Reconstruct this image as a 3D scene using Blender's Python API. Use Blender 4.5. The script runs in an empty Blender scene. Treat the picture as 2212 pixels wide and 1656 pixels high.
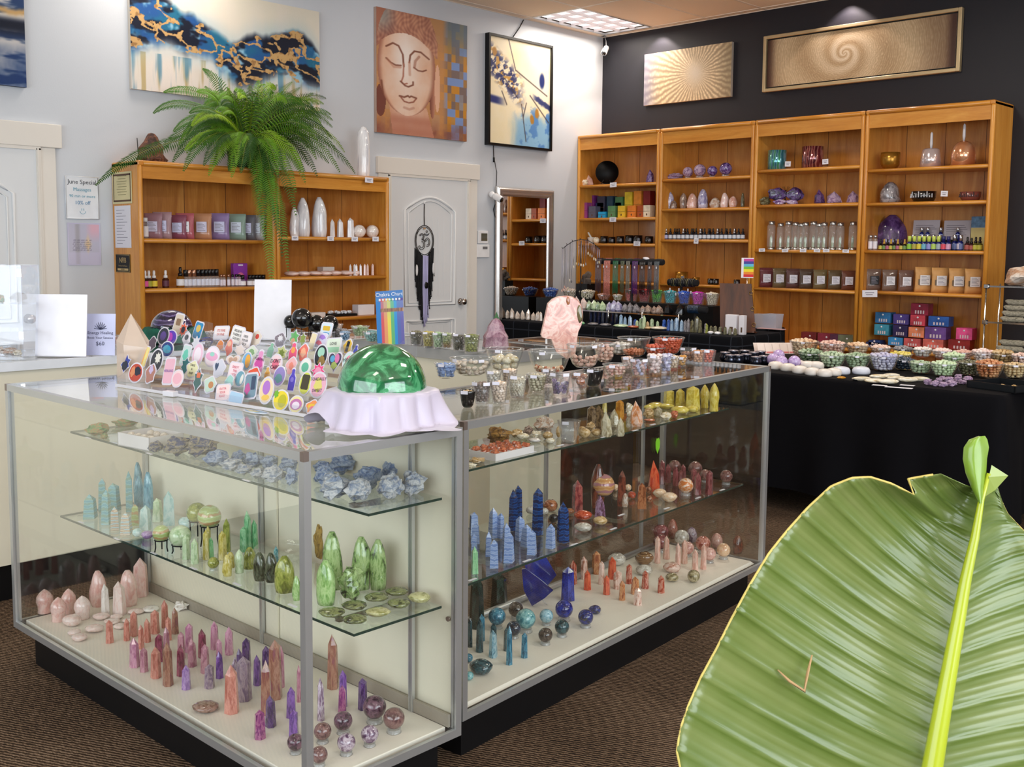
import bpy, math, random
from math import sin, cos, pi, radians, sqrt, atan2, exp, hypot
from mathutils import Vector as V, Matrix, noise
random.seed(7)
SC = bpy.context.scene
COL = SC.collection
rnd = random.uniform
# ---------------------------------------------------------------- camera, world, lights, exposure
CAMP = V((7.209, -8.7913, 1.427)); YAW, PITCH, ROLL, FPX, PPX, PPY = .7671, .095, .009, 2294., 1107.9, 756.6
_f = V((-sin(YAW)*cos(PITCH), cos(YAW)*cos(PITCH), -sin(PITCH)))
_r = V((cos(YAW), sin(YAW), 0)); _u = _r.cross(_f)
CR = _r*cos(ROLL) + _u*sin(ROLL); CU = -_r*sin(ROLL) + _u*cos(ROLL); CF = _f
cd = bpy.data.cameras.new('camera'); cam = bpy.data.objects.new('camera', cd); COL.objects.link(cam)
m = Matrix((CR, CU, -CF)).transposed().to_4x4(); m.translation = CAMP; cam.matrix_world = m
cd.sensor_width = 36; cd.lens = FPX*36/2212; cd.shift_x = (1106-PPX)/2212; cd.shift_y = (PPY-828)/2212
cd.clip_start = .05; SC.camera = cam
SC.view_settings.view_transform = 'Standard'; SC.view_settings.look = 'None'
SC.view_settings.exposure = 0.0; SC.view_settings.gamma = 1; SC.view_settings.use_curve_mapping = False
cy = SC.cycles
cy.max_bounces = 7; cy.diffuse_bounces = 3; cy.glossy_bounces = 4; cy.transmission_bounces = 5; cy.transparent_max_bounces = 28
cy.use_adaptive_sampling = True; cy.adaptive_threshold = .03; cy.use_denoising = True; cy.sample_clamp_indirect = 4; cy.caustics_reflective = False; cy.caustics_refractive = False
W = bpy.data.worlds.new('sky'); SC.world = W; W.use_nodes = True
W.node_tree.nodes['Background'].inputs[0].default_value = (.75, .85, 1, 1); W.node_tree.nodes['Background'].inputs[1].default_value = .6
def light(name, kind, loc, power, color=(1, 1, 1), size=(1, 1), target=None, **k):
    l = bpy.data.lights.new(name, kind); l.energy = power; l.color = color
    if kind == 'AREA': l.shape = 'RECTANGLE'; l.size, l.size_y = size
    for a, b in k.items(): setattr(l, a, b)
    o = bpy.data.objects.new(name, l); COL.objects.link(o); o.location = loc
    if target is not None: o.rotation_euler = (V(target)-V(loc)).to_track_quat('-Z', 'Y').to_euler()
    return o
CEIL = 3.632; RX = 10.6; RY = -12.4
WARM = (1, .9, .78); DAY = (.86, .93, 1)
# daylight through the shop windows behind and beside the camera
light('window_daylight', 'AREA', (RX-.12, -7.4, 1.75), 250, DAY, (5.6, 2.4), (0, -6.0, 1.3))
light('window_daylight', 'AREA', (5.6, RY+.12, 1.75), 225, DAY, (6.4, 2.4), (4.5, 0, 1.3))
# ceiling troffers give the rest
LAMPS = [(.4, -.66), (.4, -5.06), (3.45, -2.86), (3.45, -7.26), (6.5, -.66), (6.5, -5.06), (6.5, -9.5), (9.3, -2.86), (9.3, -8.0)]
LPOW = [22, 12, 50, 12, 50, 26, 16, 50, 26]
for (lx, ly), lpw in zip(LAMPS, LPOW):
    light('troffer_light', 'AREA', (lx, ly, CEIL-.05), lpw, WARM, (.5, 1.0), (lx, ly, 0))
# two small spots wash the dark wall above the pictures
for sx in (.75, 2.75):
    light('art_spot', 'SPOT', (sx, -.11, CEIL-.02), 26, (1, .86, .82), target=(sx, -.07, 2.5), spot_size=radians(104), spot_blend=.18, shadow_soft_size=.03)
for sy in (-5.0, -3.1, -1.4):
    light('art_spot', 'SPOT', (.95, sy+.2, CEIL-.04), 7, (1, .88, .84), target=(.0, sy, 2.7), spot_size=radians(110), spot_blend=.9, shadow_soft_size=.08)
# ---------------------------------------------------------------- pixel <-> world (2212 x 1656 frame of the photograph)
def ray(x, y): return CF + CR*((x-PPX)/FPX) - CU*((y-PPY)/FPX)
def atz(x, y, z): d = ray(x, y); return CAMP + d*((z-CAMP.z)/d.z)
def atx(x, y, X): d = ray(x, y); return CAMP + d*((X-CAMP.x)/d.x)
def aty(x, y, Y): d = ray(x, y); return CAMP + d*((Y-CAMP.y)/d.y)
def mpp(P): return (V(P)-CAMP).dot(CF)/FPX
# ---------------------------------------------------------------- materials
def lin(c):
    if isinstance(c, str): c = tuple(int(c[i:i+2], 16)/255 for i in (0, 2, 4))
    return tuple(((x/12.92) if x <= .04045 else ((x+.055)/1.055)**2.4) for x in c)+(1,)
MATS = {}
class NT:
    def __init__(s, name):
        s.m = bpy.data.materials.new(name); s.m.use_nodes = True; s.t = s.m.node_tree; s.n = s.t.nodes
        s.b = s.n['Principled BSDF']; s.out = s.n['Material Output']
    def new(s, typ, **k):
        n = s.n.new(typ)
        for a, b in k.items(): setattr(n, a, b)
        return n
    def l(s, a, b): s.t.links.new(a, b)
    def ramp(s, fac, stops, interp='LINEAR'):
        r = s.new('ShaderNodeValToRGB'); r.color_ramp.interpolation = interp
        e = r.color_ramp.elements
        while len(e) < len(stops): e.new(.5)
        for q, (p, c) in zip(e, stops): q.position = p; q.color = lin(c) if not (isinstance(c, tuple) and len(c) == 4) else c
        s.l(fac, r.inputs[0]); return r.outputs[0]
    def coords(s, kind='Object', scale=(1, 1, 1), rot=(0, 0, 0), rand=False):
        tc = s.new('ShaderNodeTexCoord'); mp = s.new('ShaderNodeMapping'); mp.inputs['Scale'].default_value = scale; mp.inputs['Rotation'].default_value = rot
        s.l(tc.outputs[kind], mp.inputs[0])
        if rand:
            oi = s.new('ShaderNodeObjectInfo'); mu = s.new('ShaderNodeMath', operation='MULTIPLY'); mu.inputs[1].default_value = 37
            s.l(oi.outputs['Random'], mu.inputs[0]); s.l(mu.outputs[0], mp.inputs['Location'])
        return mp.outputs[0]
    def noise(s, co, scale, detail=3, rough=.5, dist=0):
        n = s.new('ShaderNodeTexNoise'); n.inputs['Scale'].default_value = scale; n.inputs['Detail'].default_value = detail
        n.inputs['Roughness'].default_value = rough; n.inputs['Distortion'].default_value = dist; s.l(co, n.inputs['Vector']); return n.outputs[0]
    def wave(s, co, scale, dist=2, detail=2, dscale=1, direction='X', kind='BANDS'):
        n = s.new('ShaderNodeTexWave', wave_type=kind); n.inputs['Scale'].default_value = scale; n.inputs['Distortion'].default_value = dist
        n.inputs['Detail'].default_value = detail; n.inputs['Detail Scale'].default_value = dscale
        if kind == 'BANDS': n.bands_direction = direction
        s.l(co, n.inputs['Vector']); return n.outputs[1]
    def bump(s, h, strength=.3, dist=.01):
        b = s.new('ShaderNodeBump'); b.inputs['Strength'].default_value = strength; b.inputs['Distance'].default_value = dist
        s.l(h, b.inputs['Height']); s.l(b.outputs[0], s.b.inputs['Normal'])
    def col(s, o): s.l(o, s.b.inputs['Base Color'])
    def set(s, **k):
        for a, v in k.items(): s.b.inputs[{'rough': 'Roughness', 'metal': 'Metallic', 'coat': 'Coat Weight', 'spec': 'Specular IOR Level', 'sheen': 'Sheen Weight', 'sss': 'Subsurface Weight', 'coatr': 'Coat Roughness'}[a]].default_value = v
def M(key, c=None, rough=.5, metal=0, var=.06, coat=0, spec=.5, scale=8, bump=0):
    """a painted, plastic, paper or metal surface with slight tonal variation"""
    if key in MATS: return MATS[key]
    t = NT(key); co = t.coords(rand=True); n = t.noise(co, scale, 3)
    a = lin(c); lo = tuple(x*(1-var) for x in a[:3])+(1,); hi = tuple(min(1, x*(1+var)) for x in a[:3])+(1,)
    t.col(t.ramp(n, [(.3, lo), (.7, hi)])); t.set(rough=rough, metal=metal, coat=coat, spec=spec)
    if bump: t.bump(n, bump, .002)
    MATS[key] = t.m; return t.m
def stone(key, c1, c2, c3=None, scale=2.2, rough=.16, dist=.6, bands=0, bump=0, coat=.5, stretch=(1, 1, 1)):
    """polished or rough mineral: two or three colours marbled, different on every piece"""
    if key in MATS: return MATS[key]
    t = NT(key); co = t.coords('Object', scale=stretch, rand=True)
    n = t.noise(co, scale, 5, .62, dist)
    if bands: 
        w = t.wave(co, bands, 3, 3, 1.4, 'Z'); mx = t.new('ShaderNodeMath', operation='MULTIPLY_ADD'); mx.inputs[1].default_value = .45; t.l(w, mx.inputs[0])
        m2 = t.new('ShaderNodeMath', operation='MULTIPLY'); m2.inputs[1].default_value = .6; t.l(n, m2.inputs[0]); t.l(m2.outputs[0], mx.inputs[2]); n = mx.outputs[0]
    t.col(t.ramp(n, [(.36, c3 or c1), (.46, c1), (.56, c2), (.68, c1)])); t.set(rough=rough, coat=coat, coatr=.06)
    if bump: t.bump(t.noise(co, 9, 4, .7), bump, .05)
    MATS[key] = t.m; return t.m
def glass(key, tint='f4faf8', ior=1.5, rough=0., body=0., bodycol='ffffff'):
    """thin clear glass or acrylic: sees straight through, mirrors more at grazing angles"""
    if key in MATS: return MATS[key]
    t = NT(key); tr = t.new('ShaderNodeBsdfTransparent'); tr.inputs[0].default_value = lin(tint)
    gl = t.new('ShaderNodeBsdfGlossy'); gl.inputs['Roughness'].default_value = rough; gl.inputs[0].default_value = (1, 1, 1, 1)
    fr = t.new('ShaderNodeFresnel'); ge = t.new('ShaderNodeNewGeometry'); im = t.new('ShaderNodeMath', operation='MULTIPLY_ADD')
    im.inputs[1].default_value = 1/ior-ior; im.inputs[2].default_value = ior; t.l(ge.outputs['Backfacing'], im.inputs[0]); t.l(im.outputs[0], fr.inputs[0])
    src = tr.outputs[0]
    if body:
        df = t.new('ShaderNodeBsdfDiffuse'); df.inputs[0].default_value = lin(bodycol); mb = t.new('ShaderNodeMixShader'); mb.inputs[0].default_value = body
        t.l(src, mb.inputs[1]); t.l(df.outputs[0], mb.inputs[2]); src = mb.outputs[0]
    mx = t.new('ShaderNodeMixShader'); t.l(fr.outputs[0], mx.inputs[0]); t.l(src, mx.inputs[1]); t.l(gl.outputs[0], mx.inputs[2]); t.l(mx.outputs[0], t.out.inputs[0])
    MATS[key] = t.m; return t.m
def emis(key, c, s):
    if key in MATS: return MATS[key]
    t = NT(key); t.b.inputs['Base Color'].default_value = lin(c); t.b.inputs['Emission Color'].default_value = lin(c); t.b.inputs['Emission Strength'].default_value = s
    MATS[key] = t.m; return t.m
def attr_mat(key='picture_print', rough=.45, bump=0):
    if key in MATS: return MATS[key]
    t = NT(key); a = t.new('ShaderNodeAttribute'); a.attribute_name = 'print'; t.col(a.outputs[0]); t.set(rough=rough, spec=.3)
    if bump: t.bump(t.noise(t.coords(), 120, 2), bump, .002)
    MATS[key] = t.m; return t.m
def wood(key, c1, c2, c3, along='Z', rough=.32, sc=1.0):
    if key in MATS: return MATS[key]
    t = NT(key); s = {'Z': (5, 5, .55), 'X': (.55, 5, 5), 'Y': (5, .55, 5)}[along]
    co = t.coords('Object', scale=tuple(x*sc for x in s), rand=True)
    n = t.noise(co, 2.2, 5, .6, 1.2); fine = t.noise(co, 26, 3, .6)
    mx = t.new('ShaderNodeMath', operation='MULTIPLY_ADD'); mx.inputs[1].default_value = .22; t.l(fine, mx.inputs[0]); m2 = t.new('ShaderNodeMath', operation='MULTIPLY'); m2.inputs[1].default_value = .8; t.l(n, m2.inputs[0]); t.l(m2.outputs[0], mx.inputs[2])
    t.col(t.ramp(mx.outputs[0], [(.3, c1), (.5, c2), (.72, c3)])); t.set(rough=rough, coat=.25, coatr=.2); t.bump(fine, .05, .002)
    MATS[key] = t.m; return t.m
CLEAR = glass('clear_glass', 'fdfefd'); ACR = glass('clear_acrylic', 'fcfdff', 1.46, body=.025); SHELFG = glass('shelf_glass', 'f8fcfa', 1.5)
GEDGE = M('green_glass_edge', '1d3a34', .15, coat=.6); PLAS = glass('clear_plastic', 'fbfcfd', 1.45, .03, body=.035)
ALU = M('brushed_aluminium', 'c3c5c6', .32, .75, .04, scale=3); CHR = M('chrome', 'd8d8d8', .1, 1, .02); BRZ = M('satin_bronze_metal', '8f8078', .35, .7, .05)
BLK = M('black_laminate', '0b0b0d', .45, spec=.3); CREAM = M('cream_laminate', 'e9e2cd', .4, var=.03, scale=1.2); WHT = M('white_deck', 'f3ece0', .45, var=.03, scale=2)
WPAPER = M('white_paper', 'eceaf2', .6, var=.02); BLKM = M('black_metal', '0d0d0f', .4, .3)
# ---------------------------------------------------------------- meshes
class MB:
    def __init__(s): s.v = []; s.f = []; s.mi = []; s.sm = []
    def add(s, vs, fs, mi=0, sm=False):
        k = len(s.v); s.v += [tuple(v) for v in vs]; s.f += [tuple(i+k for i in f) for f in fs]; s.mi += [mi]*len(fs); s.sm += [sm]*len(fs); return s
    def box(s, a, b, mi=0, bev=0, mat=None):
        x0, y0, z0 = a; x1, y1, z1 = b
        if x0 > x1: x0, x1 = x1, x0
        if y0 > y1: y0, y1 = y1, y0
        if z0 > z1: z0, z1 = z1, z0
        if bev:
            c = min(bev, (x1-x0)*.49, (y1-y0)*.49, (z1-z0)*.49); vs = []
            for z, e in ((z0, c), (z0+c, 0), (z1-c, 0), (z1, c)):
                X0, X1, Y0, Y1 = x0+e, x1-e, y0+e, y1-e; q = c*.7
                vs += [(X0+q, Y0, z), (X1-q, Y0, z), (X1, Y0+q, z), (X1, Y1-q, z), (X1-q, Y1, z), (X0+q, Y1, z), (X0, Y1-q, z), (X0, Y0+q, z)]
            fs = [tuple(range(7, -1, -1)), tuple(range(24, 32))]
            for k in range(3):
                for i in range(8): j = (i+1) % 8; fs.append((k*8+i, k*8+j, k*8+8+j, k*8+8+i))
        else:
            vs = [(x0, y0, z0), (x1, y0, z0), (x1, y1, z0), (x0, y1, z0), (x0, y0, z1), (x1, y0, z1), (x1, y1, z1), (x0, y1, z1)]
            fs = [(3, 2, 1, 0), (4, 5, 6, 7), (0, 1, 5, 4), (1, 2, 6, 5), (2, 3, 7, 6), (3, 0, 4, 7)]
        if mat is not None: vs = [mat @ V(v) for v in vs]
        return s.add(vs, fs, mi)
    def lathe(s, prof, n=16, mi=0, sm=True, cen=(0, 0), caps=True, arc=None):
        vs = []; fs = []; k = len(prof)
        for r, z in prof:
            for i in range(n): a = 2*pi*i/n; vs.append((cen[0]+r*cos(a), cen[1]+r*sin(a), z))
        for j in range(k-1):
            for i in range(n): q = (i+1) % n; fs.append((j*n+i, j*n+q, (j+1)*n+q, (j+1)*n+i))
        s.add(vs, fs, mi, sm)
        if caps:
            b = len(s.v)-len(vs)
            if prof[0][0] > 1e-5: s.f.append(tuple(b+i for i in range(n-1, -1, -1))); s.mi.append(mi); s.sm.append(False)
            if prof[-1][0] > 1e-5: s.f.append(tuple(b+(k-1)*n+i for i in range(n))); s.mi.append(mi); s.sm.append(False)
        return s
    def tube(s, pts, r, n=6, mi=0, close=False):
        pts = [V(p) for p in pts]; rs = r if isinstance(r, (list, tuple)) else [r]*len(pts); vs = []; fs = []; up = V((0, 0, 1)); K = len(pts)
        for i, p in enumerate(pts):
            a = pts[(i-1) % K] if (close or i) else p; b = pts[(i+1) % K] if (close or i < K-1) else p
            d = (b-a); d = d.normalized() if d.length > 1e-9 else V((0, 0, 1))
            u = d.cross(up) if abs(d.z) < .95 else d.cross(V((1, 0, 0))); u.normalize(); w = d.cross(u)
            for j in range(n): t = 2*pi*j/n; vs.append(p+(u*cos(t)+w*sin(t))*rs[i])
        for i in range(K if close else K-1):
            for j in range(n): q = (j+1) % n; i2 = (i+1) % K; fs.append((i*n+j, i*n+q, i2*n+q, i2*n+j))
        if not close: fs += [tuple(range(n-1, -1, -1)), tuple((K-1)*n+j for j in range(n))]
        return s.add(vs, fs, mi, True)
    def ell(s, c, r, nu=12, nv=8, mi=0, nz=0, seed=0, ns=1.2, sm=True, cut=None):
        vs = []; fs = []
        for j in range(1, nv):
            t = pi*j/nv
            for i in range(nu):
                a = 2*pi*i/nu; d = V((sin(t)*cos(a), sin(t)*sin(a), -cos(t))); k = 1+nz*noise.noise(d*ns+V((seed*7.3, seed*1.7, seed)))*1.6 if nz else 1
                vs.append((c[0]+d.x*r[0]*k, c[1]+d.y*r[1]*k, c[2]+d.z*r[2]*k))
        vs += [(c[0], c[1], c[2]-r[2]), (c[0], c[1], c[2]+r[2])]; B = (nv-1)*nu
        for j in range(nv-2):
            for i in range(nu): q = (i+1) % nu; fs.append((j*nu+i, j*nu+q, (j+1)*nu+q, (j+1)*nu+i))
        for i in range(nu): q = (i+1) % nu; fs += [(B, q, i), (B+1, (nv-2)*nu+i, (nv-2)*nu+q)]
        return s.add(vs, fs, mi, sm)
    def poly(s, pts, t=.002, mi=0, axis='Y', side=None):
        """flat outline (2-D points) extruded by t; lies in the plane across axis"""
        n = len(pts); f = {'Y': lambda a, b, c: (a, c, b), 'Z': lambda a, b, c: (a, b, c), 'X': lambda a, b, c: (c, a, b)}[axis]
        vs = [f(a, b, 0) for a, b in pts]+[f(a, b, t) for a, b in pts]
        fs = [tuple(range(n)), tuple(range(2*n-1, n-1, -1))]+[(i, i+n, (i+1) % n+n, (i+1) % n) for i in range(n)]
        return s.add(vs, fs, mi)
    def mesh(s, name):
        me = bpy.data.meshes.new(name); me.from_pydata(s.v, [], s.f); me.polygons.foreach_set('material_index', s.mi); me.polygons.foreach_set('use_smooth', s.sm)
        me.validate(); me.update(); return me
def mk(name, me, mats, parent=None, loc=None, rot=None, scale=None, **props):
    if isinstance(me, MB): me = me.mesh(name)
    if mats is not None and not len(me.materials):
        for m_ in (mats if isinstance(mats, (list, tuple)) else [mats]): me.materials.append(m_)
    o = bpy.data.objects.new(name, me); COL.objects.link(o)
    if parent is not None: o.parent = parent
    if loc is not None: o.location = loc
    if rot is not None: o.rotation_euler = rot if isinstance(rot, (tuple, list)) else (0, 0, rot)
    if scale is not None: o.scale = scale
    for k, v in props.items():
        if v is not None: o[k] = v
    return o
def struct(name, me, mats, parent=None, **k): return mk(name, me, mats, parent, kind=None if parent else 'structure', **k)
LABELS = []   # (object, description, x in the picture) - finished at the end so that each label singles one out
def tag(o, desc, cat, px=None, group=None, fixed=False):
    o['category'] = cat
    if group: o['group'] = group
    if fixed: o['label'] = desc
    else: LABELS.append((o, desc, px if px is not None else 0, len(LABELS)))
    return o
def empty(name, loc=(0, 0, 0), rot=0, scale=1):
    o = bpy.data.objects.new(name, None); COL.objects.link(o); o.location = loc; o.rotation_euler = rot if isinstance(rot, tuple) else (0, 0, rot); o.empty_display_size = .1
    o.scale = scale if isinstance(scale, (tuple, list)) else (scale,)*3; return o
CACHE = {}
def cached(key, fn, mats):
    k = (key, tuple(m_.name for m_ in (mats if isinstance(mats, (list, tuple)) else [mats])))
    if k not in CACHE:
        me = fn().mesh(str(key[0] if isinstance(key, tuple) else key))
        for m_ in (mats if isinstance(mats, (list, tuple)) else [mats]): me.materials.append(m_)
        CACHE[k] = me
    return CACHE[k]
def text_mesh(s, size=1, mat=None, ext=.0, align='CENTER', outline=0):
    c = bpy.data.curves.new('lettering', 'FONT'); c.body = s; c.size = size; c.align_x = align; c.align_y = 'CENTER'; c.extrude = ext; c.resolution_u = 2
    if outline: c.fill_mode = 'NONE'; c.bevel_depth = outline; c.bevel_resolution = 1
    o = bpy.data.objects.new('lettering', c); COL.objects.link(o); dg = bpy.context.evaluated_depsgraph_get(); dg.update()
    me = bpy.data.meshes.new_from_object(o.evaluated_get(dg)); bpy.data.objects.remove(o); bpy.data.curves.remove(c); me.name = 'lettering'
    me.materials.clear(); 
    if mat: me.materials.append(mat)
    return me
def letter(s, size, mat, parent, loc, rot, align='CENTER', name='lettering', **k):
    return mk(name, text_mesh(s, size, mat, align=align, **k), None, parent, loc, rot)
def art(name, w, h, nu, nv, fn, parent=None, axis='X', mat=None, **k):
    """flat printed or painted picture: fine grid whose points carry the paint colour; u right, v up, fn(u,v)->rgb"""
    vs = []; cols = []
    for j in range(nv+1):
        for i in range(nu+1):
            u, v = i/nu, j/nv; a, b = (u-.5)*w, v*h
            vs.append((0, a, b) if axis == 'X' else (a, 0, b)); c = lin(tuple(min(1, max(0, q)) for q in fn(u, v))); cols += c
    n1 = nu+1; fs = [(j*n1+i, j*n1+i+1, (j+1)*n1+i+1, (j+1)*n1+i) for j in range(nv) for i in range(nu)]
    me = bpy.data.meshes.new(name); me.from_pydata(vs, [], fs); a = me.color_attributes.new('print', 'FLOAT_COLOR', 'POINT'); a.data.foreach_set('color', cols); me.materials.append(mat or attr_mat())
    return mk(name, me, None, parent, **k)
# ---------------------------------------------------------------- room shell
def carpet():
    t = NT('ribbed_carpet'); co = t.coords('Object'); big = t.noise(co, 2.2, 3); fib = t.noise(t.coords('Object', scale=(1, 6, 1), rot=(0, 0, .15)), 60, 3, .8)
    w = t.wave(t.coords('Object', rot=(0, 0, -.45)), 26, 3.2, 2, 3, 'Y')
    a = t.new('ShaderNodeMath', operation='MULTIPLY'); t.l(w, a.inputs[0]); t.l(fib, a.inputs[1])
    b = t.new('ShaderNodeMath', operation='MULTIPLY_ADD'); b.inputs[1].default_value = .3; t.l(big, b.inputs[0]); t.l(a.outputs[0], b.inputs[2])
    t.col(t.ramp(b.outputs[0], [(.12, '1d1612'), (.34, '453629'), (.55, '6f5946'), (.8, '9a8470')])); t.set(rough=.95, spec=.1); t.bump(a.outputs[0], .6, .006); return t.m
def paint(key, c, rough=.6, b=.12):
    t = NT(key); co = t.coords('Object'); t.b.inputs['Base Color'].default_value = lin(c); t.set(rough=rough, spec=.3); t.bump(t.noise(co, 90, 3, .6), b, .003); return t.m
MWALL = paint('pale_blue_paint', 'd3d7dd'); MDARK = paint('charcoal_paint', '232228', .5); MTRIM = paint('cream_trim_paint', 'ebe5dc', .45, .03); MDOOR = paint('white_door_paint', 'e6e8ea', .4, .02)
def slab(name, a, b, mat, **k): return struct(name, MB().box(a, b), mat, **k)
slab('floor', (-.1, RY-.1, -.1), (RX+.1, .1, 0), carpet())
wl = slab('wall_left', (-.12, RY, 0), (0, .12, CEIL), MWALL)
wb = slab('wall_back', (0, 0, 0), (RX, .12, CEIL), MDARK)
# shop-front walls with their windows (behind and beside the camera)
def window_wall(name, along, p, a0, a1, w0, w1, sill=.5, head=3.0, n=4):
    mb = MB(); t = .12
    def bx(u0, u1, z0, z1):
        if along == 'Y': mb.box((p, u0, z0), (p+t, u1, z1))
        else: mb.box((u0, p-t, z0), (u1, p, z1))
    bx(a0, w0, 0, CEIL); bx(w1, a1, 0, CEIL); bx(w0, w1, 0, sill); bx(w0, w1, head, CEIL); struct(name, mb, MWALL)
    fr = MB(); st = (w1-w0)/n
    for i in range(n+1):
        u = w0+i*st
        if along == 'Y': fr.box((p, u-.03, sill), (p+.06, u+.03, head))
        else: fr.box((u-.03, p-.06, sill), (u+.03, p, head))
    for z in (sill, head):
        if along == 'Y': fr.box((p, w0, z-.03), (p+.06, w1, z+.03))
        else: fr.box((w0, p-.06, z-.03), (w1, p, z+.03))
    f = struct(('window_1' if along == 'Y' else 'window_2'), fr, ALU)
    pane = MB(); 
    if along == 'Y': pane.box((p+.02, w0, sill), (p+.028, w1, head))
    else: pane.box((w0, p-.028, sill), (w1, p-.02, head))
    mk('pane', pane, CLEAR, f)
window_wall('wall_right', 'Y', RX, RY, 0, -10.6, -4.2)
window_wall('wall_front', 'X', RY, 0, RX, 1.8, 9.2)
# ceiling: laid-in tiles with the grid between them
ceil = slab('ceiling', (-.1, RY-.1, CEIL+.03), (RX+.1, .1, CEIL+.1), paint('ceiling_void', '6b5a4c'))
TILE = paint('mineral_fibre_tile', 'fbe8d2', .8, .4); tw, tl = .61, 1.1
tm = MB().box((.006, .006, 0), (tw-.006, tl-.006, .02), bev=.004).mesh('ceiling_tile'); tm.materials.append(TILE)
grid = MB(); x = .1-tw
lamp_cells = {(round((lx-.305-.1)/tw), round((ly+.1+1.1-.55)/tl)) for lx, ly in []}
xs = [0.0]+[.1+i*tw for i in range(18)]; ys = [0.0]+[-.1-i*tl for i in range(12)]
for gx in xs: grid.box((gx-.011, RY, CEIL-.004), (gx+.011, 0, CEIL+.004))
for gy in ys: grid.box((0, gy-.011, CEIL-.005), (RX, gy+.011, CEIL+.003))
struct('ceiling_grid', grid, M('grid_cream', 'f0e2d2', .5), ceil)
LP = [(round((lx-.405)/tw), round((-ly-.65)/tl)) for lx, ly in LAMPS]
for i in range(17):
    for j in range(11):
        if (i, j) in LP: continue
        mk('ceiling_tile', tm, None, ceil, (.1+i*tw, -.1-(j+1)*tl, CEIL))
for i in range(17): mk('ceiling_tile', tm, None, ceil, (.1+i*tw, -.1, CEIL), scale=(1, .09, 1))
for j in range(11): mk('ceiling_tile', tm, None, ceil, (-.0, -.1-(j+1)*tl, CEIL), scale=(.16, 1, 1))
# troffers
fr = MB(); fr.box((0, 0, -.006), (.02, 1.1, .01)).box((.59, 0, -.006), (.61, 1.1, .01)).box((.02, 0, -.006), (.59, .02, .01)).box((.02, 1.08, -.006), (.59, 1.1, .01))
lv = MB()
for i in range(1, 3): lv.box((.02+i*.19-.003, .02, -.002), (.02+i*.19+.003, 1.08, .022))
for i in range(1, 6): lv.box((.02, .02+i*.177-.003, -.002), (.59, .02+i*.177+.003, .022))
df = MB().box((.02, .02, .022), (.59, 1.08, .026)); PANEL = emis('lit_diffuser', 'f4ecec', 1.15); LOUV = M('white_louvre', 'e8e0e0', .4)
fr, lv, df = fr.mesh('frame'), lv.mesh('louvre'), df.mesh('diffuser')
fr.materials.append(ALU); lv.materials.append(LOUV); df.materials.append(PANEL)
for k, (i, j) in enumerate(LP):
    t = empty('ceiling_light', (.1+i*tw, -.1-(j+1)*tl, CEIL))
    tag(t, 'louvred fluorescent panel light set into the tan tile ceiling' + (' at the room corner' if k == 0 else ' above the sales floor'), 'ceiling light', 1300+k, 'ceiling panel lights')
    mk('frame', fr, None, t); mk('louvre', lv, None, t); mk('diffuser', df, None, t)
# doors of the left wall
def door(n, y0, y1, top, head, ext, knob_y):
    d = struct('door_%d' % n, MB().box((.0, y0, 0.01), (.018, y1, top)), MDOOR)
    w = y1-y0; p = MB()
    def ring(a0, a1, z0, z1, arch):
        pts = [(a0, z0), (a1, z0), (a1, z1)]+[(a1+(a0-a1)*i/10, z1+arch*sin(pi*i/10)) for i in range(1, 10)]+[(a0, z1)]
        p.tube([(.02, a, z) for a, z in pts], .012, 6, close=True)
        c = ((a0+a1)/2, (z0+z1)/2); p.tube([(.02, c[0]+(a-c[0])*.86, c[1]+(z-c[1])*.94) for a, z in pts], .007, 6, close=True)
        for i in range(1, 7):
            a = a0+.08*w+(a1-a0-.16*w)*i/7; p.box((.018, a-.003, z0+.08), (.0205, a+.003, z1-.05))
    ring(y0+.17*w, y1-.17*w, .92, 1.76, .12); ring(y0+.17*w, y1-.17*w, .16, .78, 0)
    mk('panel_moulding', p, MDOOR, d)
    kn = MB().lathe([(.03, 0), (.032, .004), (.014, .012), (.012, .03), (.026, .04), (.031, .055), (.026, .068), (.0, .074)], 16)
    mk('door_knob', kn, M('satin_nickel', 'b5aca4', .22, 1), d, (.018, knob_y, .94), (0, pi/2, 0))
    tr = MB()
    for a, b in ((y0-.13, y0), (y1, y1+.13)):
        tr.box((0, a, 0), (.02, b, top+.02), bev=.003)
        e = b if a < y0 else a; s = 1 if a < y0 else -1
        tr.box((.0, e-s*.03, 0), (.03, e, top+.01)); tr.box((0, e-s*.015, 0), (.036, e-s*.005, top+.01))
    tr.box((0, y0-.03, top), (.03, y1+.03, top+.03)); struct('trim_%d' % n, tr, MTRIM)
    hd = MB().box((0, y0-ext, top+.02), (.035, y1+ext, head), bev=.004); struct('trim_%d' % (n+2), hd, MTRIM)
door(1, -6.79, -5.88, 2.05, 2.225, .17, -5.965); door(2, -2.87, -1.96, 2.045, 2.205, .15, -2.045)
struct('baseboard_left', MB().box((0, -12.3, 0), (.014, -6.95, .1)).box((0, -5.7, 0), (.014, -3.1, .1)).box((0, -1.75, 0), (.014, -.4, .1)), MTRIM)
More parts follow.
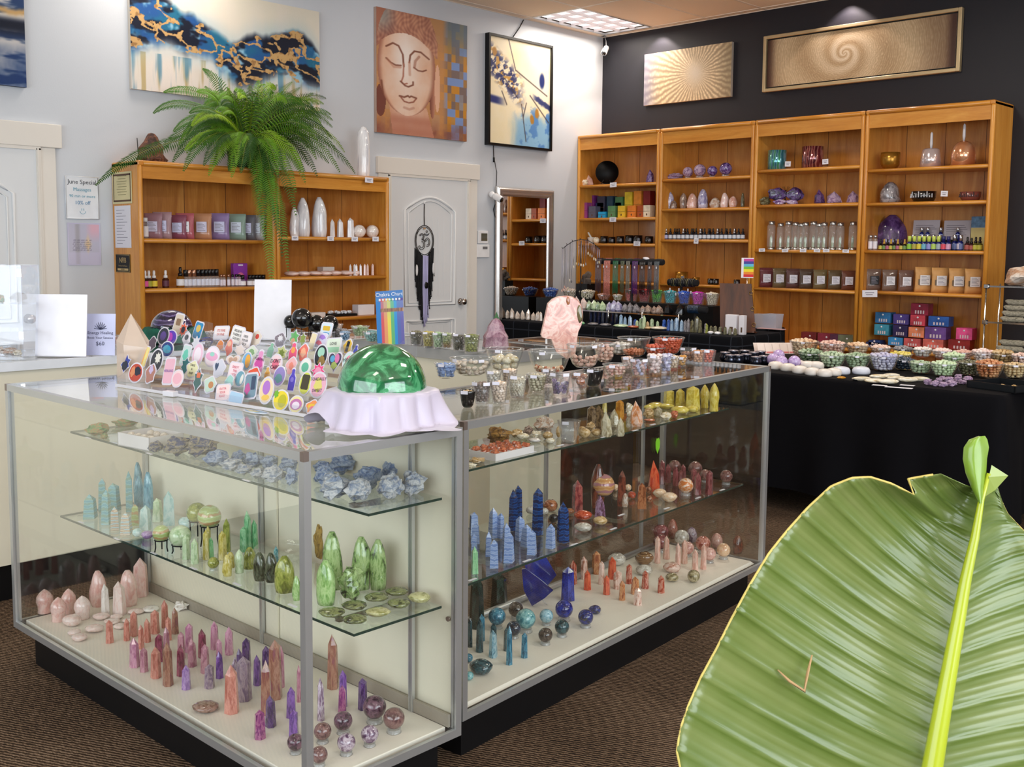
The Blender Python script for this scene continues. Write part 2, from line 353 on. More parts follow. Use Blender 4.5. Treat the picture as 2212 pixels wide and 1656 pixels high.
# ---------------------------------------------------------------- pictures
def fb(x, y, s=0, o=4):
    v = 0; a = .5
    for _ in range(o): v += a*noise.noise(V((x, y, s))); x *= 2.03; y *= 2.03; a *= .5
    return v
def mixc(a, b, t): t = min(1, max(0, t)); return tuple(p+(q-p)*t for p, q in zip(a, b))
def sm(a, b, x): t = min(1, max(0, (x-a)/(b-a))); return t*t*(3-2*t)
CRM = (.90, .87, .80); NAVY = (.05, .08, .16); BLUE = (.13, .33, .58); SKY = (.55, .74, .84); GOLD = (.80, .64, .42); TEAL = (.12, .42, .55)
def ink(u, v, seed=0):
    x, y = u*4, v*1.8
    c = mixc((.93, .88, .84), CRM, v+fb(x*2, y*.4, 3+seed))
    if v < .34:   # drips
        d = fb(x*7, y*.6, 9+seed); c = mixc(c, (.72, .62, .38), sm(.05, .28, d)*.7); c = mixc(c, (.35, .55, .66), sm(.08, .3, fb(x*6, y*.5, 17+seed))*.8)
    crest = .80-.22*u+.16*sin(u*8+1)*.6+.20*fb(x*1.3, 0, 5+seed); base = .50-.26*u+.22*fb(x*1.6, .4, 6+seed)+.10*sin(u*9)
    band = sm(crest+.05, crest-.04, v)*sm(base-.16, base, v)
    halo = sm(crest+.22, crest-.02, v)*sm(base-.3, base-.05, v)
    c = mixc(c, SKY, halo*.55*(.6+.8*fb(x, y, 7+seed)))
    n = fb(x*1.8+fb(x, y, 1)*1.5, y*2.2, 11+seed); b = mixc(BLUE, TEAL, .5+n*2); b = mixc(b, SKY, sm(.08, .28, fb(x*2.5, y*2.5, 12+seed))); b = mixc(b, NAVY, sm(-.02, .12, fb(x*1.5, y*3, 13+seed)+.05))
    c = mixc(c, b, band)
    g = abs(fb(x*1.4+.4*fb(x*2, y*2, 2), y*2.4+u*1.2, 21+seed)); g2 = fb(x*5, y*5, 22+seed)
    if band > .5 and g < .045+.07*g2+.035*fb(x*1.1, y*1.1, 31): c = mixc(GOLD, (.62, .46, .28), sm(.05, .2, fb(x*12, y*12, 5))) 
    return c
def canvas(y0, y1, z0, z1, fn, nu, nv, desc, px, edge='d8cfc2', name='painting', dep=.035, frame=None):
    w, h = y1-y0, z1-z0; t = empty(name, (0, (y0+y1)/2, z0)); tag(t, desc, 'painting', px)
    mk('canvas_edge', MB().box((.002, -w/2, 0), (dep-.001, w/2, h)), M('canvas_'+edge, edge, .7), t)
    art('painted_face', w, h, nu, nv, fn, t, mat=attr_mat('painted_canvas', .5, .3), loc=(dep, 0, 0))
    if frame:
        f = MB(); b = .022
        for a, c in (((0, -w/2-b, -b), (dep+.02, -w/2, h+b)), ((0, w/2, -b), (dep+.02, w/2+b, h+b)), ((0, -w/2, -b), (dep+.02, w/2, 0)), ((0, -w/2, h), (dep+.02, w/2, h+b))): f.box(a, c)
        mk('frame', f, frame, t)
    return t
canvas(-5.21, -3.615, 2.52, 3.30, lambda u, v: ink(u, v), 330, 160, 'wide abstract canvas of blue ink waves with gold veins on cream', 480)
def ink2(u, v):
    x, y = u*2, v*2; c = mixc((.86, .83, .80), (.15, .25, .42), sm(-.05, .1, fb(x*1.2, y*5, 2)-.15+.1*(v < .62)))
    c = mixc(c, NAVY, sm(.5, .44, v)*sm(.3, .42, v)); c = mixc(c, GOLD, sm(.04, 0, abs(v-.53-.05*fb(x*3, 0, 4)))) if v < .6 else c
    return mixc(c, (.08, .2, .42), sm(.34, .2, v)*(.6+fb(x*3, y*2, 8))) if v < .36 else c
canvas(-6.85, -5.93, 2.445, 3.35, ink2, 120, 120, 'dark blue and gold abstract canvas cut off by the picture edge', 20, '16203a')
# seated-statue face portrait
def face(u, v):
    # background: orange and blue dabs
    bx, by = int(u*22), int(v*15); r = noise.noise(V((bx*.73+.3, by*1.31, 2.2))); r2 = noise.noise(V((bx*.41, by*.77, 9.1)))
    bg = mixc((.50, .42, .40), (.80, .55, .18), sm(-.1, .3, r)); bg = mixc(bg, (.50, .60, .80), sm(.12, .3, r2))
    bg = mixc(bg, (.42, .50, .56), sm(.62, .95, v)*.8)
    if u < .78: bg = mixc(bg, (.82, .58, .36), sm(.80, .70, u)*.85)
    if v < .18: bg = mixc(bg, (.55, .32, .28), sm(.2, .02, v)*(.5+fb(u*9, v*9, 3)))
    c = bg; n = fb(u*5, v*5, 4)
    SK = mixc((.95, .84, .76), (.88, .66, .52), .35+n+(.3-.5*u if u < .3 else (u-.3)*.8)); SK = mixc(SK, (.98, .93, .89), exp(-((u-.30)**2/.02+(v-.62)**2/.09)))
    # neck
    if v < .24 and .13+.5*(.24-v) < u+.35*(.24-v) and u < .55+.35*(.2-v): c = mixc(SK, (.72, .45, .36), .25+.5*sm(.22, .1, v)+.06*sin(v*60))
    # ear lobes
    for (ex, ey, ew, eh) in ((.04, .26, .055, .13), (.60, .36, .035, .2)):
        if ((u-ex)/ew)**2+((v-ey)/eh)**2 < 1: c = mixc((.45, .24, .20), (.85, .6, .48), (u-ex)/ew*.5+.5 if ex > .3 else .1)
    if ((u-.655)/.03)**2+((v-.42)/.2)**2 < 1: c = (.92, .72, .60)
    fx = .32; wdt = .31*sqrt(max(0, 1-((v-.56)/.44)**2)) if v > .56 else .31*sqrt(max(0, 1-((.56-v)/.40)**2.2))
    hair = v > .80-.9*(u-.35)**2 and u < .68
    if abs(u-fx) < wdt or (hair and u < .66-.9*max(0, v-.8)): 
        c = SK; c = mixc(c, (.62, .38, .30), sm(wdt*.80, wdt, abs(u-fx))*.8)
    hl = .83-1.35*(u-.30)**2
    if v > hl and v < 1.2 and (u-.33)**2*3.2+(v-.72)**2*2.2 < .34: c = mixc((.82, .60, .48), (.58, .36, .31), .45+.35*sin(u*110+3*sin(v*30))*sin(v*80+2*sin(u*40))+n*.9); c = mixc(c, (.62, .68, .66), sm(.25, .05, u)*sm(.75, .95, v)*.7)
    def stroke(pts, w, col, k=.9):
        nonlocal c
        d = 9
        for (a, b), (p, q) in zip(pts, pts[1:]):
            dx, dy = p-a, q-b; L = dx*dx+dy*dy; t = max(0, min(1, ((u-a)*dx+(v-b)*dy)/L)); d = min(d, hypot(u-a-dx*t, (v-b-dy*t)*1.38))
        c = mixc(c, col, (1-sm(w*.4, w, d))*k)
    BR = (.50, .29, .22)
    if abs(u-fx) < wdt:
        stroke([(.10, .70), (.17, .735), (.23, .72), (.275, .655), (.285, .56)], .014, BR); stroke([(.345, .60), (.355, .66), (.40, .70), (.47, .70), (.56, .655)], .014, BR)
        stroke([(.10, .605), (.15, .575), (.20, .56), (.255, .565)], .012, BR); stroke([(.11, .60), (.18, .545), (.25, .55)], .02, (.75, .5, .4), .5)
        stroke([(.395, .565), (.44, .545), (.49, .545), (.53, .56)], .012, BR); stroke([(.40, .565), (.41, .62), (.45, .66)], .02, (.65, .42, .34), .6)
        stroke([(.285, .58), (.28, .48), (.26, .435), (.285, .415), (.32, .425)], .012, (.70, .45, .37)); stroke([(.25, .435), (.30, .405), (.335, .40), (.385, .42), (.385, .445)], .013, BR)
        stroke([(.345, .60), (.35, .50)], .02, (.80, .58, .48), .6)
        stroke([(.24, .315), (.29, .31), (.33, .325), (.345, .315), (.365, .325), (.42, .315)], .014, BR); stroke([(.25, .31), (.29, .275), (.34, .268), (.39, .28), (.42, .312)], .012, (.6, .35, .28))
        stroke([(.29, .225), (.345, .215), (.39, .23)], .02, (.72, .48, .40), .5); stroke([(.27, .14), (.34, .125), (.41, .135), (.46, .155)], .028, BR, .75)
        stroke([(.05, .42), (.07, .30), (.13, .21), (.20, .16)], .014, BR, .8)
    return c
canvas(-3.035, -1.985, 2.405, 3.44, face, 150, 210, 'canvas portrait of a serene stone face with closed eyes on orange and blue', 925, 'b79a8a')
def brush(u, v):
    c = mixc((.95, .88, .70), (.96, .92, .84), .5+fb(u*3, v*3, 1)); x, y = u*2.5, v*3
    c = mixc(c, (.55, .72, .84), sm(.36, .2, v+.12*fb(x*2, y*2, 2))*sm(.30, .5, u+.1*fb(x*3, y, 3))); c = mixc(c, (.36, .55, .78), sm(.0, .15, fb(x*3, y*3, 7))*sm(.45, .3, v)*sm(.35, .6, u))
    d = v-(.78-.55*u); k = sm(.20, .08, abs(d-.02))*sm(.62, .35, u); s = fb(x*4+y*2, y*6-x*3, 5)
    c = mixc(c, (.16, .18, .38), k*sm(-.12, .05, s)); c = mixc(c, (.78, .60, .30), k*sm(.10, .2, fb(x*5, y*5, 6))); c = mixc(c, (.16, .20, .45), sm(.05, .02, abs(v-.42+.08*u))*sm(.30, .1, u))
    c = mixc(c, (.10, .16, .40), sm(.06, .03, hypot((u-.86), (v-.66)*.6))); c = mixc(c, (.14, .18, .40), sm(.04, .02, abs(v-.50+.32*(u-.7)+.03*s))*sm(.68, .78, u)*.9)
    for a, b, p, q in ((.3, 1, .42, .72), (.42, .72, .95, .52), (.25, .62, .45, .46), (.52, .40, .60, .05), (.60, .42, .55, .28), (.66, .5, .98, .26), (.2, .5, .28, .38)):
        dx, dy = p-a, q-b; t = max(0, min(1, ((u-a)*dx+(v-b)*dy)/(dx*dx+dy*dy))); dd = hypot(u-a-dx*t, v-b-dy*t); c = mixc(c, (.25, .2, .22), (1-sm(.003, .012, dd))*.8)
    for gx, gy in ((.70, .27), (.78, .33), (.08, .86)):
        c = mixc(c, (.70, .50, .22), sm(.045, .025, hypot(u-gx, (v-gy)*.8)+.02*fb(u*20, v*20, 3)))
    return c
canvas(-1.70, -.855, 2.42, 3.40, brush, 130, 180, 'black framed abstract canvas of cream with navy and sky blue strokes', 1135, '14151c', frame=BLKM)
def wallart(x0, x1, z0, z1, fn, nu, nv, desc, px, frame=None, edge='b9b0a4'):
    w, h = x1-x0, z1-z0; t = empty('wall_art', ((x0+x1)/2, 0, z0)); tag(t, desc, 'wall art', px)
    mk('canvas_edge', MB().box((-w/2, -.034, 0), (w/2, -.002, h)), M('canvas_'+edge, edge, .6), t)
    art('painted_face', w, h, nu, nv, fn, t, axis='Y', mat=attr_mat('metallic_paint', .38, .3), loc=(0, -.036, 0))
    if frame:
        f = MB(); b = .03; q = .012
        for a, c in (((-w/2-q-b, -.05, -q-b), (-w/2-q, -.004, h+q+b)), ((w/2+q, -.05, -q-b), (w/2+q+b, -.004, h+q+b)), ((-w/2-q, -.05, -q-b), (w/2+q, -.004, -q)), ((-w/2-q, -.05, h+q), (w/2+q, -.004, h+q+b))): f.box(a, c, bev=.004)
        mk('frame', f, frame, t); mk('dark_liner', MB().box((-w/2-q, -.02, -q), (w/2+q, -.001, h+q)), BLKM, t)
def radial(u, v):
    dx, dy = (u-.60)*2, v-.5; r = hypot(dx, dy); a = atan2(dy, dx); s = sin(a*46+1.6*noise.noise(V((r*9, a*6, 1))))*.5+.5; s *= .5+.5*noise.noise(V((a*14, r*30, 3)))+.3
    c = mixc((.62, .53, .42), (.93, .84, .68), s); c = mixc(c, (.76, .70, .62), exp(-r*r*22)); c = mixc(c, (.45, .47, .62), sm(.22, .0, u)*.6); return mixc(c, (.45, .40, .30), sm(.8, 1, u)*.5)
wallart(.57, 1.59, 2.88, 3.385, radial, 200, 100, 'rectangular textured canvas with gold strokes radiating from a pale centre', 1486)
def spiral(u, v):
    dx, dy = (u-.44)*3.5, v-.52; r = hypot(dx, dy)+1e-3; a = atan2(dy, dx)
    arm = .5+.5*sin(2*a*1+7.5*math.log(r+.03)); fine = .5+.5*sin(170*r+a*3+5*noise.noise(V((a*7, r*14, 1)))); fine *= .6+.6*noise.noise(V((a*22, r*22, 4)))
    c = mixc((.58, .46, .32), (.92, .83, .68), .42+.26*arm+.40*(fine-.4)); c = mixc(c, (.98, .95, .90), exp(-r*r*7)*.35*arm)
    return mixc(c, (.30, .20, .16), sm(.06, 0, min(u, 1-u))*.8+sm(1.1, 1.9, r)*.35)
wallart(1.975, 3.69, 2.925, 3.345, spiral, 360, 100, 'long framed canvas with a pale gold swirl spiralling from its middle', 1860, M('champagne_frame', 'c9b48c', .35, .5))
# ---------------------------------------------------------------- bookcases
MAP = wood('honey_maple', 'c67c26', 'd99238', 'eaa94e'); MAPX = wood('honey_maple_cross', 'c27822', 'd58d33', 'e6a54a', 'X'); MAPY = wood('honey_maple_length', 'cb842e', 'dc9a42', 'ebb25c', 'Y')
PLY = wood('maple_ply_back', 'ac6624', 'c68034', 'da9a4c', 'Z', sc=.7)
def bookcase(loc, rot, w, d, top, shelves, desc, px, val=.145, base=.1, side=None):
    """origin at the front bottom edge's near end; x along the front, y into the depth"""
    t = empty('bookcase', loc, rot); tag(t, desc, 'bookcase', px, 'maple bookcases'); s = .028
    for x in (0, w-s):
        mk('side_panel', MB().box((x, .012, 0), (x+s, d, top-.012)), MAP, t)
    for x in (-.004, w-.038+.004-.0):
        p = MB().lathe([(.018, 0), (.018, top-.045), (.014, top-.032), (0, top-.03)], 12, cen=(x+.019, .014)); mk('front_post', p, MAP, t)
    mk('top_board', MB().box((0.0, .0, top-.035), (w, d, top), bev=.006), MAPX if rot == 0 or True else MAP, t)
    mk('cornice_rail', MB().tube([(.035, .0, top-.02), (w-.035, .0, top-.02)], .017, 8), MAPX, t)
    mk('valance', MB().box((.03, .008, top-.035-val+.035), (w-.03, .026, top-.035)), MAPX, t)
    bk = mk('back_panel', MB().box((s, d-.012, 0), (w-s, d-.004, top-.035)), PLY, t)
    for i in range(1, 6):
        if (i % 2): mk('back_batten', MB().box((s+(w-2*s)*i/6-.002, d-.0135, base), (s+(w-2*s)*i/6+.002, d-.012, top-.04)), M('dark_joint', '6b3d18', .6), t)
    for z in shelves:
        o = MB().box((s, .02, z-.028), (w-s, d-.012, z)); o.tube([(s, .018, z-.014), (w-s, .018, z-.014)], .0155, 8); mk('shelf', o, MAPX, t)
    mk('plinth', MB().box((s, .03, 0), (w-s, .05, base)), MAPX, t)
    return t
RB = ((2.085, 1.75, 1.492, 1.112, .63, .3), (2.108, 1.825, 1.533, 1.112, .63, .3), (2.149, 1.84, 1.442, 1.105, .62, .3), (2.108, 1.834, 1.446, 1.11, .635, .3))
FRONTY = -.39
for i, sh in enumerate(RB):
    bookcase((.006+1.038*i, FRONTY, 0), 0, 1.03, .388, 2.587, sh, 'tall honey maple bookcase against the charcoal wall, ' + ('first from the room corner', 'second from the room corner', 'third from the room corner', 'last at the open end')[i], 1300+i)
FRONTX = .39
for i, (y0, y1, sh) in enumerate(((-5.355, -4.275, (1.476, 1.135, .78, .4)), (-4.27, -3.19, (1.508, 1.203, .879, .4)))):
    bookcase((FRONTX, y0, 0), pi/2, y1-y0, .388, 2.0, sh, 'low honey maple bookcase on the pale wall, ' + ('under the fern with certificates on its side' if i == 0 else 'beside the white panelled door'), 400+i*200, val=.12)
# ---------------------------------------------------------------- glass showcases: local x along the length, y into the depth, z up
RA, RBt = .0137, .093; XA, YA = 5.2277, -7.4145; XB, YB = 5.1657, -6.8575; LA, LB = 1.676, 1.885; TOP = .965
def fA(u, w, z): c, s = cos(RA), sin(RA); return V((XA-u*c-w*s, YA-u*s+w*c, z))
def fB(u, w, z): c, s = cos(RBt), sin(RBt); return V((XB-u*s-w*c, YB+u*c-w*s, z))
ZD, ZLA, ZUA, ZLB, ZUB = .156, .491, .781, .487, .785
def showcase(loc, rot, L, D, desc, px, shelves, metal, mirror=False, back='cream', kick=.132, mid=None, stands=(), side='glass'):
    t = empty('showcase', loc, rot, (-1 if mirror else 1, 1, 1)); tag(t, desc, 'showcase', px)
    h = .0215; b = .036
    def P(name, mb, mat, par=t): return mk(name, mb, mat, par)
    for nm, z0, z1 in (('top_rail', TOP-h, TOP), ('bottom_rail', kick, kick+h)):
        for a, c in (((0, 0), (L, .012)), ((0, D-.012), (L, D)), ((0, .012), (.012, D-.012)), ((L-.012, .012), (L, D-.012))):
            P(nm, MB().box((a[0], a[1], z0), (c[0], c[1], z1)), metal)
    for nm, z0 in (('top_lip', TOP-.0005), ):
        P(nm, MB().box((.012, .012, z0-.002), (L-.012, .02, z0)).box((.012, D-.02, z0-.002), (L-.012, D-.012, z0)).box((.012, .02, z0-.002), (.02, D-.02, z0)).box((L-.02, .02, z0-.002), (L-.012, D-.02, z0)), metal)
    for x, y in ((0, 0), (L-.02, 0), (0, D-.02), (L-.02, D-.02)): P('corner_post', MB().box((x, y, kick+h), (x+.02, y+.02, TOP-h)), metal)
    for x in (0, L-.0135): P('corner_cap', MB().box((x-.0006, -.0006, TOP-h-.0003), (x+.0141, .0141, TOP+.0003)), BRZ)
    P('glass_top', MB().box((.012, .012, TOP-.007), (L-.012, D-.012, TOP-.0015)), CLEAR)
    P('glass_front', MB().box((.02, .006, kick+h), (L-.02, .011, TOP-h)), CLEAR)
    for x in (.006, L-.011): P('glass_end', MB().box((x, .02, kick+h), (x+.005, D-.02, TOP-h)), CLEAR)
    if back == 'cream':
        P('back_panel', MB().box((.02, D-.012, kick+h), (L*.5, D-.006, TOP-h)), CREAM); P('back_panel', MB().box((L*.5-.02, D-.02, kick+h), (L-.02, D-.014, TOP-h)), CREAM)
        P('back_track', MB().box((.02, D-.03, ZD), (L-.02, D-.022, ZD+.035)), M('grey_track', 'a39a8d', .5))
        P('lock_hole', MB().lathe([(.007, 0), (.007, .004)], 12, cen=(0, 0)), BRZ).matrix_local = Matrix.Translation((.03, D-.02, .45)) @ Matrix.Rotation(pi/2, 4, 'X')
    elif back == 'glass': P('sliding_glass_door', MB().box((.02, D-.012, kick+h), (L*.52, D-.007, TOP-h)), CLEAR); P('sliding_glass_door', MB().box((L*.48, D-.022, kick+h), (L-.02, D-.017, TOP-h)), CLEAR); P('back_track', MB().tube([(.03, D-.05, ZD+.012), (L-.03, D-.05, ZD+.012)], .012, 8), ALU)
    P('deck', MB().box((.03, .03, kick+.004), (L-.03, D-.03, ZD), bev=.012 if back == 'glass' else .002), WHT)
    P('plinth', MB().box((.05, .05, 0), (L-.05, D-.04, kick)), BLK)
    for u in stands:
        P('shelf_standard', MB().box((u-.008, D-.034, ZD), (u-.001, D-.024, TOP-h)).box((u+.001, D-.034, ZD), (u+.008, D-.024, TOP-h)), ALU)
        for z in range(1, 24, 1):
            pass
    for z, w0, u0, u1 in shelves:
        P('glass_shelf', MB().box((u0+.002, w0+.002, z-.006), (u1-.002, D-.045, z)), SHELFG)
        e = MB().box((u0, w0, z-.0062), (u1, w0+.002, z+.0002)).box((u0, w0+.002, z-.0062), (u0+.002, D-.045, z+.0002)).box((u1-.002, w0+.002, z-.0062), (u1, D-.045, z+.0002)); P('shelf_edge', e, GEDGE)
        for u in stands:
            P('shelf_bracket', MB().poly([(w0+.05, z-.008), (D-.03, z-.008), (D-.03, z-.034), (w0+.09, z-.022), (w0+.06, z-.02), (w0+.048, z-.014)], .003, axis='X').box((0, w0+.05, z-.0085), (.006, w0+.07, z-.006)), CHR).location = (u-.0015, 0, 0)
    return t
showcase((XA, YA, 0), RA, LA, .50, 'aluminium framed glass showcase with cream back holding pink and green crystals', 400, [(ZUA, .211, .03, 1.665), (ZLA, .164, .03, 1.66)], ALU, mirror=True, stands=(.168, .892, 1.633))
showcase((XB, YB, 0), pi/2+RBt, LB, .50, 'aluminium framed glass showcase with see-through back holding blue and red crystals', 1300, [(ZUB, .15, .02, 1.82), (ZLB, .06, .02, 1.79)], ALU, back='glass', stands=(.32, 1.0, 1.68))
def counter(name, a, b, desc, px, front=None, top=ALU, body=CREAM, kick=.15, kickm=BLK, rim=.035):
    t = empty(name, (a[0], a[1], 0)); w, d = b[0]-a[0], b[1]-a[1]; tag(t, desc, 'showcase', px)
    mk('body', MB().box((.02, .02, kick), (w-.02, d-.02, TOP-rim)), body, t); mk('plinth', MB().box((.05, .05, 0), (w-.05, d-.05, kick)), kickm, t)
    mk('top_rail', MB().box((0, 0, TOP-rim), (w, .02, TOP)).box((0, d-.02, TOP-rim), (w, d, TOP)).box((0, .02, TOP-rim), (.02, d-.02, TOP)).box((w-.02, .02, TOP-rim), (w, d-.02, TOP)), top, t)
    mk('glass_top', MB().box((.02, .02, TOP-.012), (w-.02, d-.02, TOP-.002)), CLEAR, t); mk('inner_deck', MB().box((.02, .02, TOP-rim+.002), (w-.02, d-.02, TOP-rim+.006)), M('pale_grey_deck', 'c9ccd2', .4), t)
    return t
WRIM = M('white_painted_rim', 'dfe3ea', .4); GRIM = M('grey_rim', 'a8a8a9', .4, .3)
counter('showcase', (2.36, -9.2), (2.9, -5.0), 'pale counter with white rim carrying the clear acrylic tower and blank sign', 60, top=WRIM)
counter('showcase', (2.92, -5.5), (3.9, -4.98), 'cream counter with grey rim behind the green half sphere carrying cups of stones', 900, top=GRIM, rim=.05)
counter('showcase', (3.4, -4.95), (3.93, -4.45), 'black sided counter with bronze rim behind the pink stone slab', 1160, top=BRZ, body=BLK, rim=.02)
# ---------------------------------------------------------------- cloth-covered tables
def clothmat(key, c, plaid=False):
    t = NT(key); t.set(rough=.85, spec=.12); co = t.coords('Object')
    if plaid:
        a = t.wave(co, 1.6, 0, 0, 1, 'X'); b = t.wave(co, 1.6, 0, 0, 1, 'Z'); c3 = t.wave(co, 1.6, 0, 0, 1, 'Y')
        def line(w): m_ = t.new('ShaderNodeMath', operation='GREATER_THAN'); m_.inputs[1].default_value = .994; t.l(w, m_.inputs[0]); return m_.outputs[0]
        s1 = t.new('ShaderNodeMath', operation='ADD'); t.l(line(a), s1.inputs[0]); t.l(line(b), s1.inputs[1]); s2 = t.new('ShaderNodeMath', operation='ADD'); t.l(s1.outputs[0], s2.inputs[0]); t.l(line(c3), s2.inputs[1])
        t.col(t.ramp(s2.outputs[0], [(0, c), (1, '2c3038')]))
    else: t.b.inputs['Base Color'].default_value = lin(c)
    return t.m
BCLOTH = clothmat('black_cloth', '0a090d'); BPLAID = clothmat('black_plaid_cloth', '0d0f14', True)
def draped(x0, x1, y0, y1, zt, hem, desc, px, mat, flare=.05, seed=0):
    """table under a cloth to near the floor: flat top, rounded edge, folds that deepen towards the hem"""
    t = empty('draped_table', ((x0+x1)/2, (y0+y1)/2, 0)); tag(t, desc, 'table', px); hx, hy = (x1-x0)/2, (y1-y0)/2
    per = []; st = .03
    def side(ax, ay, bx, by, nx, ny):
        n = int(hypot(bx-ax, by-ay)/st)
        for i in range(n): f = i/n; per.append((ax+(bx-ax)*f, ay+(by-ay)*f, nx, ny))
    side(-hx, -hy, hx, -hy, 0, -1); side(hx, -hy, hx, hy, 1, 0); side(hx, hy, -hx, hy, 0, 1); side(-hx, hy, -hx, -hy, -1, 0)
    N = len(per); rows = [(0, 0), (.006, .006), (.012, .02)]+[(.012+.0*k, .02+(zt-hem-.02)*k/10) for k in range(1, 11)]
    vs = []
    for r, (off, dz) in enumerate(rows):
        k = max(0, r-2)/10
        for i, (x, y, nx, ny) in enumerate(per):
            corner = max(0, 1-min(hypot(abs(x)-hx, abs(y)-hy), .25)/.25)
            o = off+k*(flare*(.5+.5*sin(i*.55+seed+2*noise.noise(V((i*.07, seed, 0)))))+.05*corner+.03*noise.noise(V((i*.12, seed, 1))))
            vs.append((x+nx*o, y+ny*o, zt-dz))
    fs = [(r*N+i, (r+1)*N+i, (r+1)*N+(i+1) % N, r*N+(i+1) % N) for r in range(len(rows)-1) for i in range(N)]; fs.append(tuple(range(N)))
    mb = MB(); mb.add(vs[:], fs[:-1], 0, True); mb.add(vs[:N], [tuple(range(N))], 0, False); mk('tablecloth', mb, mat, t)
    for sx in (-1, 1):
        for sy in (-1, 1): mk('leg', MB().lathe([(.016, 0), (.016, zt-.03)], 8, cen=(sx*(hx-.12), sy*(hy-.08))), BLKM, t)
    mk('table_top', MB().box((-hx+.012, -hy+.012, zt-.03), (hx-.012, hy-.012, zt-.004)), BLK, t); return t
ZT = .76
draped(.12, 2.74, -1.66, -.92, ZT, .02, 'table under a black plaid cloth carrying crystal points and jewellery stands', 1300, BPLAID, .012, 1)
draped(1.75, 2.5, -.86, -.50, ZT+.01, .02, 'small plaid covered table behind, holding clear plastic bins', 1690, BPLAID, .01, 2)
draped(3.34, 5.42, -3.6, -2.45, ZT, .13, 'long table under a plain black cloth crowded with glass bowls of stones', 1900, BCLOTH, .035, 5)
# ---------------------------------------------------------------- mirror, wall boards, door hanging
mz0, mz1, my0, my1 = .35, 2.02, -1.60, -.79
t = empty('wall_mirror', (.03, (my0+my1)/2, mz0)); tag(t, 'tall silver framed mirror reflecting the bookcase beside the panelled door', 'mirror', 1130); w = (my1-my0)/2; h = mz1-mz0
SILV = M('silver_leaf_frame', 'c9c4c0', .25, .8, .05); b = .09; 
prof = [(0, .0), (.012, .03), (.03, .038), (.05, .028), (.062, .034), (.085, .016), (.09, .008)]
for nm, quad in (('frame_side', ((-w, 0, -w, h), )), ('frame_side', ((w, h, w, 0), )), ('frame_top', ((-w, h, w, h), )), ('frame_bottom', ((w, 0, -w, 0), ))):
    (ya, za, yb, zb), = quad; mbq = MB(); vs = []
    for (yy, zz) in ((ya, za), (yb, zb)):
        iy = -1 if yy > 0 else 1; iz = 1 if zz == 0 else -1
        for d, q in prof: vs.append((q, yy+iy*d, zz+iz*d))
    n = len(prof); mbq.add(vs, [(i, i+1, n+i+1, n+i) for i in range(n-1)], 0, True); mk(nm, mbq, SILV, t)
mk('mirror_glass', MB().box((.004, -w+b, b), (.007, w-b, h-b)), M('mirror_silvering', 'e8e8e8', .01, 1, 0), t)
t = empty('whiteboard', (.004, -5.572, 1.605)); tag(t, 'small whiteboard with handwritten massage special and a smiley beside the bookcase', 'whiteboard', 175)
mk('board', MB().box((0, -.115, 0), (.006, .115, .29), bev=.003), M('gloss_white', 'eef1f6', .15, coat=.6), t); fr = MB()
fr.tube([(.006, -.112, .003), (.006, .112, .003), (.006, .112, .287), (.006, -.112, .287)], .005, 6, close=True); mk('frame', fr, M('white_plastic', 'f2f2f4', .3), t)
XR = (pi/2, 0, pi/2)
INK, TINK = M('black_ink', '2c2c38', .5), M('teal_ink', '4f9fb8', .5)
for s, z, sz, m_ in (('June Special', .25, .042, INK), ('Massages', .2, .034, TINK), ('90 min or more', .155, .028, TINK), ('10% off', .11, .036, M('blue_ink', '2f7fae', .5))): letter(s, sz, m_, t, (.0075, 0, z), XR)
sm_ = MB().tube([(.0075, .02*cos(a), .055+.02*sin(a)) for a in [pi+pi*.0+i*pi/8 for i in range(9)]], .0012, 4).box((.007, -.009, .058), (.008, -.006, .072)).box((.007, .006, .058), (.008, .009, .072)); mk('smiley', sm_, TINK, t)
def flyer(u, v):
    c = mixc((.78, .77, .84), (.90, .72, .78), sm(.5, .8, u)*sm(.5, .9, v)); c = mixc(c, (.62, .60, .60), sm(.12, .02, abs(u-.28))*.5); c = mixc(c, (.95, .82, .62), sm(.18, .0, abs(u-.62)+abs(v-.5)*.5))
    if .3 < v < .62 and int(v*60) % 3 == 0 and .1 < u < .75 and noise.noise(V((u*30, v*60, 1))) > -.1: c = (.45, .42, .5)
    return mixc(c, (.85, .82, .93), .4 if v < .3 else 0)
t = empty('flyer', (.003, -5.565, 1.29)); tag(t, 'laminated lilac and pink flyer taped on the wall below the whiteboard', 'flyer', 180); mk('sheet', MB().box((0, -.115, 0), (.002, .115, .29)), M('lilac_paper', 'cfcbe2', .2, coat=.6), t)
art('printed_face', .21, .27, 40, 60, flyer, t, mat=attr_mat('glossy_print', .12), loc=(.003, 0, .01)); 
# papers on the left bookcase's side (plane facing -Y at y=-5.357)
def paper_side(name, x0, x1, z0, z1, desc, px, base, build):
    t = empty(name, ((x0+x1)/2, -5.3565, z0)); tag(t, desc, name, px); w = x1-x0; mk('sheet', MB().box((-w/2, -.003, 0), (w/2, 0, z1-z0)), base, t); build(t, w, z1-z0)
YRt = (pi/2, 0, 0); TAN = M('certificate_paper', 'e0d3a2', .6); DBR = M('brown_print', '5a3f2c', .6); GREYI = M('grey_print', '8c8894', .6)
def cert(t, w, h):
    q = .014; mk('border', MB().box((-w/2+q, -.0042, q), (w/2-q, -.003, q+.012)).box((-w/2+q, -.0042, h-q-.012), (w/2-q, -.003, h-q)).box((-w/2+q, -.0042, q), (-w/2+q+.009, -.003, h-q)).box((w/2-q-.009, -.0042, q), (w/2-q, -.003, h-q)), DBR, t)
    for i in range(8): mk('text_line', MB().box((-w*.2-(i % 3)*.01, -.0042, h*.28+i*.018), (w*.2+(i % 2)*.012, -.003, h*.28+i*.018+.003)), M('tan_print', '8d8458', .6), t)
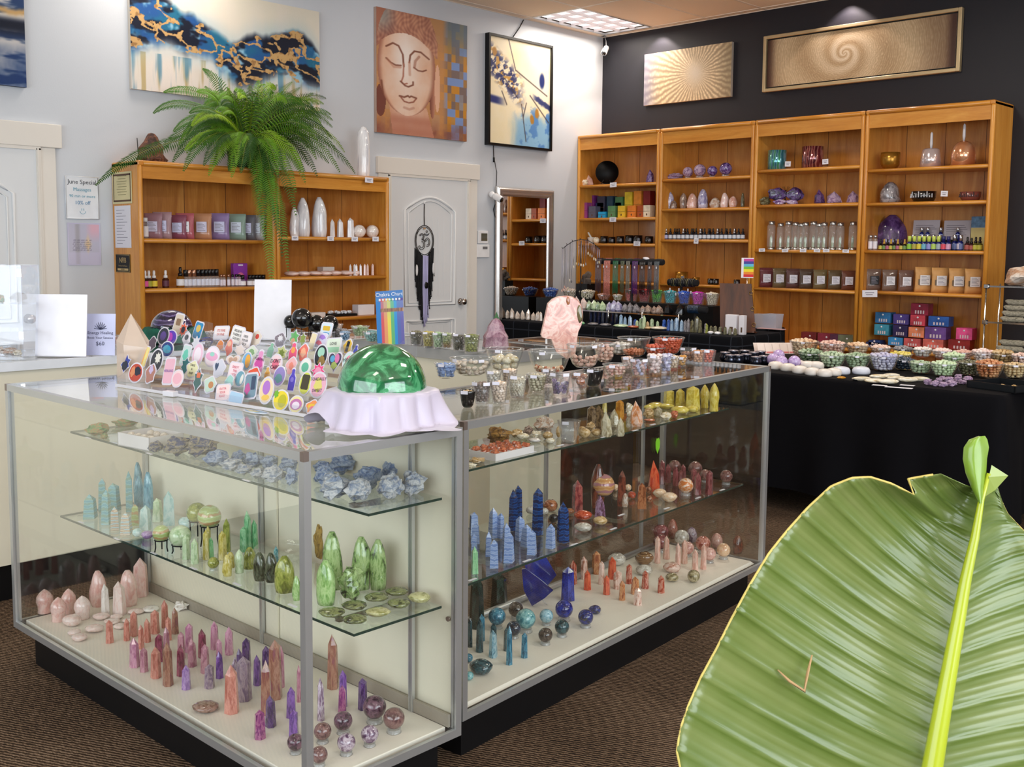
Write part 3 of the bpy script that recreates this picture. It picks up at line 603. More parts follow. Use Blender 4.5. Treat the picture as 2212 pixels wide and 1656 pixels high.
def lett(t, w, h):
    for i in range(12): mk('text_line', MB().box((-w*.38, -.0042, h*.1+i*.018*(1.15)), (-w*.38+w*(.35+.4*((i*7) % 5)/5), -.003, h*.1+i*.018*1.15+.003)), GREYI, t)
def nfib(t, w, h):
    G_ = M('gold_print', 'd8bb7e', .35, .4); letter('NFIB', .05, G_, t, (0, -.004, h*.66), YRt); letter('The Voice of Small Business', .0115, G_, t, (0, -.004, h*.36), YRt); mk('gold_bar', MB().box((-w*.38, -.0042, h*.1), (w*.38, -.003, h*.22)), G_, t); letter('MEMBER', .014, BLK, t, (0, -.0046, h*.16), YRt)
    mk('rim', MB().tube([(-w/2+.004, -.003, .004), (w/2-.004, -.003, .004), (w/2-.004, -.003, h-.004), (-w/2+.004, -.003, h-.004)], .002, 4, close=True), G_, t)
q0, q1 = aty(243, 376, -5.357), aty(284, 368, -5.357); z_ = lambda x, y: aty(x, y, -5.357).z
paper_side('certificate', q0.x, q1.x, z_(264, 440), z_(264, 371), 'cream certificate with dark scalloped border on the bookcase side', 264, TAN, cert)
paper_side('letter', aty(248, 450, -5.357).x, aty(282, 450, -5.357).x, z_(265, 535), z_(265, 444), 'white printed letter on the bookcase side below the certificate', 265, WPAPER, lett)
paper_side('plaque', aty(251, 560, -5.357).x, aty(281, 560, -5.357).x, z_(266, 588), z_(266, 549), 'black and gold member plaque on the bookcase side below the letter', 266, BLK, nfib)
def wallbox(name, px0, px1, py0, py1, desc, win, wc):
    a, b = atx(px0, py0, .01), atx(px1, py1, .01); t = empty(name, (0, (a.y+b.y)/2, b.z)); w, h = b.y-a.y, a.z-b.z; tag(t, desc, name, px0)
    mk('housing', MB().box((0, -w/2, 0), (.02, w/2, h), bev=.004), M('white_plastic', 'f2f2f4', .3), t); x0, x1, z0, z1 = win; mk('screen', MB().box((.019, -w/2+w*x0, h*z0), (.0212, -w/2+w*x1, h*z1)), wc, t)
wallbox('thermostat', 1032, 1053, 498, 526, 'white thermostat with dark screen on the wall, the upper of two', (.28, .9, .2, .8), M('dark_screen', '5a5748', .1, coat=.8))
wallbox('thermostat', 1029, 1056, 528, 556, 'white wall controller with small grey display, the lower of two', (.45, .82, .65, .85), M('grey_display', '77777a', .2))
def security(px, py, plane, desc, aim, cable):
    P = plane; t = empty('security_camera', P); tag(t, desc, 'camera', px); WP = M('white_plastic', 'f2f2f4', .3)
    a = V(aim).normalized(); base = V((0, 0, 0)); mk('mount', MB().ell((0, 0, 0), (.03, .03, .03), 12, 8), WP, t)
    mb = MB().lathe([(.0, -.05), (.022, -.047), (.031, -.03), (.033, .03), (.031, .05), (.027, .055)], 18); o = mk('housing', mb, WP, t, a*.07); o.rotation_euler = a.to_track_quat('Z', 'Y').to_euler()
    l = mk('lens', MB().lathe([(.0, .0), (.024, .0), (.024, .003), (.0, .004)], 16), M('lens_black', '111114', .08, coat=1), t, a*.1245); l.rotation_euler = o.rotation_euler
    if cable: mk('cable', MB().tube([V(c)-V(P) for c in cable], .0035, 6), BLKM if len(cable) > 3 else WP, t)
p = atx(1063, 420, .06); security(1070, 420, p, 'white bullet camera on the wall at the mirror corner', (.75, .1, -.35), [atx(1068, 345, .012), atx(1073, 372, .012), atx(1072, 400, .012), atx(1070, 440, .012), atx(1066, 452, .012), atx(1070, 470, .012)])
security(1308, 95, (.10, -.07, 3.50), 'white bullet camera in the room corner under the ceiling', (.35, -.75, -.55), [(.10, -.07, 3.52), (.08, -.05, 3.58), (.05, -.04, CEIL)])
t = empty('cable'); tag(t, 'black cable running down the wall behind the framed canvas', 'cable', 1100)
mk('cable_upper', MB().tube([atx(1131, 43, .01), atx(1122, 60, .012), atx(1108, 80, .02)], .005, 6), BLKM, t); t = empty('cable'); tag(t, 'thin black cord with inline plug below the framed canvas', 'cable', 1066); mk('cable_lower', MB().tube([atx(1065, 293, .012), atx(1066, 318, .012), atx(1067, 345, .012)], .004, 6), BLKM, t); mk('inline_plug', MB().tube([atx(1067, 340, .012), atx(1067, 350, .012)], .009, 6), BLKM, t)
# door hanging with the om sign
oc = atx(917, 520, .03); mp_ = mpp(oc); R_ = 33*mp_; t = empty('door_hanging', oc); tag(t, 'round black om sign with black and lavender yarn fringe on the white door', 'wall hanging', 917)
circ = lambda r, n=40: [(0, r*.80*cos(2*pi*i/n), r*sin(2*pi*i/n)) for i in range(n)]
mk('outer_ring', MB().tube(circ(R_), .0035, 6, close=True), BLKM, t); mk('inner_ring', MB().tube(circ(R_*.9), .003, 6, close=True), BLKM, t)
def om_curve():
    S = R_*.72; mb = MB(); P2 = lambda pts: [(0, a*S*.86, b*S) for a, b in pts]
    def arc(cx, cy, rx, ry, a0, a1, n=14): return [(cx+rx*cos(a0+(a1-a0)*i/n), cy+ry*sin(a0+(a1-a0)*i/n)) for i in range(n+1)]
    for k in (1, .62):
        mb.tube(P2(arc(-.38, .38, .34*k, .27*k, pi*.9, -pi*.5)), .0028, 5); mb.tube(P2(arc(-.40, -.34, .46*k, .46*k, pi*.5, -pi*.92)), .0028, 5)
        mb.tube(P2(arc(.42, -.12, .34*k, .40*k, pi*.95, -pi*.62)+[]), .0028, 5)
    mb.tube(P2([(-.4, .11), (-.1, .12), (.12, -.05), (.1, -.12)]), .0028, 5); mb.tube(P2(arc(.30, .72, .34, .24, pi*1.02, pi*2.0)+arc(.30, .66, .34, .05, 0, -pi, 6)), .0026, 5); mb.tube(P2(arc(.32, .84, .09, .1, 0, 2*pi)), .0026, 5)
    return mb
mk('om_sign', om_curve(), BLKM, t); mk('hanging_cord', MB().tube([(0, 0, R_), (0, -.003, R_+.09), (0, 0, R_+.19)], .004, 5), BLKM, t); mk('hook', MB().ell((0, 0, R_+.2), (.006, .008, .012)), M('white_plastic', 'f2f2f4', .3), t)
def strands(name, cols, y0, y1, n, z0f, lf, seed):
    random.seed(seed); mbs = MB()
    for i in range(n):
        f = i/(n-1); y = (y0+(y1-y0)*f)*R_; z = z0f(f)*R_; L = lf(f)*R_*rnd(.93, 1.04); x = rnd(-.008, .008); k = rnd(-.004, .004)
        mbs.tube([(x, y, z), (x+k, y+k, z-L*.5), (x, y-k*1.5, z-L*.96), (x, y-k*1.5, z-L)], [.0042, .0045, .004, .007], 4)
    return mk(name, mbs, cols, t)
LAV = M('lavender_yarn', 'b9b6de', .9); BY = M('black_yarn', '15151a', .9)
strands('lavender_fringe', LAV, -.22, .28, 24, lambda f: -.97, lambda f: 4.6-1.2*abs(f-.45), 3)
strands('black_fringe', BY, -.78, -.2, 22, lambda f: -.45-.5*f, lambda f: 2.2+2.3*f, 4); strands('black_fringe', BY, .3, .76, 20, lambda f: -.95+.5*f, lambda f: 3.9-1.9*f, 5)
for yy, zz in ((-.72, -1.9), (.72, -1.8)): mk('white_feather', MB().ell((.01, yy*R_, zz*R_), (.004, .014, .05), 8, 6, nz=.2), M('feather_white', 'e8e8ea', .8), t)
mk('dark_feather', MB().ell((.012, .1*R_, -2.9*R_), (.004, .022, .03), 8, 6, nz=.3), BLKM, t); mk('paper_tag', MB().box((0, -.012, R_*.75), (.002, .012, R_*.85)), M('kraft', 'c49a6c', .7), t)
# ---------------------------------------------------------------- minerals
ST = dict(
 rose=(('f0c0b8', 'f7d6cf', 'e8aea6'), 'pale rose'), rosec=(('f3d6cf', 'f8e6e0', 'ecc8c0'), 'milky pink'), white=(('efe6e0', 'f8f3ee', 'dccfca'), 'milky white'),
 peach=(('c97d6e', 'dd998a', 'b5665a'), 'salmon pink'), mauve=(('b5788c', 'cf9aa8', 'a06078'), 'mauve pink'), magenta=(('7c2748', 'a04a66', '5a1a30'), 'dark magenta'), pinkl=(('c987a6', 'dfa8c0', 'b06a92'), 'lilac pink'),
 brownm=(('93604e', 'b0806c', '8a4a58'), 'brownish mauve'), lilac=(('9a76b4', 'bd9cd0', '7e5a9c'), 'lilac'), dpurp=(('4a3060', '6e5088', '33204a'), 'dark purple'), purp=(('6a3f90', '8a5cae', '4e2c74'), 'bright purple'),
 grpurp=(('8a7488', 'a8949e', '6f5876'), 'grey mauve'), magp=(('8a3a78', 'b06a90', '682a60'), 'magenta purple'), amsph=(('4a3040', '7a5868', '2e1c2c'), 'deep plum'), brsph=(('6b4a4c', '8d6a66', '503436'), 'brownish plum'),
 mottl=(('8a7088', 'cfc0cc', '5a3c5e'), 'white flecked purple'), slabbr=(('8a6458', 'b09082', '6a463c'), 'reddish brown'),
 carib=(('78b0bc', 'a8d0cc', '8fb0a0'), 'sea blue banded'), aqua=(('4a98b4', '7cbcd0', '2f7a96'), 'bright aqua'), teald=(('3f8088', '9ab8a8', '54503e'), 'mottled teal'), carbr=(('d8cbb4', 'a8714c', 'bcd4da'), 'cream and brown banded'), grye=(('b0c078', 'c4d4a0', 'c09a6a'), 'yellow green'), paqua=(('b8dcd8', 'd8ece6', 'a0ccc8'), 'pale aqua'), pgreen=(('c4dcb0', 'dcecc8', 'a8c894'), 'pale green'),
 olive=(('8a9440', 'b0b45c', '6a7030'), 'olive green'), yelgr=(('c8b858', 'dcd088', 'a89a40'), 'yellow mottled'), mint=(('7cc08a', 'a4d8a8', '5ca470'), 'mint green'), darkgr=(('3a4430', '5e6650', '20281c'), 'dark mossy green'), pren=(('7a9a58', 'aac084', '2a3420'), 'green and black mottled'), prenl=(('8cb46a', 'b4d090', '6a944c'), 'translucent green'), palm=(('5e6440', '8e9460', '2c3020'), 'smoky green'), palmy=(('b4b078', 'd4d09c', '8c8c50'), 'yellowish green'), amberr=(('a0803c', 'c4a050', '6f5424'), 'amber'),
 celes=(('7f92b4', 'b9c4d4', '5f749c'), 'crystalline grey blue'), celesw=(('a8b0bc', 'dcdcdc', '7c8ca8'), 'whitish blue'), azur=(('2f3a6c', 'b8a888', '4c5078'), 'dark blue and tan'), grnor=(('8cac6c', 'c48c60', '6c9058'), 'green and orange'),
 lace=(('94aede', 'c0d0f0', '7c98d0'), 'pale blue banded'), agblue=(('0a3a78', '1c62b0', '052450'), 'deep blue banded'), redag=(('b43a1c', 'd8603c', '8a2412'), 'glossy red'), brag=(('8c4c2c', 'b87850', '5c2c18'), 'reddish brown'), clr=(('b8b0a4', 'd8d4cc', '9c9488'), 'clear smoky'), redtw=(('8c3a3c', 'b06058', '64242a'), 'brick red'), dkred=(('5a261c', '84402c', '3a1610'), 'dark red brown'), creamr=(('e8c8a4', 'f4dcc4', 'd89c70'), 'cream and orange'), mook=(('c89058', 'd8b080', 'b07880'), 'orange and pink banded'), redor=(('d0482a', 'e06a44', 'b0321c'), 'orange red'), maroon=(('7a3a3e', '965458', '5c262c'), 'maroon'), marsph=(('6c4442', '8c605a', '4c2c2c'), 'dark maroon'), orwh=(('d88440', 'f0e0d0', 'c86a24'), 'orange and white'), amcl=(('7c4c70', 'b494b8', '4c2434'), 'purple crusted'),
 pinkq=(('e0b0a0', 'eccabc', 'd49c8c'), 'blush pink'), redmot=(('a85a4c', 'd09484', '803428'), 'red mottled'), pinksph=(('d09890', 'e4bcb0', 'b87c74'), 'pink mottled'), peachs=(('e0b48c', 'ecccac', 'd09c80'), 'peach'), agpink=(('dcb0a0', 'f0d8cc', 'b0705c'), 'pale pink mottled'), agred=(('b0442c', 'd8a08c', '8c2c1c'), 'red and cream'), agor=(('b8683c', 'd8a070', '8c4424'), 'orange brown'), brbowl=(('7c5838', 'a88458', '5c3c24'), 'brown banded'), mott2=(('8c8058', 'c8bc9c', '645a3c'), 'brown and cream speckled'),
 lapis=(('12227c', '1c3aa8', '0c1654'), 'royal blue'), lapisd=(('1c2050', '34408c', '54543c'), 'blue and olive'), tealb=(('2c6c88', '5898b0', '1c4c64'), 'teal blue'), tealsp=(('5c9ca4', '94c4c4', '3c7884'), 'light teal'), dkteal=(('1c3c44', '3c6068', '10262c'), 'dark teal'), navys=(('1c2838', '38485c', '101824'), 'dark navy'), dkbr=(('3c3430', '5c5048', '241e1c'), 'dark brown'), obgr=(('16241f', '2c4038', '0c1612'), 'very dark green'), bluemot=(('7cb0c4', 'b0d0dc', '4c7c94'), 'light blue mottled'),
 smoky=(('5c4830', '846c4c', '382818'), 'dark smoky'), smokc=(('b4a888', 'd0c8b0', '8c8060'), 'pale smoky'), citr=(('c07c18', 'dc9c34', 'a86410'), 'deep orange'), orpt=(('e0a078', 'f0d0c0', 'c87020'), 'orange and white'), yell=(('dcc44c', 'ecdc7c', 'c8ac38'), 'lemon yellow'), tan=(('c09c64', 'dcc094', 'a07c48'), 'honey tan'), whty=(('e4d8bc', 'f4ecdc', 'd0b888'), 'cream white'), goldcl=(('7c5420', 'b8883c', '50340f'), 'golden brown crusted'), orr=(('b85c3c', 'd08058', '98442c'), 'orange'), geode=(('e8dcd0', 'c0906c', 'f0e8e0'), 'white and rusty'), druz=(('7c7c54', 'a8a480', '585838'), 'grey green druzy'),
 jade=(('2c8450', '5cb478', '1c6440'), 'emerald green'), ameth=(('5c4088', '9080b4', '2c2040'), 'purple and white'), obsid=(('0a0a0c', '141418', '060608'), 'glossy black'), rhodo=(('e0a898', 'f0ccbc', 'c88478'), 'salmon pink swirled'), fluor=(('b08098', 'c8a0b0', '906080'), 'mauve'), lava=(('5c3424', '90583c', '3c2018'), 'rough brown'), selen=(('e8e8ec', 'f8f8fa', 'd0d0d8'), 'satiny white'), quartz=(('d8c8b8', 'ecdfd2', 'c4b0a0'), 'translucent cream'),
 lavs=(('c0a4d8', 'd4bce8', 'ac90c8'), 'lavender'), amet2=(('a080a8', 'd0b8d0', '745480'), 'pale purple'), lilacw=(('b0acd0', 'dcd8e8', '8c88b4'), 'lilac white'), greyq=(('787478', 'a8a4a8', '504c50'), 'smoky grey'), brq=(('8c7468', 'b8a090', '64504a'), 'brown grey'), dnavy=(('10142c', '20284c', '080a18'), 'midnight blue'), skyb=(('88a8cc', 'b4cce0', '6488b0'), 'sky blue'), cobalt=(('24489c', '4870c0', '183070'), 'cobalt blue'), sage=(('98b08c', 'c0d0b0', '748c6c'), 'sage green'), oliv2=(('5c5840', '848060', '3c3828'), 'grey olive'))
BAND = dict(carib=1.6, carbr=2, lace=1.8, agblue=2.2, mook=1, yelgr=0, brbowl=2, grye=.8)
ROUGHST = {'lava', 'goldcl', 'azur', 'grnor', 'druz', 'celes', 'celesw', 'amcl', 'geode', 'amberr', 'amet2'}
def SM(k): c = ST[k][0]; return stone(k+'_mineral', c[0], c[1], c[2], rough=.55 if k in ROUGHST else .14, bands=BAND.get(k, 0), bump=.5 if k in ROUGHST else 0, coat=.15 if k in ROUGHST else .6, scale=3.6 if k in ROUGHST else 3.2, stretch=(1, 1, .35) if k == 'selen' else (1, 1, 1))
def m_tower(n, var):
    def f():
        random.seed(var*31+n); mb = MB(); r0, r1, zs = .5, rnd(.36, .43), rnd(.78, .86); vs = []
        for z, r in ((0, r0*.94), (.012, r0), (zs, r1)):
            for i in range(n): a = 2*pi*i/n+.2*var; q = r*(1+.1*noise.noise(V((i*1.7, var, 0)))); vs.append((q*cos(a), q*sin(a), z+(rnd(-.02, .02) if z == zs else 0)))
        vs.append((rnd(-.06, .06), rnd(-.06, .06), 1)); fs = [tuple(range(n-1, -1, -1))]
        for k in range(2):
            for i in range(n): j = (i+1) % n; fs.append((k*n+i, k*n+j, (k+1)*n+j, (k+1)*n+i))
        for i in range(n): fs.append((2*n+i, 2*n+(i+1) % n, 3*n))
        return mb.add(vs, fs)
    return f
def m_flame(): return MB().lathe([(.40, 0), (.43, .02), (.40, .15), (.42, .3), (.5, .5), (.46, .68), (.30, .84), (.12, .95), (0, 1)], 14)
def m_egg(): return MB().lathe([(.0, 0), (.2, .01), (.40, .12), (.5, .38), (.46, .62), (.30, .86), (.12, .97), (0, 1)], 14)
def m_free(var):
    def f():
        mb = MB(); n, K = 12, 10; vs = []; prof = [.42, .47, .5, .5, .49, .47, .44, .38, .28, .12]
        for k in range(K):
            for i in range(n): a = 2*pi*i/n; q = prof[k]*(1+.25*noise.noise(V((cos(a)+var*5, sin(a), k*.25)))); vs.append((q*cos(a), q*sin(a)*.75, k/(K-1)))
        fs = [tuple(range(n-1, -1, -1))]+[(k*n+i, k*n+(i+1) % n, (k+1)*n+(i+1) % n, (k+1)*n+i) for k in range(K-1) for i in range(n)]+[tuple((K-1)*n+i for i in range(n))]
        return mb.add(vs, fs, 0, True)
    return f
def m_rock(var, nz=.34, sm=False, nu=14, nv=10): return lambda: MB().ell((0, 0, .5), (.5, .5, .5), nu, nv, nz=nz, seed=var+1, ns=2.1, sm=sm)
def m_peb(var): return lambda: MB().ell((0, 0, .5), (.5, .5, .5), 10, 7, nz=.13, seed=var+3, ns=.9)
def m_sphere(): return MB().ell((0, 0, .5), (.5, .5, .5), 28, 18)
def m_point(var):
    def f():
        random.seed(var+77); mb = MB(); n = 6; vs = []; lv = ((0, .42), (.12, .5), (.6, .42), (1, 0))
        for z, r in lv[:-1]:
            for i in range(n): a = 2*pi*i/n+var; q = r*(1+rnd(-.12, .12)); vs.append((q*cos(a), q*sin(a), z+(rnd(-.06, .06) if z > .2 else 0)))
        vs.append((rnd(-.1, .1), rnd(-.1, .1), 1)); fs = [tuple(range(n-1, -1, -1))]+[(k*n+i, k*n+(i+1) % n, (k+1)*n+(i+1) % n, (k+1)*n+i) for k in range(2) for i in range(n)]+[(2*n+i, 2*n+(i+1) % n, 3*n) for i in range(n)]
        return mb.add(vs, fs)
    return f
SHAPE = dict(T=('crystal_tower', 'faceted {} crystal tower', 'crystal'), Q=('crystal_tower', 'four-sided {} crystal tower', 'crystal'), F=('carved_stone', 'flame-shaped {} stone', 'stone'), E=('stone_egg', 'polished {} egg-shaped stone', 'stone'), G=('freeform_stone', 'freeform {} polished stone', 'stone'), R=('rough_rock', 'rough {} mineral rock', 'rock'), P=('palm_stone', 'flat polished {} palm stone', 'stone'), O=('crystal_point', 'stubby {} crystal point', 'crystal'), S=('stone_sphere', 'polished {} stone sphere', 'sphere'))
def getmesh(sh, k, var=0):
    m_ = SM(k); v = var % 5
    f = dict(T=m_tower(6, v), Q=m_tower(4, v), F=m_flame, E=m_egg, G=m_free(v), R=m_rock(v), P=m_peb(v), O=m_point(v), S=m_sphere)[sh]
    return cached((SHAPE[sh][0], sh, v if sh not in 'FES' else 0), f, [m_])
CNT = [0]
def geo(px, py, z, plane=None):
    P = atz(px, py, z) if plane is None else plane(px, py); d = P-CAMP; hz = hypot(d.x, d.y); th = atan2(-(z-CAMP.z), hz); return P, V((d.x/hz, d.y/hz, 0)), th, mpp(P)
def tall(sh, k, px, y0, y1, w, z, where, plane=None, ws=None, dz=0, name=None, desc=None, lab=True):
    """upright piece: tip at pixel row y0, foot at y1, w pixels wide, standing at height z"""
    P, hd, th, m_ = geo(px, y1, z, plane); Wd = w*m_*1.04; H = max(.012, ((y1-y0)*m_-.4*Wd*sin(max(th, 0)))/cos(th)); loc = P+hd*Wd*.42; loc.z = z+dz; CNT[0] += 1; v = CNT[0]
    n, d, c = SHAPE[sh]; D = Wd*(.62 if sh == 'G' else 1)
    o = mk(name or n, getmesh(sh, k, v), None, None, loc, rnd(0, 6.28) if sh in 'TQOFE' else YAW+rnd(-.3, .3), (Wd, Wd, H)); o.data.name
    tag(o, (desc or d).format(ST[k][1])+' '+where, c, px); return o
def lump(sh, k, px, py, w, h, z, where, plane=None, asp=.85, desc=None, name=None, lift=0):
    """lying or rounded piece given by its centre and apparent size in pixels"""
    P, hd, th, m_ = geo(px, py+h*.45, z, plane); W_, h_ = w*m_, h*m_; D = W_*asp; th = max(th, 0)
    H = sqrt(max((h_**2-(D*sin(th))**2), (.22*W_)**2))/cos(th); loc = P+hd*D*.45; loc.z = z+lift; CNT[0] += 1; n, d, c = SHAPE[sh]
    o = mk(name or n, getmesh(sh, k, CNT[0]), None, None, loc, YAW, (W_, D, H)); tag(o, (desc or d).format(ST[k][1])+' '+where, c, px); return o
RINGM = glass('ring_acrylic', 'f4f6f8', 1.46, body=.12)
def m_ring(): return MB().lathe([(.30, 0), (.36, .0), (.36, .04), (.30, .12), (.33, .22), (.30, .22), (.27, .12), (.30, .03)], 18, caps=False)
def sphere(k, px, py, d, z, where, stand='ring', plane=None, desc=None, legs=0):
    """ball given by its centre and apparent diameter; on an acrylic ring, an iron tripod or nothing"""
    P = atz(px, py+d*.4, z) if plane is None else plane(px, py); m_ = mpp(P); D = d*m_; g = {'ring': .17*D, None: 0, 'tripod': legs*m_}[stand]
    if plane is None:
        for _ in range(3): P = atz(px, py, z+g+D/2); m_ = mpp(P); D = d*m_; g = {'ring': .17*D, None: 0, 'tripod': legs*m_}[stand]
    o = mk('stone_sphere', getmesh('S', k), None, None, (P.x, P.y, z+g), rnd(0, 6), (D, D, D)); n, dd, c = SHAPE['S']; tag(o, (desc or dd).format(ST[k][1])+' '+where, c, px)
    if stand == 'ring': r = mk('ring_stand', cached('ring_stand', m_ring, [RINGM]), None, None, (P.x, P.y, z), 0, (D, D, D*.85)); tag(r, 'clear ring stand under '+ST[k][1]+' sphere '+where, 'stand', px)
    if stand == 'tripod':
        t = empty('tripod_stand', (P.x, P.y, z)); tag(t, 'black tripod under '+ST[k][1]+' sphere '+where, 'stand', px); r = D*.38
        mk('top_ring', MB().tube([(r*cos(a), r*sin(a), g+D*.11) for a in [2*pi*i/18 for i in range(18)]], .002, 5, close=True), BLKM, t)
        for i in range(3): a = 2*pi*i/3+.5; mk('leg', MB().tube([(r*cos(a), r*sin(a), g+D*.11), (r*.96*cos(a), r*.96*sin(a), g*.5), (r*1.12*cos(a), r*1.12*sin(a), .002)], .0022, 5), BLKM, t)
    return o
def zone(ox, oy, s): return lambda x, y=0: (ox+x/s, oy+y/s)
def talls(Z, s, rows, z, where):
    for r in rows: sh, k, x, y0, y1, w = r[:6]; a, b = Z(x, y1); tall(sh, k, a, Z(x, y0)[1], b, w/s, z, where)
def lumps(Z, s, rows, z, where):
    for r in rows: sh, k, x, y, w, h = r; a, b = Z(x, y); lump(sh, k, a, b, w/s, h/s, z, where)
# ---- left case, white deck
AD = 'on the left case deck'; Z2 = zone(40, 1180, 4.254); S2 = 4.254
talls(Z2, S2, [('F', 'rose', 245, 395, 625, 150), ('F', 'rose', 370, 468, 700, 140), ('F', 'rose', 465, 390, 625, 130), ('F', 'rosec', 590, 455, 680, 145), ('G', 'rose', 735, 230, 565, 145), ('T', 'rose', 1125, 110, 470, 140), ('G', 'rose', 1010, 225, 562, 165), ('T', 'white', 800, 345, 640, 85), ('T', 'rosec', 930, 325, 640, 120),
 ('T', 'peach', 838, 680, 892, 75), ('T', 'peach', 997, 665, 870, 58), ('T', 'peach', 1062, 598, 830, 68), ('T', 'peach', 1128, 720, 945, 62), ('T', 'peach', 1185, 665, 885, 62), ('T', 'peach', 1255, 585, 808, 82), ('T', 'peach', 1345, 495, 752, 68), ('T', 'peach', 1380, 650, 867, 62), ('T', 'brownm', 1440, 565, 808, 74),
 ('T', 'pinkl', 1068, 848, 1118, 92), ('T', 'mauve', 1155, 935, 1158, 78), ('T', 'peach', 1265, 930, 1218, 95), ('T', 'magenta', 1295, 810, 1065, 82), ('T', 'mauve', 1362, 745, 1000, 68), ('T', 'brownm', 1375, 890, 1290, 92), ('T', 'mauve', 1497, 790, 1040, 68), ('T', 'magenta', 1495, 910, 1197, 80), ('T', 'pinkl', 1570, 712, 980, 76), ('T', 'mauve', 1595, 855, 1112, 88), ('T', 'magenta', 1690, 765, 1030, 76), ('T', 'mauve', 1715, 905, 1172, 78), ('T', 'lilac', 1543, 1097, 1322, 85), ('T', 'grpurp', 1755, 1088, 1312, 92), ('T', 'purp', 1848, 970, 1217, 78), ('T', 'pinkl', 1803, 693, 952, 80), ('T', 'pinkl', 1845, 855, 1085, 62), ('T', 'pinkl', 1937, 745, 1002, 82), ('T', 'dpurp', 2095, 848, 1122, 82), ('T', 'dpurp', 2030, 945, 1190, 66)], ZD, AD)
lumps(Z2, S2, [('P', 'rosec', 490, 700, 180, 110), ('P', 'rosec', 700, 770, 170, 80), ('P', 'rosec', 510, 800, 130, 62), ('P', 'rosec', 560, 850, 150, 75), ('P', 'rosec', 860, 700, 150, 60), ('P', 'rosec', 930, 745, 120, 55), ('P', 'rosec', 1080, 610, 150, 60), ('P', 'white', 1210, 585, 170, 65), ('P', 'rosec', 760, 655, 160, 70), ('P', 'rosec', 900, 655, 120, 50), ('P', 'rosec', 1010, 690, 120, 45), ('R', 'white', 1490, 562, 130, 80)], ZD, AD)
Z3 = zone(380, 1300, 3.456); S3 = 3.456
talls(Z3, S3, [('T', 'mottl', 445, 420, 700, 62), ('T', 'grpurp', 510, 420, 748, 115), ('T', 'peach', 418, 485, 842, 108), ('T', 'purp', 608, 403, 628, 57), ('T', 'dpurp', 676, 335, 560, 66), ('T', 'brownm', 675, 455, 850, 82), ('T', 'brownm', 742, 300, 736, 102), ('T', 'mauve', 790, 335, 642, 45), ('T', 'dpurp', 708, 708, 942, 78), ('T', 'magp', 628, 815, 1032, 85), ('T', 'purp', 862, 643, 872, 76), ('T', 'purp', 880, 815, 1020, 72), ('T', 'mauve', 920, 480, 750, 40), ('T', 'brownm', 1172, 258, 657, 84), ('T', 'purp', 1247, 522, 790, 62), ('T', 'magp', 1243, 630, 835, 66), ('T', 'dpurp', 1395, 578, 812, 70), ('T', 'mottl', 1082, 580, 892, 60)], ZD, AD)
lumps(Z3, S3, [('P', 'slabbr', 222, 803, 205, 92)], ZD, AD)
for k, x, y, d in (('amsph', 1483, 782, 175), ('brsph', 1628, 866, 160), ('amsph', 1248, 885, 140), ('brsph', 1095, 963, 130), ('mottl', 1447, 985, 132), ('mottl', 1272, 1047, 137), ('amsph', 893, 1045, 126), ('brsph', 1070, 1138, 126)): sphere(k, *Z3(x, y), d/S3, ZD, AD)
# ---- left case, lower shelf
AL = 'on the left case lower shelf'; Z8 = zone(140, 880, 4.254)
talls(Z8, S2, [('Q', 'carib', 235, 795, 1030, 142), ('Q', 'carib', 350, 650, 960, 95), ('Q', 'carib', 385, 755, 1082, 102), ('Q', 'carib', 455, 695, 960, 130), ('Q', 'carib', 595, 585, 960, 82), ('G', 'aqua', 675, 505, 860, 78), ('G', 'aqua', 682, 628, 920, 92), ('G', 'aqua', 770, 595, 940, 100), ('G', 'teald', 905, 575, 850, 110), ('Q', 'carbr', 462, 912, 1132, 102), ('Q', 'carbr', 565, 960, 1178, 125), ('Q', 'grye', 650, 890, 1087, 92), ('Q', 'paqua', 742, 898, 1132, 120), ('Q', 'pgreen', 855, 832, 1057, 102), ('Q', 'paqua', 960, 768, 1092, 140),
 ('T', 'pgreen', 1115, 1170, 1400, 76), ('T', 'pgreen', 1195, 1205, 1442, 76), ('T', 'yelgr', 1300, 1125, 1402, 62), ('T', 'mint', 1345, 1190, 1392, 58), ('T', 'yelgr', 1320, 1085, 1300, 50), ('T', 'yelgr', 1450, 1135, 1405, 84), ('T', 'olive', 1490, 1020, 1330, 76), ('T', 'mint', 1642, 1095, 1330, 68), ('T', 'mint', 1680, 950, 1310, 76), ('T', 'mint', 1745, 1030, 1300, 62),
 ('G', 'yelgr', 1495, 1355, 1557, 88), ('F', 'pgreen', 1605, 1305, 1527, 92), ('G', 'olive', 1700, 1285, 1492, 112), ('G', 'yelgr', 1525, 1330, 1480, 80), ('G', 'darkgr', 1790, 1335, 1602, 122), ('G', 'darkgr', 1895, 1340, 1615, 112)], ZLA, AL)
lumps(Z8, S2, [('P', 'paqua', 665, 1158, 100, 80), ('P', 'lilac', 762, 1180, 120, 76), ('P', 'paqua', 1120, 1075, 150, 110)], ZLA, AL)
for k, x, y, d, st, lg in (('olive', 1215, 965, 190, 'tripod', 155), ('grye', 1328, 1000, 215, 'tripod', 165), ('grye', 885, 1155, 155, 'tripod', 95), ('pgreen', 1060, 1180, 200, 'tripod', 55), ('olive', 1365, 1425, 105, 'ring', 0)): sphere(k, *Z8(x, y), d/S2, ZLA, AL, st, legs=lg/S2)
ZA_ = zone(400, 920, 3.6); SA = 3.6
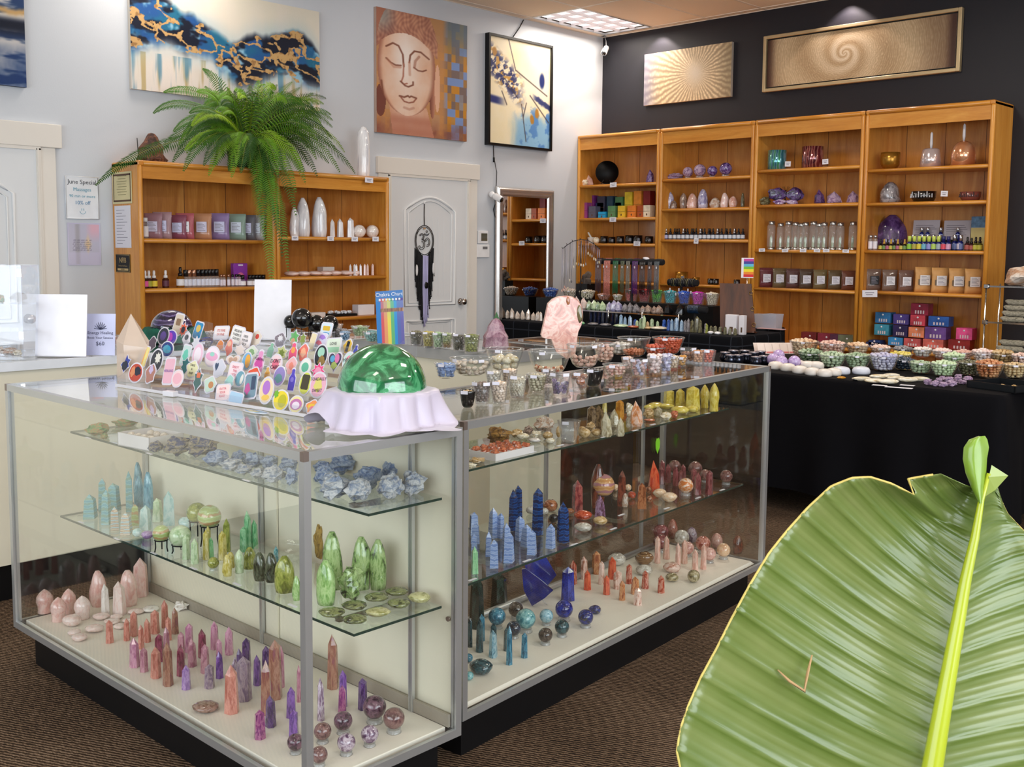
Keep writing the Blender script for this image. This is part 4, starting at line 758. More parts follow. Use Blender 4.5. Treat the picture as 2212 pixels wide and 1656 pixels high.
talls(ZA_, SA, [('G', 'olive', 775, 1015, 1310, 150), ('G', 'prenl', 865, 1170, 1362, 60), ('T', 'tealsp', 708, 935, 1090, 44), ('R', 'amberr', 1045, 770, 1040, 80), ('G', 'pren', 1145, 830, 1285, 160), ('G', 'prenl', 1095, 1050, 1408, 150), ('G', 'pren', 1370, 870, 1285, 150), ('G', 'pren', 1500, 890, 1287, 132)], ZLA, AL)
lumps(ZA_, SA, [('R', 'pren', 1290, 1255, 190, 240), ('P', 'palm', 1140, 1465, 205, 85), ('P', 'palm', 1315, 1412, 205, 80), ('P', 'palm', 1490, 1350, 190, 80), ('P', 'palm', 1640, 1300, 195, 75), ('P', 'palmy', 1500, 1463, 205, 82), ('P', 'palm', 1660, 1395, 175, 80), ('P', 'palmy', 1820, 1352, 185, 90), ('P', 'palm', 1322, 1523, 192, 85)], ZLA, AL)
P = atz(*ZA_(760, 1040), ZLA); t = empty('glass_dish', (P.x, P.y, ZLA)); tag(t, 'round ribbed clear glass dish behind dark green stones on the left case lower shelf', 'dish', 610)
mk('dish_bowl', MB().lathe([(.03, .0), (.05, .004), (.075, .02), (.085, .04), (.082, .04), (.072, .022), (.05, .008), (.03, .004)], 30, caps=False), CLEAR, t)
# ---- left case, upper shelf
AU = 'on the left case upper shelf'
lumps(Z8, S2, [('R', 'grnor', 310, 212, 190, 112), ('R', 'grnor', 560, 150, 220, 75), ('R', 'azur', 840, 372, 140, 90), ('R', 'azur', 1040, 370, 230, 160), ('R', 'azur', 1260, 362, 300, 190), ('R', 'celes', 1400, 480, 210, 142), ('R', 'celesw', 1530, 540, 190, 110), ('R', 'celes', 1600, 470, 140, 110), ('R', 'celesw', 1650, 580, 150, 90), ('R', 'celes', 1730, 500, 180, 132), ('R', 'celesw', 1780, 612, 120, 90), ('R', 'celes', 1880, 520, 150, 122), ('R', 'celesw', 1920, 632, 200, 142), ('R', 'celes', 2060, 540, 165, 142), ('R', 'celes', 2085, 645, 120, 140), ('R', 'grnor', 365, 268, 60, 50)], ZUA, AU)
lumps(ZA_, SA, [('R', 'celes', 1060, 330, 120, 90), ('R', 'celes', 1090, 400, 155, 150), ('R', 'celes', 1225, 312, 205, 142), ('R', 'celesw', 1160, 490, 225, 182), ('R', 'celesw', 1350, 512, 190, 162), ('R', 'celes', 1420, 420, 205, 162), ('R', 'celesw', 1600, 490, 195, 182), ('R', 'celes', 1600, 372, 155, 150), ('R', 'celesw', 1770, 462, 182, 172)], ZUA, AU)
a, b = fA(1.40, .24, ZUA), fA(1.13, .24, ZUA); t = empty('open_box', (atz(288, 968, ZUA)), RA+.12); tag(t, 'open white cardboard box of pale stones on the left case upper shelf', 'box', 300)
bw, bd, bh = .17, .13, .043; KW = M('white_card', 'e9e4e4', .6); mb = MB().box((-bw/2, 0, 0), (bw/2, bd, .003))
for q in (((-bw/2, 0), (bw/2, .003)), ((-bw/2, bd-.003), (bw/2, bd)), ((-bw/2, 0), (-bw/2+.003, bd)), ((bw/2-.003, 0), (bw/2, bd))): mb.box((q[0][0], q[0][1], 0), (q[1][0], q[1][1], bh))
mk('box_body', mb, KW, t)
for i in range(7): o = mk('rough_rock', getmesh('P', 'quartz', i), None, None, t.matrix_basis @ V((-.055+.018*i, .03+.06*(i % 2), .022)), i, (.03, .026, .022)); tag(o, 'pale pebble lying in the open white box on the left case upper shelf', 'stone', 290+i, 'pale pebbles in the white box', True)
# ---- right case, lower shelf
BL = 'on the right case lower shelf'; Z6 = zone(980, 1000, 3.312); S6 = 3.312; Z7 = zone(1200, 960, 4.6); S7 = 4.6
talls(Z6, S6, [('Q', 'lace', 145, 352, 520, 82), ('Q', 'lace', 155, 430, 582, 85), ('Q', 'lace', 148, 508, 700, 62), ('Q', 'mint', 150, 598, 798, 60), ('Q', 'lace', 250, 490, 672, 65), ('Q', 'lace', 288, 550, 757, 86), ('Q', 'lace', 283, 320, 542, 76), ('Q', 'lace', 335, 358, 542, 62), ('Q', 'lace', 378, 430, 612, 68), ('Q', 'lace', 395, 485, 720, 90), ('Q', 'lace', 475, 380, 562, 76), ('Q', 'lace', 520, 440, 607, 86), ('Q', 'lace', 560, 482, 662, 80), ('Q', 'lace', 692, 435, 617, 74),
 ('T', 'agblue', 460, 160, 400, 60), ('T', 'agblue', 425, 190, 487, 78), ('T', 'agblue', 600, 180, 522, 92), ('T', 'agblue', 782, 280, 572, 92), ('Q', 'redtw', 885, 122, 352, 86), ('O', 'amcl', 1045, 228, 402, 82), ('G', 'dkred', 1030, 10, 330, 100), ('Q', 'dkred', 1200, 50, 312, 88), ('Q', 'brag', 1345, 140, 332, 88)], ZLB, BL)
lumps(Z6, S6, [('P', 'brag', 690, 315, 112, 84), ('P', 'clr', 560, 345, 85, 62), ('P', 'clr', 645, 352, 70, 50), ('P', 'obsid', 715, 402, 72, 62), ('P', 'redag', 925, 385, 128, 72), ('P', 'clr', 925, 470, 132, 66), ('P', 'tan', 1050, 422, 105, 66), ('P', 'brag', 830, 350, 70, 42)], ZLB, BL)
sphere('mook', *Z6(1070, 158), 165/S6, ZLB, BL, 'tripod', legs=24)
talls(Z7, S7, [('G', 'geode', 690, 487, 622, 62), ('O', 'redor', 972, 155, 472, 108), ('T', 'maroon', 1050, 210, 397, 66), ('T', 'maroon', 1055, 150, 360, 60), ('T', 'maroon', 1115, 190, 382, 62), ('T', 'maroon', 1190, 215, 412, 62), ('T', 'maroon', 1243, 250, 402, 62), ('T', 'maroon', 1268, 195, 332, 56), ('T', 'maroon', 1370, 235, 432, 66), ('T', 'maroon', 1410, 275, 502, 72), ('T', 'maroon', 1525, 255, 502, 76)], ZLB, BL)
lumps(Z7, S7, [('P', 'redag', 757, 510, 80, 70), ('P', 'brag', 925, 458, 65, 75), ('P', 'brag', 935, 550, 65, 70), ('P', 'creamr', 1030, 495, 150, 90), ('P', 'creamr', 1130, 535, 162, 96)], ZLB, BL)
for k, x, y, d, s in (('marsph', 1185, 215, 125, 'ring'), ('marsph', 1390, 235, 140, 'ring'), ('marsph', 1490, 300, 110, 'ring'), ('marsph', 1697, 313, 125, 'ring'), ('orwh', 1295, 405, 150, 'ring'), ('creamr', 600, 425, 66, None), ('creamr', 722, 425, 66, None)): sphere(k, *Z7(x, y), d/S7, ZLB, BL, s)
P = atz(*Z7(865, 625), ZLB); o = mk('agate_slice', MB().poly([(0, 0)]+[(.019*-cos(a), .023+.023*sin(a)) for a in [pi*-.5+pi*i/12 for i in range(13)]], .01), SM('creamr'), None, P, YAW); tag(o, 'cream half-moon agate slice standing on the right case lower shelf', 'stone', 1388)
# ---- right case, deck
BD = 'on the right case deck'
for k, x, y, d in (('maroon', 1050, 868, 155), ('maroon', 1045, 965, 150), ('clr', 1255, 920, 150), ('redmot', 1465, 980, 150), ('pinksph', 1530, 1085, 130), ('peachs', 1670, 1045, 135), ('pinksph', 1315, 1025, 125), ('mott2', 1373, 1305, 125)): sphere(k, *Z7(x, y), d/S7, ZD, BD, 'ring' if k != 'mott2' else None)
talls(Z7, S7, [('E', 'redmot', 1160, 740, 947, 106), ('E', 'mottl', 1350, 820, 985, 110), ('E', 'pinksph', 1600, 880, 1045, 120), ('G', 'dkred', 1810, 905, 1092, 106), ('T', 'pinkq', 1010, 910, 1182, 66), ('T', 'pinkq', 1100, 905, 1142, 66), ('T', 'pinkq', 1215, 975, 1227, 62), ('T', 'pinkq', 1278, 945, 1187, 62), ('T', 'pinkq', 1385, 1040, 1257, 66), ('T', 'pinkq', 1470, 990, 1242, 66),
 ('T', 'agred', 173, 1150, 1392, 82), ('T', 'agpink', 283, 1110, 1342, 76), ('T', 'agor', 405, 1060, 1292, 86), ('T', 'redor', 315, 1250, 1450, 80), ('T', 'agpink', 455, 1160, 1392, 68), ('T', 'redor', 562, 1115, 1342, 88), ('T', 'redor', 508, 1300, 1497, 72), ('T', 'agpink', 615, 1250, 1442, 86), ('T', 'agor', 660, 1350, 1552, 68), ('T', 'agred', 728, 1190, 1387, 72), ('T', 'agor', 790, 1310, 1492, 86), ('T', 'agred', 892, 1250, 1437, 78), ('T', 'agpink', 817, 1425, 1602, 90), ('T', 'agred', 1047, 1300, 1480, 76)], ZD, BD)
lumps(Z7, S7, [('P', 'brbowl', 883, 1150, 185, 132), ('P', 'clr', 880, 1265, 165, 108), ('P', 'agpink', 1155, 1240, 180, 104), ('P', 'mott2', 1160, 1335, 135, 92), ('P', 'clr', 600, 1160, 200, 125)], ZD, BD)
for k, x, y, d in (('tealb', 310, 1095, 125), ('dkbr', 445, 1045, 108), ('tealsp', 515, 1112, 143), ('navys', 430, 1180, 105), ('bluemot', 663, 1092, 98), ('lapis', 790, 1042, 128), ('dkteal', 775, 1170, 105), ('dkbr', 657, 1228, 103), ('lapisd', 945, 1100, 110), ('tealb', 107, 1392, 62), ('tealsp', 112, 1520, 62)): sphere(k, *Z6(x, y), d/S6, ZD, BD, None if x < 200 else 'ring')
talls(Z6, S6, [('T', 'lapis', 815, 745, 992, 108), ('T', 'obgr', 165, 800, 1192, 112), ('T', 'obgr', 325, 780, 1047, 122), ('T', 'tealb', 200, 1085, 1277, 46), ('T', 'dkteal', 185, 1115, 1357, 60), ('T', 'dkteal', 117, 1120, 1320, 40), ('T', 'dkteal', 285, 1145, 1302, 52), ('T', 'bluemot', 282, 1200, 1397, 62), ('T', 'dkteal', 378, 1180, 1347, 42), ('T', 'tealb', 397, 1170, 1447, 50), ('T', 'tealb', 505, 1218, 1397, 52)], ZD, BD)
lumps(Z6, S6, [('P', 'dkteal', 195, 1480, 165, 110), ('P', 'lapisd', 1010, 1060, 92, 62)], ZD, BD)
for nm, pts, foot, dsc in (('back', [(505, 745), (650, 680), (735, 820), (660, 905), (520, 800)], (600, 930), 'taller one behind'), ('front', [(485, 785), (510, 780), (610, 850), (710, 930), (650, 985), (560, 1040), (500, 930)], (590, 1030), 'angular one in front')):
    P = atz(*Z6(*foot), ZD); m_ = mpp(P); fx, fy = Z6(*foot); q = [((Z6(a, b)[0]-fx)*m_, max(.002, (fy-Z6(a, b)[1])*m_*1.02+.008)) for a, b in pts]
    o = mk('polished_slab', MB().poly(q, .018), SM('lapis'), None, P+V((0, 0, .001)), YAW); o.rotation_euler = (-.12, 0, YAW); tag(o, 'royal blue polished stone slab '+BD+', the '+dsc, 'stone slab', 1160)
P = atz(*Z6(625, 1010), ZD); o = mk('easel', MB().tube([(-.02, 0, .002), (0, .0, .02), (.02, 0, .002)], .002, 5).tube([(-.02, 0, .002), (-.024, -.02, .008)], .002, 5).tube([(.02, 0, .002), (.024, -.02, .008)], .002, 5), RINGM, None, P, YAW); tag(o, 'small clear easel under the royal blue slab in the right case', 'stand', 1170)
# ---- right case, upper shelf
BU = 'on the right case upper shelf'; Z4 = zone(980, 800, 5.267); S4 = 5.267; Z5 = zone(1240, 780, 5.027); S5 = 5.027
lumps(Z4, S4, [('R', 'goldcl', 505, 755, 260, 172), ('R', 'tan', 720, 722, 130, 90), ('P', 'whty', 790, 762, 145, 82), ('R', 'brq', 850, 690, 110, 90), ('R', 'whty', 940, 737, 120, 80), ('P', 'white', 925, 802, 140, 58), ('P', 'tan', 1065, 747, 130, 88), ('P', 'whty', 1100, 806, 110, 66), ('R', 'druz', 800, 842, 152, 92), ('R', 'tan', 275, 1030, 170, 60), ('R', 'whty', 205, 1085, 100, 50), ('P', 'tan', 1192, 705, 72, 128), ('P', 'tan', 1490, 722, 142, 110), ('R', 'tan', 1560, 642, 105, 82), ('P', 'tan', 1622, 712, 132, 82), ('P', 'tan', 1462, 672, 100, 60)], ZUB, BU)
lump('R', 'geode', *Z4(1030, 625), 220/S4, 165/S4, ZUB, BU, asp=.7, desc='half geode cup of {} crystal')
talls(Z4, S4, [('T', 'smoky', 1568, 400, 642, 122), ('T', 'smoky', 1650, 395, 640, 118), ('O', 'smokc', 1735, 455, 760, 132), ('O', 'smokc', 1825, 430, 642, 112), ('O', 'smokc', 1895, 530, 752, 90), ('T', 'citr', 1885, 330, 560, 118), ('O', 'orpt', 2070, 340, 640, 142), ('T', 'yell', 1718, 330, 480, 60)], ZUB, BU)
talls(Z5, S5, [('T', 'yell', 1030, 300, 492, 118), ('T', 'yell', 1150, 290, 502, 112), ('T', 'yell', 1285, 265, 532, 172), ('F', 'yell', 1415, 250, 512, 100), ('F', 'yell', 1518, 235, 547, 112), ('O', 'smokc', 915, 490, 602, 92)], ZUB, BU)
lumps(Z5, S5, [('P', 'yell', 880, 490, 200, 72), ('P', 'yell', 1000, 498, 180, 66), ('P', 'yell', 1150, 540, 200, 90), ('P', 'yell', 1285, 526, 152, 82), ('P', 'yell', 815, 508, 120, 60), ('R', 'whty', 1000, 600, 112, 82), ('R', 'orr', 1085, 586, 90, 80), ('R', 'tan', 810, 572, 112, 100), ('P', 'orr', 820, 645, 130, 32), ('R', 'whty', 600, 532, 82, 130)], ZUB, BU)
# tray of little white boxes, an orange shell-like stone in each
P0 = fB(.34, .17, ZUB); t = empty('sample_tray', P0, pi/2+RBt); tag(t, 'white card tray divided into small boxes on the right case upper shelf', 'tray', 1070); ncol, nrow, cs = 5, 3, .038
mb = MB().box((0, 0, 0), (ncol*cs, nrow*cs, .002)); 
for i in range(ncol+1): mb.box((i*cs-.001, 0, 0), (i*cs+.001, nrow*cs, .022))
for j in range(nrow+1): mb.box((0, j*cs-.001, 0), (ncol*cs, j*cs+.001, .022))
mk('divided_box', mb, KW, t)
for i in range(ncol):
    for j in range(nrow):
        o = mk('orange_stone', getmesh('R', 'orr', i+j), None, None, t.matrix_basis @ V(((i+.5)*cs, (j+.5)*cs, .004)), i*1.7+j, (.03, .026, .028)); tag(o, 'orange coiled stone in a compartment of the white divided tray', 'stone', 1000+i*9+j, 'orange stones in the white divided tray', True)
# white price slips along the shelf fronts
SLIP = cached('price_slip', lambda: MB().box((-.5, -.5, 0), (.5, .5, 1)), [WPAPER])
def slips(rows, z, where, L=.035, rot=RA):
    for x, y in rows: P = atz(x, y, z); o = mk('price_slip', SLIP, None, None, P+V((0, 0, .0005)), rot, (L, .008, .0012)); tag(o, 'white price slip '+where, 'price slip', x)
slips([(190, 946), (322, 980), (532, 1038)], ZUA, 'at the edge of the left case upper shelf', rot=-RA)
slips([(175, 1128), (252, 1164), (332, 1195), (418, 1228), (512, 1262), (632, 1308)], ZLA, 'at the edge of the left case lower shelf', rot=-RA)
slips([(1150, 977), (1210, 962), (1305, 944), (1372, 930), (1410, 917), (1470, 905), (1528, 893)], ZUB, 'at the edge of the right case upper shelf', rot=pi/2+RBt)
slips([(1020, 1252), (1138, 1211), (1240, 1176), (1325, 1142), (1342, 1112), (1440, 1098), (1508, 1075), (1560, 1058)], ZLB, 'at the edge of the right case lower shelf', rot=pi/2+RBt)
# ---------------------------------------------------------------- on the left case's top
TA = 'on the left case glass top'
P = atz(278, 826, TOP); m_ = mpp(P); o = mk('quartz_point', MB().add(*(lambda w, h, d: ([(-w*.5, 0, 0), (-w*.15, -d, 0), (w*.5, -d*.6, 0), (w*.42, d*.7, 0), (-w*.3, d, 0), (-w*.5, 0, h*.60), (-w*.2, -d, h*.55), (w*.5, -d*.6, h*.50), (w*.40, d*.7, h*.6), (-w*.3, d, h*.68), (-w*.05, 0, h)], [(4, 3, 2, 1, 0), (0, 1, 6, 5), (1, 2, 7, 6), (2, 3, 8, 7), (3, 4, 9, 8), (4, 0, 5, 9), (5, 6, 10), (6, 7, 10), (7, 8, 10), (8, 9, 10), (9, 5, 10)]))(74*m_, 148*m_, .03)), glass('milky_quartz', 'f4e8de', 1.5, .03, body=.62, bodycol='ead6c4'), None, P+V((-.02, .03, 0)), YAW); tag(o, 'large translucent cream quartz point standing beside the sticker rack', 'crystal', 278)
# rack: clear stepped base, stickers leaning in tiers
R0, R1 = atz(250, 834, TOP), atz(688, 905, TOP)     # front edge ends
def rk(u, t, up=0): p = R0.lerp(R1, u); n = V((-(R1-R0).y, (R1-R0).x, 0)).normalized(); return V((p.x+n.x*t, p.y+n.y*t, TOP+up))
RW = (R1-R0).length; RROT = atan2((R1-R0).y, (R1-R0).x); RD, RH = .38, .16
t = empty('sticker_rack', R0, RROT); tag(t, 'clear stepped acrylic rack full of stickers on the left case glass top', 'display rack', 470)
NT_ = 6
for k in range(NT_):
    y0 = RD*k/NT_; z0 = .002+RH*k/NT_
    mk('tier', MB().box((0, y0, z0), (RW, y0+RD/NT_, z0+.0025)), ACR, t); mk('tier_riser', MB().box((0, y0, z0), (RW, y0+.0025, z0+.026)), ACR, t)
for x in (0, RW*.5-.0015, RW-.003): mk('side_panel', MB().poly([(0, .0), (RD, .0), (RD, RH+.03), (RD*.9, RH+.04), (0, .025)], .003, axis='X'), ACR, t, (x, 0, 0))
mk('front_lip', MB().box((0, -.002, 0), (RW, .0005, .009)), M('white_acrylic_edge', 'e9e6ea', .3), t)
SC_ = {}
def flat(c): 
    k = 'sticker_'+c
    if k not in SC_: SC_[k] = M(k, c, .22, var=.02, coat=.4)
    return SC_[k]
def shape(kind, w, h):
    n = 22
    if kind == 'oval': return [(w/2*cos(2*pi*i/n), h/2*sin(2*pi*i/n)) for i in range(n)]
    if kind == 'rect': q = min(w, h)*.12; return [(-w/2+q, -h/2), (w/2-q, -h/2), (w/2, -h/2+q), (w/2, h/2-q), (w/2-q, h/2), (-w/2+q, h/2), (-w/2, h/2-q), (-w/2, -h/2+q)]
    if kind == 'heart': return [(w*.5*.95*(sin(a)**3), h*.5*(.85*cos(a)-.35*cos(2*a)-.14*cos(3*a)-.05*cos(4*a))) for a in [2*pi*i/26 for i in range(26)]]
    if kind == 'bottle': return [(-w*.4, -h/2), (w*.4, -h/2), (w*.45, -h*.1), (w*.42, h*.1), (w*.2, h*.25), (w*.2, h*.45), (0, h*.5), (-w*.2, h*.45), (-w*.2, h*.25), (-w*.42, h*.1), (-w*.45, -h*.1)]
    if kind == 'leaf': return [(0, -h/2), (w*.2, -h*.3), (w*.5, -h*.12), (w*.35, h*.05), (w*.5, h*.28), (w*.2, h*.3), (0, h/2), (-w*.2, h*.3), (-w*.5, h*.28), (-w*.35, h*.05), (-w*.5, -h*.12), (-w*.2, -h*.3)]
    if kind == 'whale': return [(-w*.4, -h*.3), (0, -h*.5), (w*.35, -h*.25), (w*.2, 0), (w*.1, h*.25), (w*.4, h*.5), (0, h*.4), (-w*.4, h*.5), (-w*.1, h*.22), (-w*.4, 0)]
    if kind == 'star': return [((w/2 if i % 2 == 0 else w*.32)*cos(2*pi*i/16), (h/2 if i % 2 == 0 else h*.32)*sin(2*pi*i/16)) for i in range(16)]
    return [(w/2*cos(2*pi*i/n)*(1+.16*sin(5*2*pi*i/n+w*99)), h/2*sin(2*pi*i/n)*(1+.12*sin(4*2*pi*i/n+h*50))) for i in range(n)]
NV_ = (R1-R0).cross(V((0, 0, 1))).normalized(); 
def sticker(px, py, w, h, kind, bg, deco, txt='', desc='', bd='e2dde6', tilt=0):
    # standing point on the rack's slope
    d = ray(px, py+h*.42); nrm = V((-(R1-R0).y, (R1-R0).x, 0)).normalized(); up = (nrm*RD+V((0, 0, RH))).normalized(); pn = (R1-R0).normalized().cross(up)
    s = (R0+V((0, 0, .004))-CAMP).dot(pn)/d.dot(pn); P = CAMP+d*s; m_ = s/FPX; W_, H_ = w*m_*1.25, h*m_*1.2
    t = empty('sticker', P+V((0, 0, H_*.46))+nrm*.006, (radians(-16), radians(tilt), RROT)); tag(t, desc+' in the acrylic rack', 'sticker', px)
    out = shape(kind, W_, H_); mk('border', MB().poly(out, .0012, axis='Y'), flat(bd), t); mk('printed_field', MB().poly([(a*.86, b*.86) for a, b in out], .0006, axis='Y'), flat(bg), t, (0, -.0006, 0))
    for i, (k2, c, cx, cyy, sw, sh) in enumerate(deco): mk('printed_motif', MB().poly([(a+cx*W_, b+cyy*H_) for a, b in shape(k2, sw*W_, sh*H_)], .0003, axis='Y'), flat(c), t, (0, -.0009-.0003*i, 0))
    if txt:
        L = txt.split('|'); fs = H_/(len(L)+1.2)*.78; fs = min(fs, W_*1.45/max(len(q) for q in L))
        for i, q in enumerate(L):
            c = '2b2b33' if bg not in ('2b2b33', '1c1c30') else 'f1eef4'
            letter(q, fs, flat(txtc.get(txt, c)), t, (0, -.0021, H_*(.5-(i+1)/(len(L)+1))*.84), (pi/2, 0, 0))
txtc = {'IT\'S FINE|I\'M FINE': 'd8503c', 'ENJOY|THE|LITTLE': 'e04a6c', 'HEALING': '7a5ab0', 'OUTTA|YOUR|PLACE': 'e8486a', 'MOUNTAINS': '2f7cc0'}
OV, RC, HT, BO, LF, WH_, SR, BL_ = 'oval', 'rect', 'heart', 'bottle', 'leaf', 'whale', 'star', 'blob'
